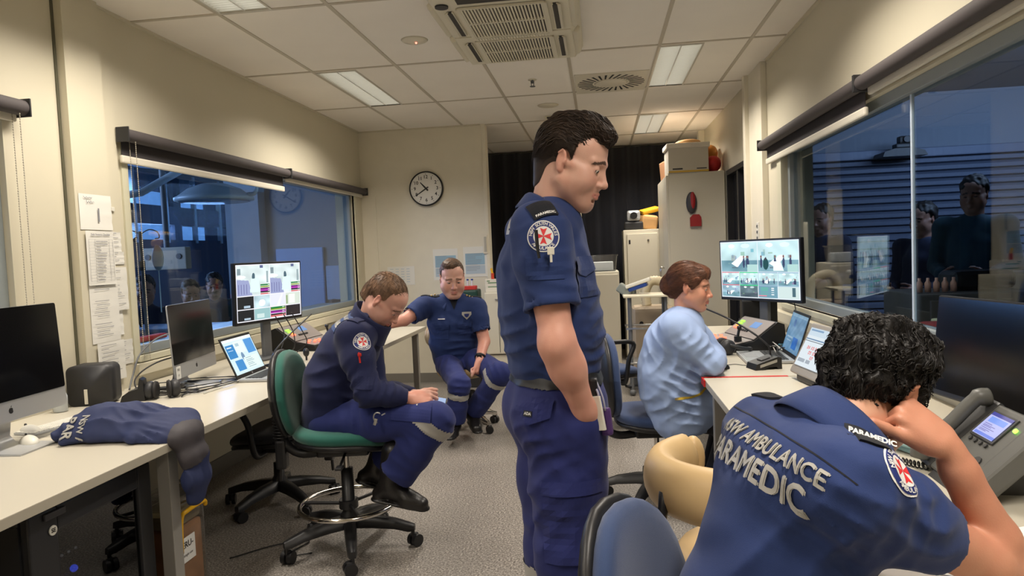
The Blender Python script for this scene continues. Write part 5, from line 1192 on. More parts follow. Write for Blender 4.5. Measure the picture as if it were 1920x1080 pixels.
def smooth_verts(Vv, F, it=2, lam=.5):
    e = np.concatenate([F[:, [0, 1]], F[:, [1, 2]], F[:, [2, 3]], F[:, [3, 0]]]); e = np.concatenate([e, e[:, ::-1]])
    for _ in range(it):
        S = np.zeros_like(Vv); np.add.at(S, e[:, 0], Vv[e[:, 1]]); c = np.bincount(e[:, 0], minlength=len(Vv))[:, None]; Vv = Vv+(S/np.maximum(c, 1)-Vv)*lam
    return Vv
def mesh_obj(name, parts, m, parent=None, colfn=None, smooth=1):
    """parts: Fields or (V,F); one mesh object; parent offset is subtracted"""
    Vs, Fs, n = [], [], 0
    for p in parts:
        v, f = p.mesh() if isinstance(p, Field) else p
        if smooth and isinstance(p, Field): v = smooth_verts(v, f, smooth)
        Vs.append(v); Fs.append(f+n); n += len(v)
    v = np.concatenate(Vs); f = np.concatenate(Fs)
    me = bpy.data.meshes.new(name); o3 = np.array(parent.location) if parent is not None else np.zeros(3)
    if parent is not None and parent.parent is not None: o3 = o3+np.array(parent.parent.location)
    me.vertices.add(len(v)); me.vertices.foreach_set('co', (v-o3).astype(np.float32).ravel())
    me.loops.add(f.size); me.loops.foreach_set('vertex_index', f.astype(np.int32).ravel()); me.polygons.add(len(f)); me.polygons.foreach_set('loop_start', np.arange(0, f.size, 4, dtype=np.int32))
    me.update(calc_edges=True)
    me.polygons.foreach_set('use_smooth', np.ones(len(f), bool)); me.materials.append(m)
    if colfn is not None:
        ca = me.color_attributes.new('Col', 'FLOAT_COLOR', 'POINT'); c = colfn(v); ca.data.foreach_set('color', np.concatenate([c, np.ones((len(c), 1))], 1).astype(np.float32).ravel())
    me.validate(); ob = bpy.data.objects.new(name, me); COL.objects.link(ob)
    if parent is not None: ob.parent = parent
    ob['_v'] = 0; del ob['_v']
    return ob, v, f
def bvh_of(v, f): return BVHTree.FromPolygons([tuple(x) for x in v], [tuple(x) for x in f])
def slab(name, v, f, parent, m, test, lift=.0012):
    """copy of the surface region where test(centres) holds, lifted along its normals, with thickness"""
    c = v[f].mean(1); k = test(c); ff = f[k]
    if len(ff) == 0: return None
    nn = np.cross(v[f[:, 2]]-v[f[:, 0]], v[f[:, 3]]-v[f[:, 1]]); vn = np.zeros_like(v)
    for i in range(4): np.add.at(vn, f[:, i], nn)
    vn /= np.maximum(np.linalg.norm(vn, axis=1), 1e-12)[:, None]
    u, inv = np.unique(ff, return_inverse=True); ff = inv.reshape(ff.shape)
    return mesh_obj(name, [(v[u]+vn[u]*lift, ff)], m, parent)[0]
def tess(vs, fs, step):
    bm = bmesh.new(); bv = [bm.verts.new((p[0], p[1], 0)) for p in vs]
    for f in fs:
        try: bm.faces.new([bv[i] for i in f])
        except ValueError: pass
    xs = [v[0] for v in vs]; ys = [v[1] for v in vs]
    for ax, lo, hi in ((0, min(xs), max(xs)), (1, min(ys), max(ys))):
        t = math.ceil(lo/step)*step
        while t < hi:
            co = (t, 0, 0) if ax == 0 else (0, t, 0); no = (1, 0, 0) if ax == 0 else (0, 1, 0)
            bmesh.ops.bisect_plane(bm, geom=bm.verts[:]+bm.edges[:]+bm.faces[:], plane_co=co, plane_no=no, dist=1e-7); t += step
    bm.verts.index_update(); out = [(v.co.x, v.co.y) for v in bm.verts], [[v.index for v in f.verts] for f in bm.faces]; bm.free(); return out
def decal(name, layers, o, u, v, tree, m_parent, step=.008, reach=.12, lift0=.0009, bend=None):
    """flat artwork (x,y) layers [(verts, faces, material)] laid onto a garment by projection along -n"""
    o = Vector(o); u = Vector(u).normalized(); v = (Vector(v)-u*u.dot(Vector(v))).normalized(); n = u.cross(v); b = MB()
    for li, (vs, fs, m) in enumerate(layers):
        b.mat(m); vs, fs = tess(vs, fs, step); pts = []; ok = []
        for (x, y) in vs:
            p = o+u*x+v*y+n*reach; h = tree.ray_cast(p, -n, reach*2.2)
            if h[0] is None: pts.append(p); ok.append(False)
            else: nn = h[1] if h[1].dot(n) > 0 else -h[1]; pts.append(h[0]+n*(lift0+.00045*li)+nn*.0004); ok.append(nn.dot(n) > .12)
        b.add(pts, [f for f in fs if all(ok[i] for i in f)], False)
    if not b.f: return None
    l = m_parent.location if m_parent.parent is None else m_parent.location+m_parent.parent.location
    b.v = [tuple(Vector(p)-l) for p in b.v]; return b.build(name, None, m_parent)
def pix_frame(tree, px, py, up, spread=.025):
    c = Vector((0, 0, HC)); d = (P(px, py, Y=1.)-c).normalized(); h = tree.ray_cast(c, d)
    if h[0] is None: h = tree.find_nearest(c+d*2)
    n = Vector((0, 0, 0)); p0 = h[0]; a, b_, _ = basis(d)
    for i in range(-2, 3):
        for j in range(-2, 3):
            q = tree.ray_cast(c, (p0+a*i*spread*.5+b_*j*spread*.5-c).normalized())
            if q[0] is not None and (q[0]-p0).length < spread*3: n += q[1] if q[1].dot(d) < 0 else -q[1]
    n.normalize(); up = Vector(up); v = (up-n*up.dot(n)).normalized(); return p0, v.cross(n), v
def pdecal(name, layers, px, py, up, tree, parent, spread=.03, **kw):
    o, u, v = pix_frame(tree, px, py, up, spread); return decal(name, layers, o, u, v, tree, parent, **kw)
def disc(r, n=40, c=(0, 0)): return [(c[0]+r*math.cos(2*math.pi*k/n), c[1]+r*math.sin(2*math.pi*k/n)) for k in range(n)], [tuple(range(n))]
def text_layer(t, size, m, x=0, y=0, bold=.0, rot=0., align='CENTER', spacing=1.):
    vs, fs = text_geo(t, size, bold, align, spacing); c, s_ = math.cos(rot), math.sin(rot); return [(x+p.x*c-p.y*s_, y+p.x*s_+p.y*c) for p in vs], fs, m
def btext(t, size, m, x, y, b, **kw): return [text_layer(t, size, m, x+dx*b, y+dy*b, **kw) for dx, dy in ((0, 0), (1, 0), (-1, 0), (0, .8), (0, -.8))]
def merge(ls):
    vs, fs = [], []
    for a, b, _ in ls: n = len(vs); vs += list(a); fs += [tuple(i+n for i in f) for f in b]
    return vs, fs, ls[0][2]
def rectl(x0, x1, y0, y1, m): return [(x0, y0), (x1, y0), (x1, y1), (x0, y1)], [(0, 1, 2, 3)], m
M_bw = mat('badge_white', C(214, 214, 212), .6); M_bn = mat('badge_navy', C(30, 44, 110), .6); M_br = mat('badge_red', C(206, 44, 48), .6); M_refl = mat('reflective_grey', C(168, 166, 160), .5)
def badge_layers(R):
    L = [(*disc(R), M_bw), (*disc(R*.93), M_bn), (*disc(R*.63), M_bw)]; vs, fs = [], []
    for k in range(4):
        a = math.pi/2*k; ca, sa = math.cos(a), math.sin(a); q = [(0.02, 0.02), (.22, .52), (0, .42), (-.22, .52), (-.02, .02)]
        n = len(vs); vs += [(R*(x*ca-y*sa), R*(x*sa+y*ca)) for x, y in q]; fs += [(n, n+1, n+2), (n, n+2, n+3), (n, n+3, n+4)]
    L.append((vs, fs, M_br)); tl = []
    for txt, up in (('NEW SOUTH WALES', True), ('AMBULANCE', False)):
        nn = len(txt); st = R_(11.5 if up else 12.5)
        for i, ch in enumerate(txt):
            if ch == ' ': continue
            a = (math.pi/2-(i-(nn-1)/2)*st) if up else (-math.pi/2+(i-(nn-1)/2)*st)
            tl.append(text_layer(ch, R*.27, M_bw, R*.78*math.cos(a), R*.78*math.sin(a), R*.006, (a-math.pi/2) if up else (a+math.pi/2)))
    L.append(merge(tl)); return L
# ------------------------------------------------------------------ anatomy
def hframe(fwd, up=(0, 0, 1), roll=0.):
    f = nrm(fwd); u = nrm(up); r = nrm(np.cross(f, u)); u = np.cross(r, f)
    if roll: r, u = r*math.cos(roll)+u*math.sin(roll), u*math.cos(roll)-r*math.sin(roll)
    return np.stack([r, f, u], 1)                                    # columns: right, forward, up
def head_field(c, R, s=1., res=.0026, neck=None, neck_r=.056, jaw=1., nose=1., fat=0., lids=.6, open_eyes=True, ear=True):
    F = Field(np.array([-.115, -.135, -.22])*s, np.array([.115, .155, .155])*s, res, R, c)
    E = lambda p, r, k=.012, **kw: F.ell(np.array(p)*s, np.array(r if hasattr(r, '__len__') else (r,)*3)*s, k*s, world=False, **kw)
    K = lambda a, b, ra, rb=None, k=.012, **kw: F.cap(np.array(a)*s, np.array(b)*s, ra*s, None if rb is None else rb*s, k*s, world=False, **kw)
    E((0, -.018, .038), (.074, .096, .082), 0); E((0, .028, .042), (.064, .060, .062), .02)
    E((0, .030, -.026), (.056+fat*.3, .062, .078), .03)
    for x in (-1, 1):
        K((x*(.050+fat*.5), -.002, -.05), (x*.026, .062, -.098), .022+fat, .019+fat*.6, .022)
        E((x*.037, .060, -.030), (.026+fat, .024, .026+fat), .02); K((x*.012, .086, .020), (x*.045, .070, .022), .0115, .009, .012)
        K((x*.050, .052, -.010), (x*.064, .020, -.004), .012, .012, .016); E((x*.040, .034, -.050), (.027+fat, .040, .040), .03)
    K((-.009, .072, -.102), (.009, .072, -.102), .019*jaw, None, .02); E((0, .055, -.088), (.040*jaw, .034, .026), .02)
    E((0, .048, -.066), (.035, .042, .022), .02)
    for x in (-1, 1): E((x*.031, .097, .001), (.0175, .014, .0125), .012, op='s')
    K((0, .085, .014), (0, .104*nose+.001, -.028), .0075, .0095, .012); E((0, .108*nose, -.034), (.0105, .0115, .010), .008)
    for x in (-1, 1): E((x*.0125, .096, -.038), (.0075, .011, .0075), .006); E((x*.006, .103, -.0445), (.0035, .006, .003), .002, op='s')
    K((-.007, .090, -.050), (.007, .090, -.050), .008, None, .010)
    for x in (-1, 1):
        K((0, .0985, -.0615), (x*.021, .0850, -.0665), .0052, .0030, .0035); K((0, .0965, -.0725), (x*.019, .0850, -.0690), .0062, .0032, .0035)
    K((-.018, .094, -.0672), (.018, .094, -.0672), .0016, None, .002, op='s'); E((0, .090, -.083), (.016, .007, .004), .006, op='s')
    for x in (-1, 1):                                              # lids over the eyeball
        E((x*.031, .0765, .0015), (.0135, .0135, .0125), .003)
        if open_eyes: F.cap(np.array((x*.022, .0915, -.002))*s, np.array((x*.040, .0885, -.003))*s, .0028*s, None, .002, op='s', world=False)
        else: F.cap(np.array((x*.021, .0915, -.006))*s, np.array((x*.041, .087, -.006))*s, .0012*s, None, .001, op='s', world=False)
    if ear:
        for x in (-1, 1):
            Re = hframe((x*.25, 1, 0), (0, -.15, 1))
            E((x*.076, -.010, .000), (.0072, .0150, .0275), .004, R=Re); E((x*.075, -.006, -.026), (.006, .009, .010), .006); E((x*.0835, -.008, .003), (.0055, .0095, .0165), .004, R=Re, op='s'); K((x*.070, -.002, -.004), (x*.062, .005, -.006), .010, .012, .008)
            K((x*.079, -.022, .016), (x*.083, -.012, .026), .0035, .0035, .003); K((x*.081, .000, -.006), (x*.079, .003, .000), .004, .004, .003)
    if neck is not None:
        nb = F.L(neck); K(np.array((0, -.030, -.035)), nb/s, .053*neck_r/.056, .059*neck_r/.056, .018)
        K(np.array((0, .004, -.085)), nb/s+np.array((0, .005, 0)), .028, .040*neck_r/.056, .02)
    return F
def head_color(c, R, s, skin, lip, brow, stubble=.0, stub_col=None, flush=.0, browdown=0.):
    skin = np.array(skin); lip = np.array(lip); brow = np.array(brow)
    def fn(v):
        q = (v-V3(c)) @ R/s; x, y, z = q[:, 0], q[:, 1], q[:, 2]; ax = np.abs(x); col = np.tile(skin, (len(v), 1))
        def mixc(m, c2): nonlocal col; m = np.clip(m, 0, 1)[:, None]; col = col*(1-m)+np.array(c2)*m
        if stubble: mixc(stubble*np.clip((-.035-z)/.02, 0, 1)*np.clip((y-.0)/.03, 0, 1)*np.clip((z+.135)/.02, 0, 1), stub_col if stub_col is not None else skin*.55)
        mixc((.25+flush)*np.exp(-((ax-.040)**2+(y-.08)**2+(z+.028)**2)/.0006), skin*np.array([1.02, .72, .68])); mixc((.25+flush)*np.exp(-(x**2+(y-.112)**2+(z+.035)**2)/.0003), skin*np.array([1.02, .72, .68]))
        mixc(.45*np.clip((ax-.072)/.006, 0, 1), skin*np.array([1., .70, .64]))
        mixc(.8*(((z+.0672)/.0085)**2+(x/.0235)**2 < 1)*(y > .082), lip)
        mixc(.9*(np.abs(z-(.0225-browdown-.10*(ax-.028)**2/.02)-.004*np.sin(ax*100)) < .0046-.06*np.clip(ax-.04, 0, .02))*((ax > .012) & (ax < .053))*(y > .05), brow)
        mixc(.9*((np.abs(z+.0025) < .0022) & (ax > .020) & (ax < .042) & (y > .082)), brow*.5)
        rg = np.random.default_rng(2); z = sum(np.sin(v @ (rg.normal(size=3)*w_)+k) for k, w_ in enumerate((60, 90, 140, 200)))/4; col = col*(1+z[:, None]*np.array([.03, .07, .07]))
        return np.clip(col, 0, 1)
    return fn
def strands(parts, surf, R, c, s, comb, n, ln, r, seed, region, lift=.004, wav=.0, nseg=6):
    """fine hair strands seeded on the hair volume"""
    v, f = surf; rg = np.random.default_rng(seed); vn = np.zeros_like(v); nn = np.cross(v[f[:, 2]]-v[f[:, 0]], v[f[:, 3]]-v[f[:, 1]])
    for i in range(4): np.add.at(vn, f[:, i], nn)
    vn /= np.maximum(np.linalg.norm(vn, axis=1), 1e-12)[:, None]
    pick = rg.choice(len(v), min(n*2, len(v)*2)); L = (v[pick]-V3(c)) @ R/s; ok = region(L); pick = pick[ok][:n]
    tree = bvh_of(v, f); VV = []; FF = []; k0 = 0
    P0 = v[pick]; Nn = vn[pick]; lnn = ln*rg.uniform(.6, 1.25, len(pick)); jit = rg.normal(0, .22, (len(pick), 3)); ph = rg.uniform(0, 6.28, len(pick))
    cur = P0+Nn*.0005; rings = []
    for j in range(nseg+1):
        Lc = (cur-V3(c)) @ R/s; D = comb(Lc) @ R.T+jit*.5; D += wav*np.stack([np.sin(ph+j*1.5), np.cos(ph*1.3+j*1.7), np.sin(ph*2+j*1.3)], 1); D -= Nn*np.sum(D*Nn, 1)[:, None]*.75; D /= np.maximum(np.linalg.norm(D, axis=1), 1e-9)[:, None]
        rings.append((cur.copy(), D, Nn.copy())); cur = cur+D*(lnn/nseg)[:, None]
        for i in range(len(cur)):
            h = tree.find_nearest(Vector(cur[i]))
            if h[0] is not None:
                nv = np.array(h[1]); sd = np.dot(cur[i]-np.array(h[0]), nv); tgt = lift*(.25+.9*j/nseg)
                cur[i] += nv*(tgt-sd)*.8; Nn[i] = nv
    m = len(pick)
    for j, (pp, D, N2) in enumerate(rings):
        B = np.cross(D, N2); B /= np.maximum(np.linalg.norm(B, axis=1), 1e-9)[:, None]; rad = r*(1-.85*(j/nseg)**1.5)
        VV.append(np.stack([pp+B*rad, pp+N2*rad, pp-B*rad, pp-N2*rad], 1))
    VV = np.stack(VV, 1).reshape(-1, 3); base = np.arange(m)[:, None, None]*((nseg+1)*4)
    q = np.array([[j*4+a, j*4+(a+1) % 4, (j+1)*4+(a+1) % 4, (j+1)*4+a] for j in range(nseg) for a in range(4)]); F2 = (base+q[None]).reshape(-1, 4)
    parts.append((VV, F2))
def hand(F, w, d, side, curl=(.5, .5, .5, .5), s=1., thumb=(.6, .3), right=True, spread=.10, k=.006, tbend=.35):
    """w wrist, d finger direction, side towards the thumb"""
    d = nrm(d); y = nrm(V3(side)-d*np.dot(d, V3(side))); z = np.cross(d, y)*(1 if right else -1); w = V3(w); pt = lambda a, b, c: w+(d*a+y*b+z*c)*s
    F.cap(pt(-.01, 0, 0), pt(.03, 0, 0), .025*s, .028*s, .01, side=z, flat=.72)
    for (b0, b1) in ((.022, .030), (.006, .011), (-.010, -.010), (-.022, -.029)): F.cap(pt(.012, b0, 0), pt(.085 if abs(b1) < .02 else .080, b1, .002), .0155*s, .0115*s, .012)
    F.cap(pt(.02, .024, -.008), pt(.055, .034, -.010), .017*s, .013*s, .012)          # ball of the thumb
    F.cap(pt(.02, -.024, -.006), pt(.06, -.026, -.006), .014*s, .012*s, .012)
    tips = []
    for i, (b, l, r0) in enumerate(((.031, .078, .0096), (.0105, .086, .0098), (-.0105, .080, .0093), (-.030, .063, .0083))):
        p = pt((.088, .092, .088, .080)[i], b, .002); a = 0.; yaw = spread*(1.5-i)/1.5
        cu = curl[i]*math.pi/2; segs = (l*.48, l*.30, l*.25)
        for j in range(3):
            a += cu*(.95, 1.1, .75)[j]; dd = d*math.cos(a)-z*math.sin(a); dd = nrm(dd+y*yaw*math.cos(a)); q = p+dd*segs[j]*s
            F.cap(p, q, (r0-.0008*j)*s, (r0-.0008*(j+1))*s, k*.6 if j else k); p = q
        tips.append(p)
    a = thumb[0]; dd = nrm(d*math.cos(a)+y*math.sin(a)-z*thumb[1]); p = pt(.028, .030, -.010); q = p+dd*.040*s; F.cap(p, q, .0135*s, .0112*s, .008)
    for l_ in (.032, .026): dd = nrm(dd-y*tbend*.6+d*tbend*.5-z*tbend*.35); p = q; q = p+dd*l_*s; F.cap(p, q, .0112*s, .0092*s, .004)
    return tips
def boot(F, ank, toe_dir, s=1., up=(0, 0, 1), shaft=.12, k=.012):
    f = nrm(toe_dir); u = nrm(V3(up)-f*np.dot(f, V3(up))); r = np.cross(f, u); a = V3(ank); pt = lambda x, y, z: a+(r*x+f*y+u*z)*s
    F.cap(pt(0, -.005, .0), pt(0, -.005, shaft), .047*s, .052*s, k); F.cap(pt(0, -.045, -.048), pt(0, .0, -.01), .034*s, .044*s, .02)
    F.cap(pt(0, .02, -.02), pt(0, .11, -.052), .043*s, .036*s, .02, side=r, flat=1.05); F.cap(pt(0, .09, -.055), pt(.004, .155, -.058), .038*s, .030*s, .02, side=r, flat=1.18)
    for y0, y1, r0, r1 in ((-.045, .06, .038, .036), (.06, .155, .036, .040)): F.cap(pt(0, y0, -.078), pt(0, y1, -.078), r0*s, r1*s, .006, side=u, flat=.30)
    for j in range(5): F.cap(pt(-.018, .035+.016*j, .012-.011*j), pt(.018, .035+.016*j, .012-.011*j), .0045*s, None, .003)
    F.half(pt(0, 0, -.092), -u)
def ring_pts(c, ax, r0, side, flat, n=24): pass
def collar(c, axis, front, r, h, gap=.5, name='collar', m=None, parent=None, open_=.02, spread=1.25, tall=False, flatx=1.12, tip=.035):
    """shirt collar: stand rising round the neck and folded leaf ending in two points in front"""
    ax = Vector(nrm(axis)); fr = Vector(nrm(front)); fr = (fr-ax*fr.dot(ax)).normalized(); rt = fr.cross(ax); c = Vector(c); n = 40; rows = [[] for _ in range(7)]
    for i in range(n+1):
        t_ = -math.pi+gap/2+(2*math.pi-gap)*i/n; t2 = t_+math.pi; ph = t2-0.; a = gap/2+(2*math.pi-gap)*i/n     # a=0 is the front
        e = fr*math.cos(a)+rt*math.sin(a)*flatx; fz = (1+math.cos(a))/2; pk = max(0, math.cos(a))**6
        lowf = open_*fz*2
        prof = [(r*1.0, 0-lowf), (r*.98, h*.9-lowf), (r*1.03, h*1.02-lowf), (r*1.12, h*.88-lowf), (r*spread*(1+.10*pk), h*.30-lowf-tip*pk*.5), (r*(spread+.06+.12*pk), h*.02-lowf-tip*pk), (r*(spread+.03+.12*pk), -.002-lowf-tip*pk)]
        if tall: prof = [(r*1.05, 0-lowf), (r*1.06, h*.5-lowf), (r*1.10, h-lowf), (r*1.16, h*1.02-lowf), (r*1.22, h*.9-lowf), (r*1.20, h*.4-lowf), (r*1.22, -.01-lowf)]
        for j, (rr, zz) in enumerate(prof): rows[j].append(c+e*rr+ax*zz)
    b = MB().grid(rows); l = wloc(parent); b.v = [tuple(Vector(p)-l) for p in b.v]; return b.build(name, m, parent)
def wloc(p): return p.location.copy() if p.parent is None else p.location+p.parent.location+(p.parent.parent.location if p.parent.parent is not None else Vector((0, 0, 0)))
def local(mb, parent): l = wloc(parent); mb.v = [tuple(Vector(p)-l) for p in mb.v]; return mb
def haircol(base, seed=1):
    base = np.array(base)
    def fn(v):
        r = np.random.default_rng(seed); z = np.zeros(len(v))
        for k in range(5): z += np.sin(v @ (r.normal(size=3)*(420 if k < 3 else 110))+r.uniform(0, 6))
        z = z/2.2; return base[None]*np.clip(1+.28*z, .55, 1.7)[:, None]
    return fn
def eyes(c, R, s, parent, iris=(.05, .03, .02), look=(0, 1, -.3)):
    for x in (-1, 1):
        b = MB(); p = V3(c)+R @ (np.array((x*.031, .0775, .0005))*s); b.mat(mat('eye_white', C(200, 190, 180), .2)).ball(p, .0122*s, 16, 12)
        lk = nrm(R @ nrm(look)); q = p+lk*.0045*s; b.mat(mat('iris_dark', C(44, 34, 26), .15)).ball(q, .0084*s, 14, 10); local(b, parent).build('eye', None, parent)
def bounds(pts, m): a = np.array([V3(p) for p in pts]); return a.min(0)-m, a.max(0)+m
def L3(a, b, t): return V3(a)*(1-t)+V3(b)*t
# ------------------------------------------------------------------ people
def cloth(name, col, var=.04, fold=.010):
    if name in MATS: return MATS[name]
    m = mat(name, col, .8, bump=.25, bscale=900, var=var, vscale=5, sheen=.08, spec=.25); nt = m.node_tree; N = nt.nodes; L = nt.links; b = N['Principled BSDF']; last = b.inputs['Normal'].links[0].from_node
    n = N.new('ShaderNodeTexNoise'); n.noise_type = 'RIDGED_MULTIFRACTAL'; n.inputs['Scale'].default_value = 5.5; n.inputs['Detail'].default_value = 2.5; n.inputs['Distortion'].default_value = .8
    mp = N.new('ShaderNodeMapping'); mp.inputs['Scale'].default_value = (1, 1, 1.5); mp.inputs['Rotation'].default_value = (.5, .4, 0); L.new(N['Texture Coordinate'].outputs['Object'], mp.inputs['Vector']); L.new(mp.outputs[0], n.inputs['Vector'])
    bp = N.new('ShaderNodeBump'); bp.inputs['Strength'].default_value = .55; bp.inputs['Distance'].default_value = fold; L.new(n.outputs[0], bp.inputs['Height']); L.new(last.outputs[0], bp.inputs['Normal']); L.new(bp.outputs[0], b.inputs['Normal']); return m
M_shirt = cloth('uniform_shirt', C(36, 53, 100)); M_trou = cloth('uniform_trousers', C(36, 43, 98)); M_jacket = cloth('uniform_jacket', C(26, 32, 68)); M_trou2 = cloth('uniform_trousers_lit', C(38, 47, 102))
M_epau = cloth('epaulette_black', C(20, 22, 30)); M_belt = mat('belt_black', C(20, 20, 22), .5); M_boot = mat('boot_leather', C(26, 24, 24), .38, bump=.25, bscale=120)
M_skin = vcolmat('skin', .48, sss=.08, bump=.12, bscale=350); M_gown = cloth('gown_blue', C(150, 171, 210), .03, .014)
def hairmat(n, c): return vcolmat(n, .5, bump=.2, bscale=250, spec=.35)
HC_ = dict(M_hblack=C(24, 21, 20), M_hbrown=C(50, 38, 30), M_hlight=C(112, 86, 66), M_hw=C(104, 68, 50), M_hmid=C(84, 64, 50))
M_hblack = hairmat('hair_black', C(26, 22, 20)); M_hbrown = hairmat('hair_dark_brown', C(46, 34, 26)); M_hlight = hairmat('hair_short_brown', C(112, 84, 62)); M_hw = hairmat('hair_reddish_brown', C(96, 58, 38)); M_hmid = hairmat('hair_mid_brown', C(82, 60, 46))
SK1 = C(208, 164, 146); SK2 = C(190, 142, 117); SK3 = C(208, 160, 143)
def hair_cap(c, R, s, res, grow=.012, line=None, res_extra=None):
    F = Field(np.array([-.13, -.16, -.14])*s, np.array([.13, .16, .20])*s, res, R, c); return F
def torso_field(res, pts, rr, flat, side, k=.03, extra=.12, lo_ext=None):
    lo, hi = bounds(pts+(lo_ext or []), max(rr)*max(flat if hasattr(flat, '__len__') else [flat])+extra); F = Field(lo, hi, res); F.chain(pts, rr, k, side, flat); return F
def sleeve(F, sh, el, fr, r0, r1, k=.03, arm_r=None, hollow=.03):
    e = L3(sh, el, fr); F.cap(sh, L3(sh, el, .25), r0, r0*.98, k); F.cap(L3(sh, el, .02), e, r0, r1, k, ends=True)
    if arm_r: F.cap(L3(sh, el, fr-hollow/.3), L3(sh, el, fr+.1), arm_r+.006, None, 0, op='s', ends=True)
def epaulette(parent, tree, a, b, fwd, w=.052, txt=None, m=M_epau, pips=0):
    """flat shoulder slide from near the neck (a) to shoulder point (b), laid on the shirt"""
    a = Vector(a); b = Vector(b); x = (b-a).normalized(); f = Vector(nrm(fwd)); f = (f-x*f.dot(x)).normalized(); n = x.cross(f)
    if n.z < 0: n = -n; f = n.cross(x)
    L = (b-a).length; rows = []
    for i in range(13):
        row = []
        for j in range(9):
            p = a+x*(L*i/12)+f*(w*(j/8-.5)*(1-.0*i/12)); h = tree.ray_cast(p+n*.12, -n, .3); q = h[0]+n*.005 if h[0] else p
            row.append(q)
        rows.append(row)
    b_ = MB(); b_.grid(rows); lo = [[p-n*.006 for p in r] for r in rows]; b_.grid([list(reversed(r)) for r in lo])
    for e0, e1 in ((rows[0], lo[0]), (lo[-1], rows[-1]), ([r[0] for r in lo], [r[0] for r in rows]), ([r[-1] for r in rows], [r[-1] for r in lo])): b_.grid([e0, e1])
    o = local(b_, parent).build('epaulette', m, parent)
    c = Vector(rows[6][4])
    if txt:
        tb = MB(); cc = Vector(rows[9][4]); up = -x if True else x; add_text(tb, txt, cc+n*.0015, f if f.dot(Vector((1, 0, 0))) > 0 or True else -f, x*-1, .0125, .0006); local(tb, parent).build('epaulette_text', M_bw, o)
    return o
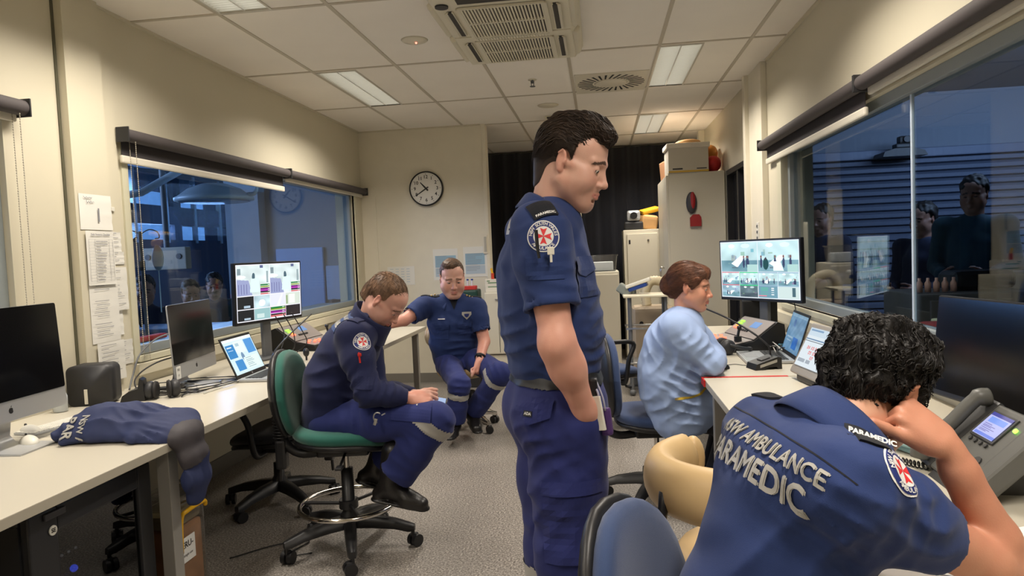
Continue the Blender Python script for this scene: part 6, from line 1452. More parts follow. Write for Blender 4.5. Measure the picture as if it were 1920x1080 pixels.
# ================= 1. standing paramedic
def standing():
    f = nrm((.955, .297, 0)); r = nrm(np.cross(f, (0, 0, 1))); YM = 1.86
    g = lambda x, y, Y=YM: V3(P(x, y, Y=Y))
    root = thing('person', 'standing person in navy paramedic uniform, hand in pocket, head bowed', 'person', (-.06, 1.86, 0))
    hc = g(1073, 306, 1.84); R = hframe((.905, -.22, -.36), (0, 0, 1)); s = .93
    nb = g(1033, 402, 1.86); chest = g(1020, 500); belly = g(1033, 600); waist = g(1040, 690); hip = g(1046, 765)
    shR = g(1010, 428, 1.69); elR = g(1046, 645, 1.63); wrR = g(1096, 770, 1.70); shL = chest+(-r)*.19+np.array((0, 0, .10)); elL = shL+np.array((-.02, .05, -.29)); wrL = elL+f*.06+np.array((0, -.04, -.16))
    hf = head_field(hc, R, s, .0026, neck=nb, neck_r=.060, fat=.001, jaw=1.05)
    lo, hi = bounds([L3(shR, elR, .5), elR, wrR], .10); A = Field(lo, hi, .004)
    A.cap(L3(shR, elR, .3), elR, .050, .039, .02).cap(elR, L3(elR, wrR, .35), .039, .041, .03).cap(L3(elR, wrR, .3), wrR, .041, .028, .03)
    A.cap(wrR, wrR+nrm(wrR-elR)*.02, .027, .027, .02, side=r, flat=.8); A.ell(elR-f*.010, (.026, .026, .034), .03)
    B = Field(*bounds([nb, hip, shL, elL, wrL, shR], .16), .009); B.chain([hip, waist, belly, chest], [.10, .10, .105, .105], .03, r, 1.25); B.cap(chest, nb, .09, .056, .05); B.cap(shL, elL, .048, .04).cap(elL, wrL, .04, .03); B.cap(shR, chest, .05, .06); B.cap(shL, chest, .05, .06)
    for sd in (-1, 1): B.cap(hip+r*sd*.08, hip+r*sd*.085+np.array((0, 0, -.12)), .08, .075, .03)
    mesh_obj('body', [hf, A, B], M_skin, root, head_color(hc, R, s, SK1, C(188, 122, 112), C(48, 34, 28), .45, np.array(C(170, 124, 104))), 1); eyes(hc, R, s, root, look=(0.1, 1, -.45))
    # hair: swept back, short at nape
    H = hair_cap(hc, R, s, .003); H.ell(np.array((0, -.020, .042))*s, np.array((.0785, .099, .083))*s, 0, world=False)
    H.ell(np.array((0, .046, .102))*s, np.array((.054, .046, .030))*s, .02*s, world=False); H.ell(np.array((.0, .076, .092))*s, np.array((.042, .022, .022))*s, .015, world=False); H.ell(np.array((.0, -.01, .106))*s, np.array((.060, .070, .030))*s, .02, world=False)
    H.cap(np.array((0, -.060, -.01))*s, np.array((0, -.046, -.070))*s, .053*s, .048*s, .02, world=False)
    for x in (-1, 1): H.cap(np.array((x*.073, .012, .030))*s, np.array((x*.070, .014, -.012))*s, .011*s, .006*s, .01, world=False)
    q = H.ax; X, Y, Z = q[0][:, None, None]/s, q[1][None, :, None]/s, q[2][None, None, :]/s
    line = np.maximum(.052-.55*np.clip(.062-Y, -1, 1)*1.0-.0*X, -.11)     # hairline height as function of depth
    cut = np.where(Y > .02, .058+.10*(Y-.06)-.25*np.clip(np.abs(X)-.045, 0, 1), -.015-.9*np.clip(.012-Y, 0, .1))
    dd = (cut-Z)*s*.7; H.d = np.maximum(H.d, np.where(np.abs(X) > -1, dd, dd).astype(np.float32))
    H.ell(np.array((.080, -.004, -.002))*s, np.array((.02, .022, .034))*s, .006, op='s', world=False); H.ell(np.array((-.080, -.004, -.002))*s, np.array((.02, .022, .034))*s, .006, op='s', world=False)
    ph = Y*55-Z*25+1.5*np.sin(X*60); H.d += (.0050*np.sin(ph)*np.clip((Z-.06)/.05, 0, 1)+.0030*np.sin(X*150+Y*70+2*np.sin(Y*50))*np.clip((Z-.05)/.05, 0, 1)+.0014*np.sin(X*380+Y*60)*np.clip((Z-.02)/.05, 0, 1)).astype(np.float32)*s
    hv, hfc = H.mesh(); parts = [(smooth_verts(hv, hfc, 1), hfc)]
    comb = lambda L: np.stack([L[:, 0]*2, -np.ones(len(L))*.8+np.clip(L[:, 1]*4, -.4, .3), .25-(L[:, 1] < -.04)*1.2], 1)
    strands(parts, (hv, hfc), R, hc, s, comb, 7000, .040, .00042, 5, lambda L: L[:, 2] > .0, .004, .25); strands(parts, (hv, hfc), R, hc, s, comb, 420, .060, .0024, 25, lambda L: L[:, 2] > .045, .0055, .40, 8)
    mesh_obj('hair', parts, M_hbrown, root, haircol(HC_['M_hbrown']), 0)
    # shirt
    back = -f
    S = Field(*bounds([g(930, 380), g(1145, 720), shR+r*.1, shL-r*.1], .06), .0055)
    S.chain([waist+np.array((0, 0, -.03)), g(1040, 650), belly, g(1024, 545), chest, g(1022, 450)], [.113, .124, .130, .124, .116, .098], .03, r, [1.25, 1.25, 1.3, 1.45, 1.5, 1.5])
    S.cap(g(1026, 430), nb-np.array((0, 0, .012)), .082, .066, .05, side=r, flat=1.15); S.cap(nb-np.array((0, 0, .035)), shR+np.array((0, 0, .0)), .052, .058, .04); S.cap(nb-np.array((0, 0, .035)), shL, .052, .058, .04)
    S.cap(shR, L3(shR, elR, .25), .064, .070, .035); S.cap(L3(shR, elR, .05), L3(shR, elR, .70), .066, .0665, .03, ends=True); S.cap(L3(shR, elR, .62), L3(shR, elR, .70), .0692, .0695, .002, ends=True); S.cap(shL, L3(shL, elL, .7), .064, .066, .03)
    S.cap(L3(shR, elR, .65), L3(shR, elR, .80), .053, None, 0, op='s', ends=True)
    S.half(waist+np.array((0, 0, -.035)), (0, 0, -1))
    dn = np.array((0, 0, -1.))
    S.wrinkle(g(1075, 560), nrm((.5, 0, .8)), .13, .045, .0028, 1); S.wrinkle(g(1060, 660, 1.75), nrm((.2, 0, 1)), .10, .036, .0042, 2); S.wrinkle(g(965, 620, 1.78), nrm((-.4, 0, 1)), .14, .05, .0036, 3); S.wrinkle(L3(shR, elR, .45)+r*.05, nrm((.3, 0, 1)), .07, .035, .0026, 4); S.wrinkle(g(975, 480, 1.75), nrm((.9, 0, .5)), .09, .05, .0030, 5); S.wrinkle(g(1100, 640, 1.78), nrm((-.5, 0, 1)), .10, .04, .0038, 6); S.noise(.0012, 18, 3)
    so, sv, sf = mesh_obj('shirt', [S], M_shirt, root, None, 1); tree = bvh_of(sv, sf)
    collar(nb+np.array((-.012, 0, -.010)), np.array((0, 0, 1))+f*.42, f, .068, .046, .75, 'collar', M_shirt, so)
    pdecal('shoulder_badge', badge_layers(.0375), 1019, 443, (0.05, 0, 1), tree, so, step=.006)
    decal('sleeve_pen_pocket', [rectl(-.045, .045, -.030, .030, M_shirt)], g(1022, 500, 1.60), (1, .1, -.0), (0, 0, 1), tree, so, .01, lift0=.0022)
    b = MB(); p = Vector(g(1008, 468, 1.585)); b.cyl(p, p+Vector((-.002, 0, .045)), .0042, n=10); b.cyl(p, p+Vector((.003, 0, -.02)), .0036, n=8); local(b, so).build('black_pen', M_black, so)
    b = MB(); p = Vector(g(1033, 477, 1.585)); b.box(p+Vector((0, 0, .008)), (.016, .006, .018), .002); b.cyl(p, p+Vector((.0, 0, -.018)), .003, n=8); local(b, so).build('penlight', M_white, so)
    decal('back_text', [text_layer('NSW AMBULANCE', .036, M_refl, 0, .055, .0018), text_layer('PARAMEDIC', .052, M_refl, 0, .0, .0030)], V3(g(978, 425, 1.80))-f*.05-r*.060, r, (0, 0, 1), tree, so, .008, reach=.16)
    decal('chest_pocket', [rectl(-.052, .052, -.075, .0, M_shirt)], g(1098, 500, 1.72)+f*.03, -r+f*.1, (0, 0, 1), tree, so, .012, lift0=.003, reach=.15)
    fl = decal('chest_pocket_flap', [([(-.056, .022), (.056, .022), (.056, -.012), (0, -.028), (-.056, -.012)], [(4, 3, 2, 1, 0)], M_shirt)], g(1098, 497, 1.72)+f*.03, -r+f*.1, (0, 0, 1), tree, so, .012, lift0=.0065, reach=.15)
    pdecal('epaulette', [rectl(-.032, .032, -.026, .026, M_epau), text_layer('PARAMEDIC', .0095, M_bw, 0, -.018, .0003)], 1017, 391, (-.35, .1, 1), tree, so, step=.01, lift0=.004)
    # trousers
    T = Field(*bounds([g(955, 700), g(1145, 1090, 1.75), g(1000, 1090, 1.95)], .14), .006); T.n
    hR = hip+r*.085; kR = g(1066, 1030, 1.775); hL = hip-r*.085; kL = g(1044, 1030, 1.93); aR = g(1070, 1300, 1.80); aL = g(1040, 1300, 1.96)
    T = Field(*bounds([g(955, 690), g(1145, 1400, 1.75), g(1000, 1400, 2.0)], .10), .0065)
    T.chain([waist+np.array((0, 0, .005)), g(1046, 740), hip], [.107, .116, .122], .03, r, [1.28, 1.32, 1.3]); T.ell(hip-f*.035+r*.07-np.array((0, 0, .01)), .105, .04); T.ell(hip-f*.035-r*.07-np.array((0, 0, .01)), .105, .04)
    for h_, k_, a_ in ((hR, kR, aR), (hL, kL, aL)):
        T.cap(h_, L3(h_, k_, .5), .103, .096, .04).cap(L3(h_, k_, .5), k_, .096, .086, .04).cap(k_, L3(k_, a_, .4), .086, .084, .03).cap(L3(k_, a_, .4), a_, .084, .076, .03)
    T.half(waist+np.array((0, 0, .018)), (0, 0, 1))
    T.wrinkle(g(1085, 810, 1.66), nrm((.75, 0, .65)), .12, .050, .0045, 7); T.wrinkle(g(1010, 830, 1.7), nrm((-.5, 0, .85)), .11, .045, .0040, 8); T.wrinkle(g(1050, 1060, 1.67), nrm((.2, 0, 1)), .15, .055, .0050, 9); T.wrinkle(g(1000, 960, 1.75), nrm((-.7, 0, .6)), .12, .05, .0040, 10); T.wrinkle(g(1110, 900, 1.7), nrm((.9, 0, .3)), .12, .05, .003, 11); T.noise(.0015, 16, 5)
    T.cap(wrR+np.array((.0, .030, -.045)), wrR+np.array((.01, .045, -.13)), .038, .030, .05)                 # hand bulging the pocket
    to, tv, tf = mesh_obj('trousers', [T], M_trou, root, None, 1); tt = bvh_of(tv, tf)
    slab('belt', tv, tf, root, M_belt, lambda c: (c[:, 2] > waist[2]-.030) & (c[:, 2] < waist[2]+.012), .004)
    for u_ in (-.10, .10): pass
    pdecal('cargo_pocket', [rectl(-.075, .075, -.20, .0, M_trou)], 1075, 912, (0, 0, 1), tt, to, step=.015, lift0=.006); pdecal('cargo_flap', [rectl(-.080, .080, -.035, .0, M_trou)], 1075, 903, (0, 0, 1), tt, to, step=.015, lift0=.010)
    decal('hip_pocket_flap', [([(-.055, 0), (.06, 0), (.055, -.045), (.0, -.065), (-.05, -.040)], [(4, 3, 2, 1, 0)], M_trou)], g(990, 752, 1.66)-f*.02, nrm((.9, -.5, 0)), (0, 0, 1), tt, to, .012, lift0=.008)
    pdecal('hip_tag', [rectl(-.013, .013, -.007, .007, M_belt), text_layer('ADA', .010, M_bw, 0, 0, .0003)], 994, 776, (0, 0, 1), tt, to, step=.01, lift0=.010)
    slab('reflective_band', tv, tf, to, M_refl, lambda c: (c[:, 2] < g(990, 1040, 1.95)[2]) & (c[:, 2] > g(990, 1085, 1.95)[2]) & (((c-kL) @ r) < .10) & (((c - (kL+kR)/2) @ r) < -.0), .003)
    b = MB(); p = Vector(g(1112, 725, 1.72)); b.box(p, (.022, .03, .045), .006); b.tube(cat_pts([p, p+Vector((.012, -.01, -.05)), p+Vector((.02, -.02, -.09))], 6), .003); local(b, root).build('key_holder', M_black, root)
    b = MB(); p = Vector(g(1122, 775, 1.70)); b.box(p, (.026, .008, .085), .002, rot=rotm(0, -10, -30)); local(b, root).build('id_card', M_white, root)
    b = MB(); p = Vector(g(1136, 790, 1.71)); b.box(p, (.03, .02, .07), .008, rot=rotm(0, -6, -30)); local(b, root).build('purple_pouch', mat('purple', C(70, 40, 100), .6), root)
    b = MB(); b.tube(cat_pts([g(1112, 720, 1.72), g(1122, 740, 1.7), g(1120, 765, 1.7)], 5), .003); b.tube(cat_pts([g(1118, 715, 1.72), g(1130, 745, 1.7), g(1135, 770, 1.7)], 5), .0025); local(b, root).build('lanyard', mat('lanyard', C(150, 150, 170), .6), root)
    Bf = Field(*bounds([aR, aL], .30), .008)
    for a_ in (aR, aL): boot(Bf, (a_[0], a_[1], .093), f, 1.0, shaft=.20)
    mesh_obj('boots', [Bf], M_boot, root)
standing()
# ================= 2. paramedic in the right foreground, seen from behind
def foreground():
    root = thing('person', 'foreground person leaning on desk seen from behind, NSW Ambulance Paramedic shirt', 'person', (.25, 1.15, 0))
    f = nrm((.95, .31, 0)); r = nrm((.31, -.95, 0)); g = lambda x, y, Y: V3(P(x, y, Y=Y))
    shR = g(1590, 920, 1.035); shL = g(1432, 818, 1.33); el = g(1903, 1086, 1.15); wr = g(1772, 832, 1.15)
    nb = g(1592, 802, 1.19); hc = g(1638, 724, 1.25); fw = nrm((.66, .52, -.42)); R = hframe(fw, (0, 0, 1), R_(-12)); s = .93
    ch = g(1512, 905, 1.17); mid = g(1468, 1020, 1.15); pel = V3((.165, 1.13, .58))
    hf = head_field(hc, R, s, .003, neck=nb, neck_r=.060)
    A = Field(*bounds([L3(shR, el, .3), el, wr, g(1640, 740, 1.2)], .08), .0035)
    A.cap(L3(shR, el, .3), L3(shR, el, .8), .043, .038, .02).cap(L3(shR, el, .8), el, .038, .032, .02).cap(el, L3(el, wr, .3), .032, .036, .012).cap(L3(el, wr, .3), L3(el, wr, .8), .036, .026, .012).cap(L3(el, wr, .8), wr, .026, .022, .02, side=nrm((.5, -.5, .5)), flat=.85)
    A.ell(el+np.array((.005, 0, -.012)), (.032, .032, .03), .02)
    hand(A, wr, (-.68, .22, .62), (-.35, -.75, -.50), curl=(.95, 1.05, 1.1, 1.1), s=.88, thumb=(.45, .0), right=True, tbend=.08, k=.004)
    B = Field(*bounds([nb, pel, shL, shR, V3((.6, 1.3, .7)), V3((.5, 1.4, .5))], .16), .01); B.chain([pel, mid, ch], [.10, .10, .10], .03, r, 1.25); B.cap(ch, nb, .09, .055, .05); elL = shL+np.array((.16, .06, -.20)); B.cap(shL, elL, .045, .04); B.cap(elL, elL+np.array((.20, -.10, .02)), .04, .03); B.cap(ch, shR, .07, .05)
    hk = {}
    for sd, yy in ((1, .98), (-1, 1.26)): B.cap(pel+r*sd*.09, V3((.55, yy+.06, .52)), .075, .06, .03)
    A.d = np.maximum(A.d, -1); mesh_obj('body', [hf, A, B], M_skin, root, head_color(hc, R, s, SK2, C(170, 100, 90), C(30, 24, 22), .2), 1)
    # hair: thick and wavy
    H = hair_cap(hc, R, s, .0032); H.ell(np.array((0, -.020, .044))*s, np.array((.083, .102, .086))*s, 0, world=False); H.ell(np.array((0, .04, .092))*s, np.array((.062, .056, .038))*s, .03, world=False); H.cap(np.array((0, -.064, -.01))*s, np.array((0, -.052, -.062))*s, .057*s, .045*s, .03, world=False)
    for x in (-1, 1): H.cap(np.array((x*.074, .016, .030))*s, np.array((x*.071, .018, -.016))*s, .012*s, .007*s, .01, world=False)
    X, Y, Z = H.ax[0][:, None, None]/s, H.ax[1][None, :, None]/s, H.ax[2][None, None, :]/s
    cut = np.where(Y > .03, .060, -.005-1.3*np.clip(.012-Y, 0, .065)); H.d = np.maximum(H.d, ((cut-Z)*s*.7).astype(np.float32))
    for x in (-1, 1): H.ell(np.array((x*.086, -.006, -.006))*s, np.array((.024, .024, .034))*s, .006, op='s', world=False)
    H.noise(.0030, 62, 4); H.noise(.0016, 150, 8)
    hv, hfc = H.mesh(); parts = [(smooth_verts(hv, hfc, 1), hfc)]; wv = np.random.default_rng(3).normal(size=(3, 3))*30
    comb = lambda L: np.stack([np.sin(L @ wv[0])*1.2+L[:, 0]*4, np.sin(L @ wv[1])*1.0+.5+L[:, 1]*3, np.sin(L @ wv[2])*.7-.9], 1)
    strands(parts, (hv, hfc), R, hc, s, comb, 14000, .020, .00030, 6, lambda L: L[:, 2] > -.08, .0035, .55, 6); strands(parts, (hv, hfc), R, hc, s, comb, 1100, .034, .0021, 26, lambda L: L[:, 2] > -.08, .0055, .75, 8)
    mesh_obj('hair', parts, M_hblack, root, haircol(HC_['M_hblack']), 0)
    S = Field(*bounds([pel, nb, shR, shL, L3(shR, el, .6)], .17), .0055)
    S.chain([pel, L3(pel, mid, .6), mid, L3(mid, ch, .6), ch+np.array((.0, 0, .0))], [.112, .113, .110, .107, .102], .03, r, [1.25, 1.28, 1.32, 1.38, 1.45])
    up = nrm(nb-ch); S.cap(ch, nb-up*.045, .100, .072, .06, side=r, flat=1.25); S.cap(nb-up*.055, shR+np.array((-.01, 0, .005)), .055, .062, .05); S.cap(nb-up*.055, shL, .055, .060, .05); S.cap(shL, L3(ch, shL, .5)-f*.02, .066, .08, .05); S.cap(shR, L3(ch, shR, .5)-f*.02, .064, .078, .05)
    S.cap(shR, L3(shR, el, .28), .062, .065, .04); S.cap(L3(shR, el, .05), L3(shR, el, .50), .057, .0535, .04, ends=True); S.cap(L3(shR, el, .43), L3(shR, el, .50), .0555, None, .002, ends=True); S.cap(L3(shR, el, .45), L3(shR, el, .65), .0465, None, 0, op='s', ends=True); S.cap(shL, L3(shL, elL, .6), .062, .064, .03)
    hemc = L3(shR, el, .50)
    S.wrinkle(g(1600, 930, 1.03), nrm((.8, 0, .6)), .10, .048, .0040, 1); S.wrinkle(g(1660, 1000, 1.0), nrm((.4, 0, 1)), .09, .040, .0055, 2); S.wrinkle(g(1460, 990, 1.05), nrm((-.7, .2, .7)), .16, .07, .0030, 3); S.wrinkle(g(1700, 960, 1.0), nrm((.9, .2, -.2)), .07, .034, .0030, 4); S.wrinkle(g(1440, 820, 1.25), nrm((1, 0, .3)), .09, .05, .0030, 5); S.wrinkle(g(1560, 860, 1.1), nrm((.3, 0, 1)), .10, .045, .0030, 6); S.noise(.0015, 15, 2)
    so, sv, sf = mesh_obj('shirt', [S], M_shirt, root, None, 1); tree = bvh_of(sv, sf)
    collar(nb-up*.035, up, f, .078, .058, .6, 'collar', M_shirt, so, spread=1.34)
    # back text: runs along the shoulder line
    tu = r*.93+np.array((0, 0, -.0)); tu = nrm(shR-shL); tc = V3(P(1466, 866, Y=1.13)); tv_ = nrm(up+f*.0)
    o_, u_, v_ = pix_frame(tree, 1428, 858, tv_, .06); u_ = (u_+Vector(tu)*.8).normalized()
    decal('back_text', btext('NSW AMBULANCE', .0350, M_refl, -.022, .018, .0012, spacing=1.03)+btext('PARAMEDIC', .0500, M_refl, -.030, -.024, .0021, spacing=1.03), o_, u_, v_, tree, so, .008, reach=.16, lift0=.0012)
    # yoke seam
    decal('yoke_seam', [rectl(-.21, .20, -.0012, .0012, M_epau)], tc-f*.05+V3(tv_)*.066, tu, tv_, tree, so, .01, reach=.16, lift0=.0006)
    pdecal('shoulder_badge', badge_layers(.036), 1690, 884, V3(nb)-V3(el)+np.array((.1, .25, 0)), tree, so, step=.006)
    epaulette(so, tree, L3(nb, shR, .38)+np.array((0, 0, .03)), L3(nb, shR, .78)+np.array((.0, 0, .0)), f, .045, 'PARAMEDIC'); epaulette(so, tree, L3(nb, shL, .35)+np.array((0, 0, .03)), L3(nb, shL, .85), f, .050)
    T = Field(*bounds([pel, V3((.6, 1.4, .0)), V3((.6, .95, .1))], .16), .011); T.chain([pel-np.array((0, 0, .05)), pel+np.array((0, 0, .05))], [.125, .125], .03, r, 1.3)
    for sd, yy in ((1, 1.0), (-1, 1.30)): T.cap(pel+r*sd*.09-np.array((0, 0, .03)), V3((.56, yy+.08, .50)), .09, .078, .04).cap(V3((.56, yy+.08, .50)), V3((.58, yy+.08, .12)), .078, .07, .03)
    mesh_obj('trousers', [T], M_trou, root)
    Bf = Field(*bounds([V3((.6, 1.08, .1)), V3((.6, 1.38, .1))], .28), .01)
    for yy in (1.08, 1.38): boot(Bf, (.58, yy, .093), (1, .2, 0))
    mesh_obj('boots', [Bf], M_boot, root)
foreground()
# ================= 3. paramedic on the green chair looking at a phone
def greenchair():
    root = thing('person', 'seated person in dark navy jacket on green chair, looking down at phone', 'person', (-1.2, 3.1, 0)); g = lambda x, y, Y: V3(P(x, y, Y=Y))
    f = nrm((.95, .25, 0)); r = nrm((.25, -.95, 0)); pel = g(622, 775, 3.12); mid = g(628, 715, 3.11); ch = g(655, 655, 3.10); nb = g(696, 604, 3.08); hc = g(722, 563, 3.05)
    R = hframe(nrm((.60, -.06, -.70)), (0, 0, 1)); s = .96; shR = g(662, 632, 2.94); elR = g(688, 735, 2.86); wrR = g(770, 747, 2.94); shL = ch-r*.19+np.array((.05, 0, .10)); elL = g(705, 735, 3.28); wrL = g(782, 742, 3.10)
    hf = head_field(hc, R, s, .0035, neck=nb, neck_r=.060, lids=1, open_eyes=False)
    A = Field(*bounds([wrR, wrL, g(815, 750, 2.98)], .10), .004); A.cap(L3(elR, wrR, .6), wrR, .034, .028).cap(L3(elL, wrL, .6), wrL, .034, .028)
    hand(A, wrR, (.93, .22, -.05), (.0, .55, .65), curl=(.45, .55, .6, .65), s=.95, thumb=(.5, .1), right=True); hand(A, wrL, (.95, -.25, -.12), (0, -.5, .75), curl=(.4, .5, .55, .6), s=.95, thumb=(.5, .1), right=False)
    B = Field(*bounds([nb, pel, shL, shR, elL], .15), .011); B.chain([pel, mid, ch], [.10, .10, .10], .03, r, 1.2); B.cap(ch, nb, .08, .055, .05); B.cap(shR, elR, .045, .04).cap(elR, wrR, .04, .03).cap(shL, elL, .045, .04).cap(elL, wrL, .04, .03)
    kR = g(820, 787, 2.93); kL = g(800, 792, 3.16); hR = pel+r*.09; hL = pel-r*.09; aR = g(728, 908, 2.95); aL = g(705, 880, 3.18)
    B.cap(hR, kR, .07, .05).cap(hL, kL, .07, .05); mesh_obj('body', [hf, A, B], M_skin, root, head_color(hc, R, s, SK3, C(196, 120, 108), C(120, 88, 66), .15, flush=.2), 1); eyes(hc, R, s, root)
    H = hair_cap(hc, R, s, .0035); H.ell(np.array((0, -.020, .043))*s, np.array((.0785, .099, .084))*s, 0, world=False); H.cap(np.array((0, -.072, -.01))*s, np.array((0, -.062, -.058))*s, .050*s, .046*s, .02, world=False)
    X, Y, Z = H.ax[0][:, None, None]/s, H.ax[1][None, :, None]/s, H.ax[2][None, None, :]/s; cut = np.where(Y > .02, .070-.35*np.clip(np.abs(X)-.03, 0, 1)*0-.2*(Y-.05), -.000-1.2*np.clip(.012-Y, 0, .055)); H.d = np.maximum(H.d, ((cut-Z)*s*.7).astype(np.float32))
    for x in (-1, 1): H.ell(np.array((x*.082, -.006, -.006))*s, np.array((.02, .022, .032))*s, .004, op='s', world=False)
    hv, hfc = H.mesh(); parts = [(smooth_verts(hv, hfc, 1), hfc)]; comb = lambda L: np.stack([L[:, 0]*3, .7-L[:, 1]*0, .3-2*(L[:, 1] < -.03)], 1)
    strands(parts, (hv, hfc), R, hc, s, comb, 2200, .012, .0007, 9, lambda L: L[:, 2] > -.06, .005, .2, 3); mesh_obj('hair', parts, M_hlight, root, haircol(HC_['M_hlight']), 0)
    S = Field(*bounds([pel, nb, shR, shL, elR, elL, wrR, wrL], .17), .0075)
    S.chain([pel+np.array((0, 0, -.05)), mid, ch, L3(ch, nb, .45)], [.145, .142, .128, .105], .03, r, [1.25, 1.25, 1.4, 1.4]); S.cap(L3(ch, nb, .4), nb, .10, .076, .05, side=r, flat=1.2); S.cap(L3(ch, nb, .75), shR, .06, .07, .05).cap(L3(ch, nb, .75), shL, .06, .07, .05)
    for a_, e_, w_ in ((shR, elR, wrR), (shL, elL, wrL)): S.cap(a_, L3(a_, e_, .4), .072, .070, .04).cap(L3(a_, e_, .4), e_, .070, .062, .03).cap(e_, L3(e_, w_, .5), .062, .054, .03).cap(L3(e_, w_, .45), L3(e_, w_, .93), .054, .040, .02, ends=True)
    S.half(pel+np.array((0, 0, -.11)), (0, 0, -1))
    S.wrinkle(elR, nrm(elR-shR), .12, .05, .0060, 1); S.wrinkle(L3(elR, wrR, .5), nrm(wrR-elR), .12, .04, .005, 2); S.wrinkle(g(660, 790, 2.9), nrm((.6, 0, .8)), .14, .055, .006, 3); S.wrinkle(g(610, 690, 2.95), nrm((-.4, 0, 1)), .14, .07, .005, 4); S.wrinkle(g(700, 690, 2.95), nrm((.9, 0, .4)), .09, .05, .006, 5); S.noise(.0022, 13, 6)
    so, sv, sf = mesh_obj('jacket', [S], M_jacket, root, None, 2); tree = bvh_of(sv, sf)
    collar(nb+np.array((-.012, 0, -.02)), nb-ch+np.array((.0, 0, .1)), f, .082, .085, .6, 'collar', M_jacket, so, tall=True)
    pdecal('shoulder_badge', badge_layers(.040), 680, 641, (.0, 0, 1), tree, so, step=.008)
    M_pn = mat('panel_navy', C(44, 66, 112), .7)
    decal('back_panel', [rectl(-.15, .13, -.05, .055, M_pn), text_layer('AMBULANCE', .030, M_refl, .015, .026, .0012), text_layer('PARAMEDIC', .040, M_refl, .01, -.018, .002)], V3(g(624, 606, 2.96))+np.array((0, .10, .0)), r, nrm(np.array((.6, .1, .8))), tree, so, .012, reach=.2, lift0=.003)
    epaulette(so, tree, L3(nb, shR, .3)+np.array((0, 0, .02)), L3(nb, shR, .95), f, .052, None, M_jacket); decal('epaulette_tab', [rectl(-.035, .035, -.008, .008, M_refl)], g(676, 606, 2.9)+np.array((0, 0, .05)), (1, .1, -.2), (.1, -.6, .6), tree, so, .008, lift0=.009)
    decal('sleeve_pocket', [rectl(-.035, .04, -.15, .0, M_jacket)], g(682, 665, 2.8), (1, .1, -.1), (.12, 0, 1), tree, so, .012, lift0=.004); b = MB(); p = Vector(g(675, 674, 2.83)); b.cyl(p+Vector((0, 0, -.015)), p+Vector((-.004, 0, .03)), .004, n=8).box(p+Vector((-.001, 0, .02)), (.016, .008, .014), .003); local(b, so).build('red_pen', M_red, so)
    T = Field(*bounds([pel, kR, kL, aR, aL], .16), .0075); T.chain([pel+np.array((-.01, 0, -.06)), pel+np.array((0, 0, .03))], [.115, .12], .03, r, 1.3)
    for h_, k_, a_ in ((hR, kR, aR), (hL, kL, aL)): T.cap(h_+np.array((0, 0, -.02)), L3(h_, k_, .5), .10, .098, .04).cap(L3(h_, k_, .5), k_, .098, .078, .04).cap(k_+np.array((-.005, 0, -.01)), L3(k_, a_, .5), .078, .080, .03).cap(L3(k_, a_, .4), L3(k_, a_, .84), .082, .088, .02, ends=True)
    T.wrinkle(kR, nrm((.8, 0, .6)), .11, .05, .005, 1); T.wrinkle(L3(hR, kR, .4), nrm((.9, 0, .4)), .13, .06, .006, 2); T.wrinkle(L3(kR, aR, .6), nrm(kR-aR), .12, .06, .005, 3); T.noise(.002, 14, 8)
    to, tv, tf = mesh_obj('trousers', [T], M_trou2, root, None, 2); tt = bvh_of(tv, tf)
    def band(k_, a_, t0, t1):
        ax_ = nrm(V3(a_)-V3(k_)); return lambda c: (((c-V3(k_)) @ ax_) > t0) & (((c-V3(k_)) @ ax_) < t1) & (np.linalg.norm(c-V3(k_)-ax_*(t0+t1)/2, axis=1) < .115)
    slab('reflective_band', tv, tf, to, M_refl, lambda c, q=band(kR, aR, -.005, .05): q(c+np.array((0, 0, .0))), .003)
    decal('cargo_pocket', [rectl(-.09, .09, -.05, .055, M_trou2)], g(765, 775, 2.80), (1, .1, -.05), (0, 0, 1), tt, to, .012, lift0=.006)
    b = MB(); p = Vector(g(708, 783, 2.83)); b.tube([p+Vector((.018*math.cos(a)+.0, -.0, .022*math.sin(a))) for a in np.linspace(.8, 4.6, 12)], .0035); b.box(p+Vector((-.01, -.002, -.018)), (.014, .01, .03), .003, rot=rotm(0, 20, 0)); b.cyl(p+Vector((.018, 0, .01)), p+Vector((.034, 0, .018)), .003); local(b, root).build('key_clip', M_alu, root)
    Bf = Field(*bounds([aR, aL], .26), .006); boot(Bf, aR+np.array((.01, 0, .0)), (.93, -.05, -.16), 1.0, (.2, 0, 1), shaft=.15); boot(Bf, aL+np.array((-.0, 0, .0)), (.9, .2, -.35), .98, (.35, 0, 1), shaft=.15); mesh_obj('boots', [Bf], M_boot, root)
    t = thing('mobile_phone', 'mobile phone held in both hands by person on green chair', 'phone', P(808, 750, Y=3.0), 0, rot=(R_(10), R_(12), R_(10))); MB().box((0, 0, 0), (.14, .072, .008), .003).build('case', M_black, t); MB().bx(-.066, .066, -.033, .033, .004, .0048).build('screen', emis('phone_screen', (.45, .6, .9), .7), t)
    b = MB(); b.tube([wrR+np.array((-.035, 0, 0))+(nrm(np.cross(nrm(wrR-elR), (0, 0, 1)))*math.cos(a)+nrm(np.cross(nrm(wrR-elR), np.cross(nrm(wrR-elR), (0, 0, 1))))*math.sin(a))*.034 for a in np.linspace(0, 6.28, 16, endpoint=False)], .008, closed=True); local(b, root).build('wrist_strap', M_black, root)
greenchair()
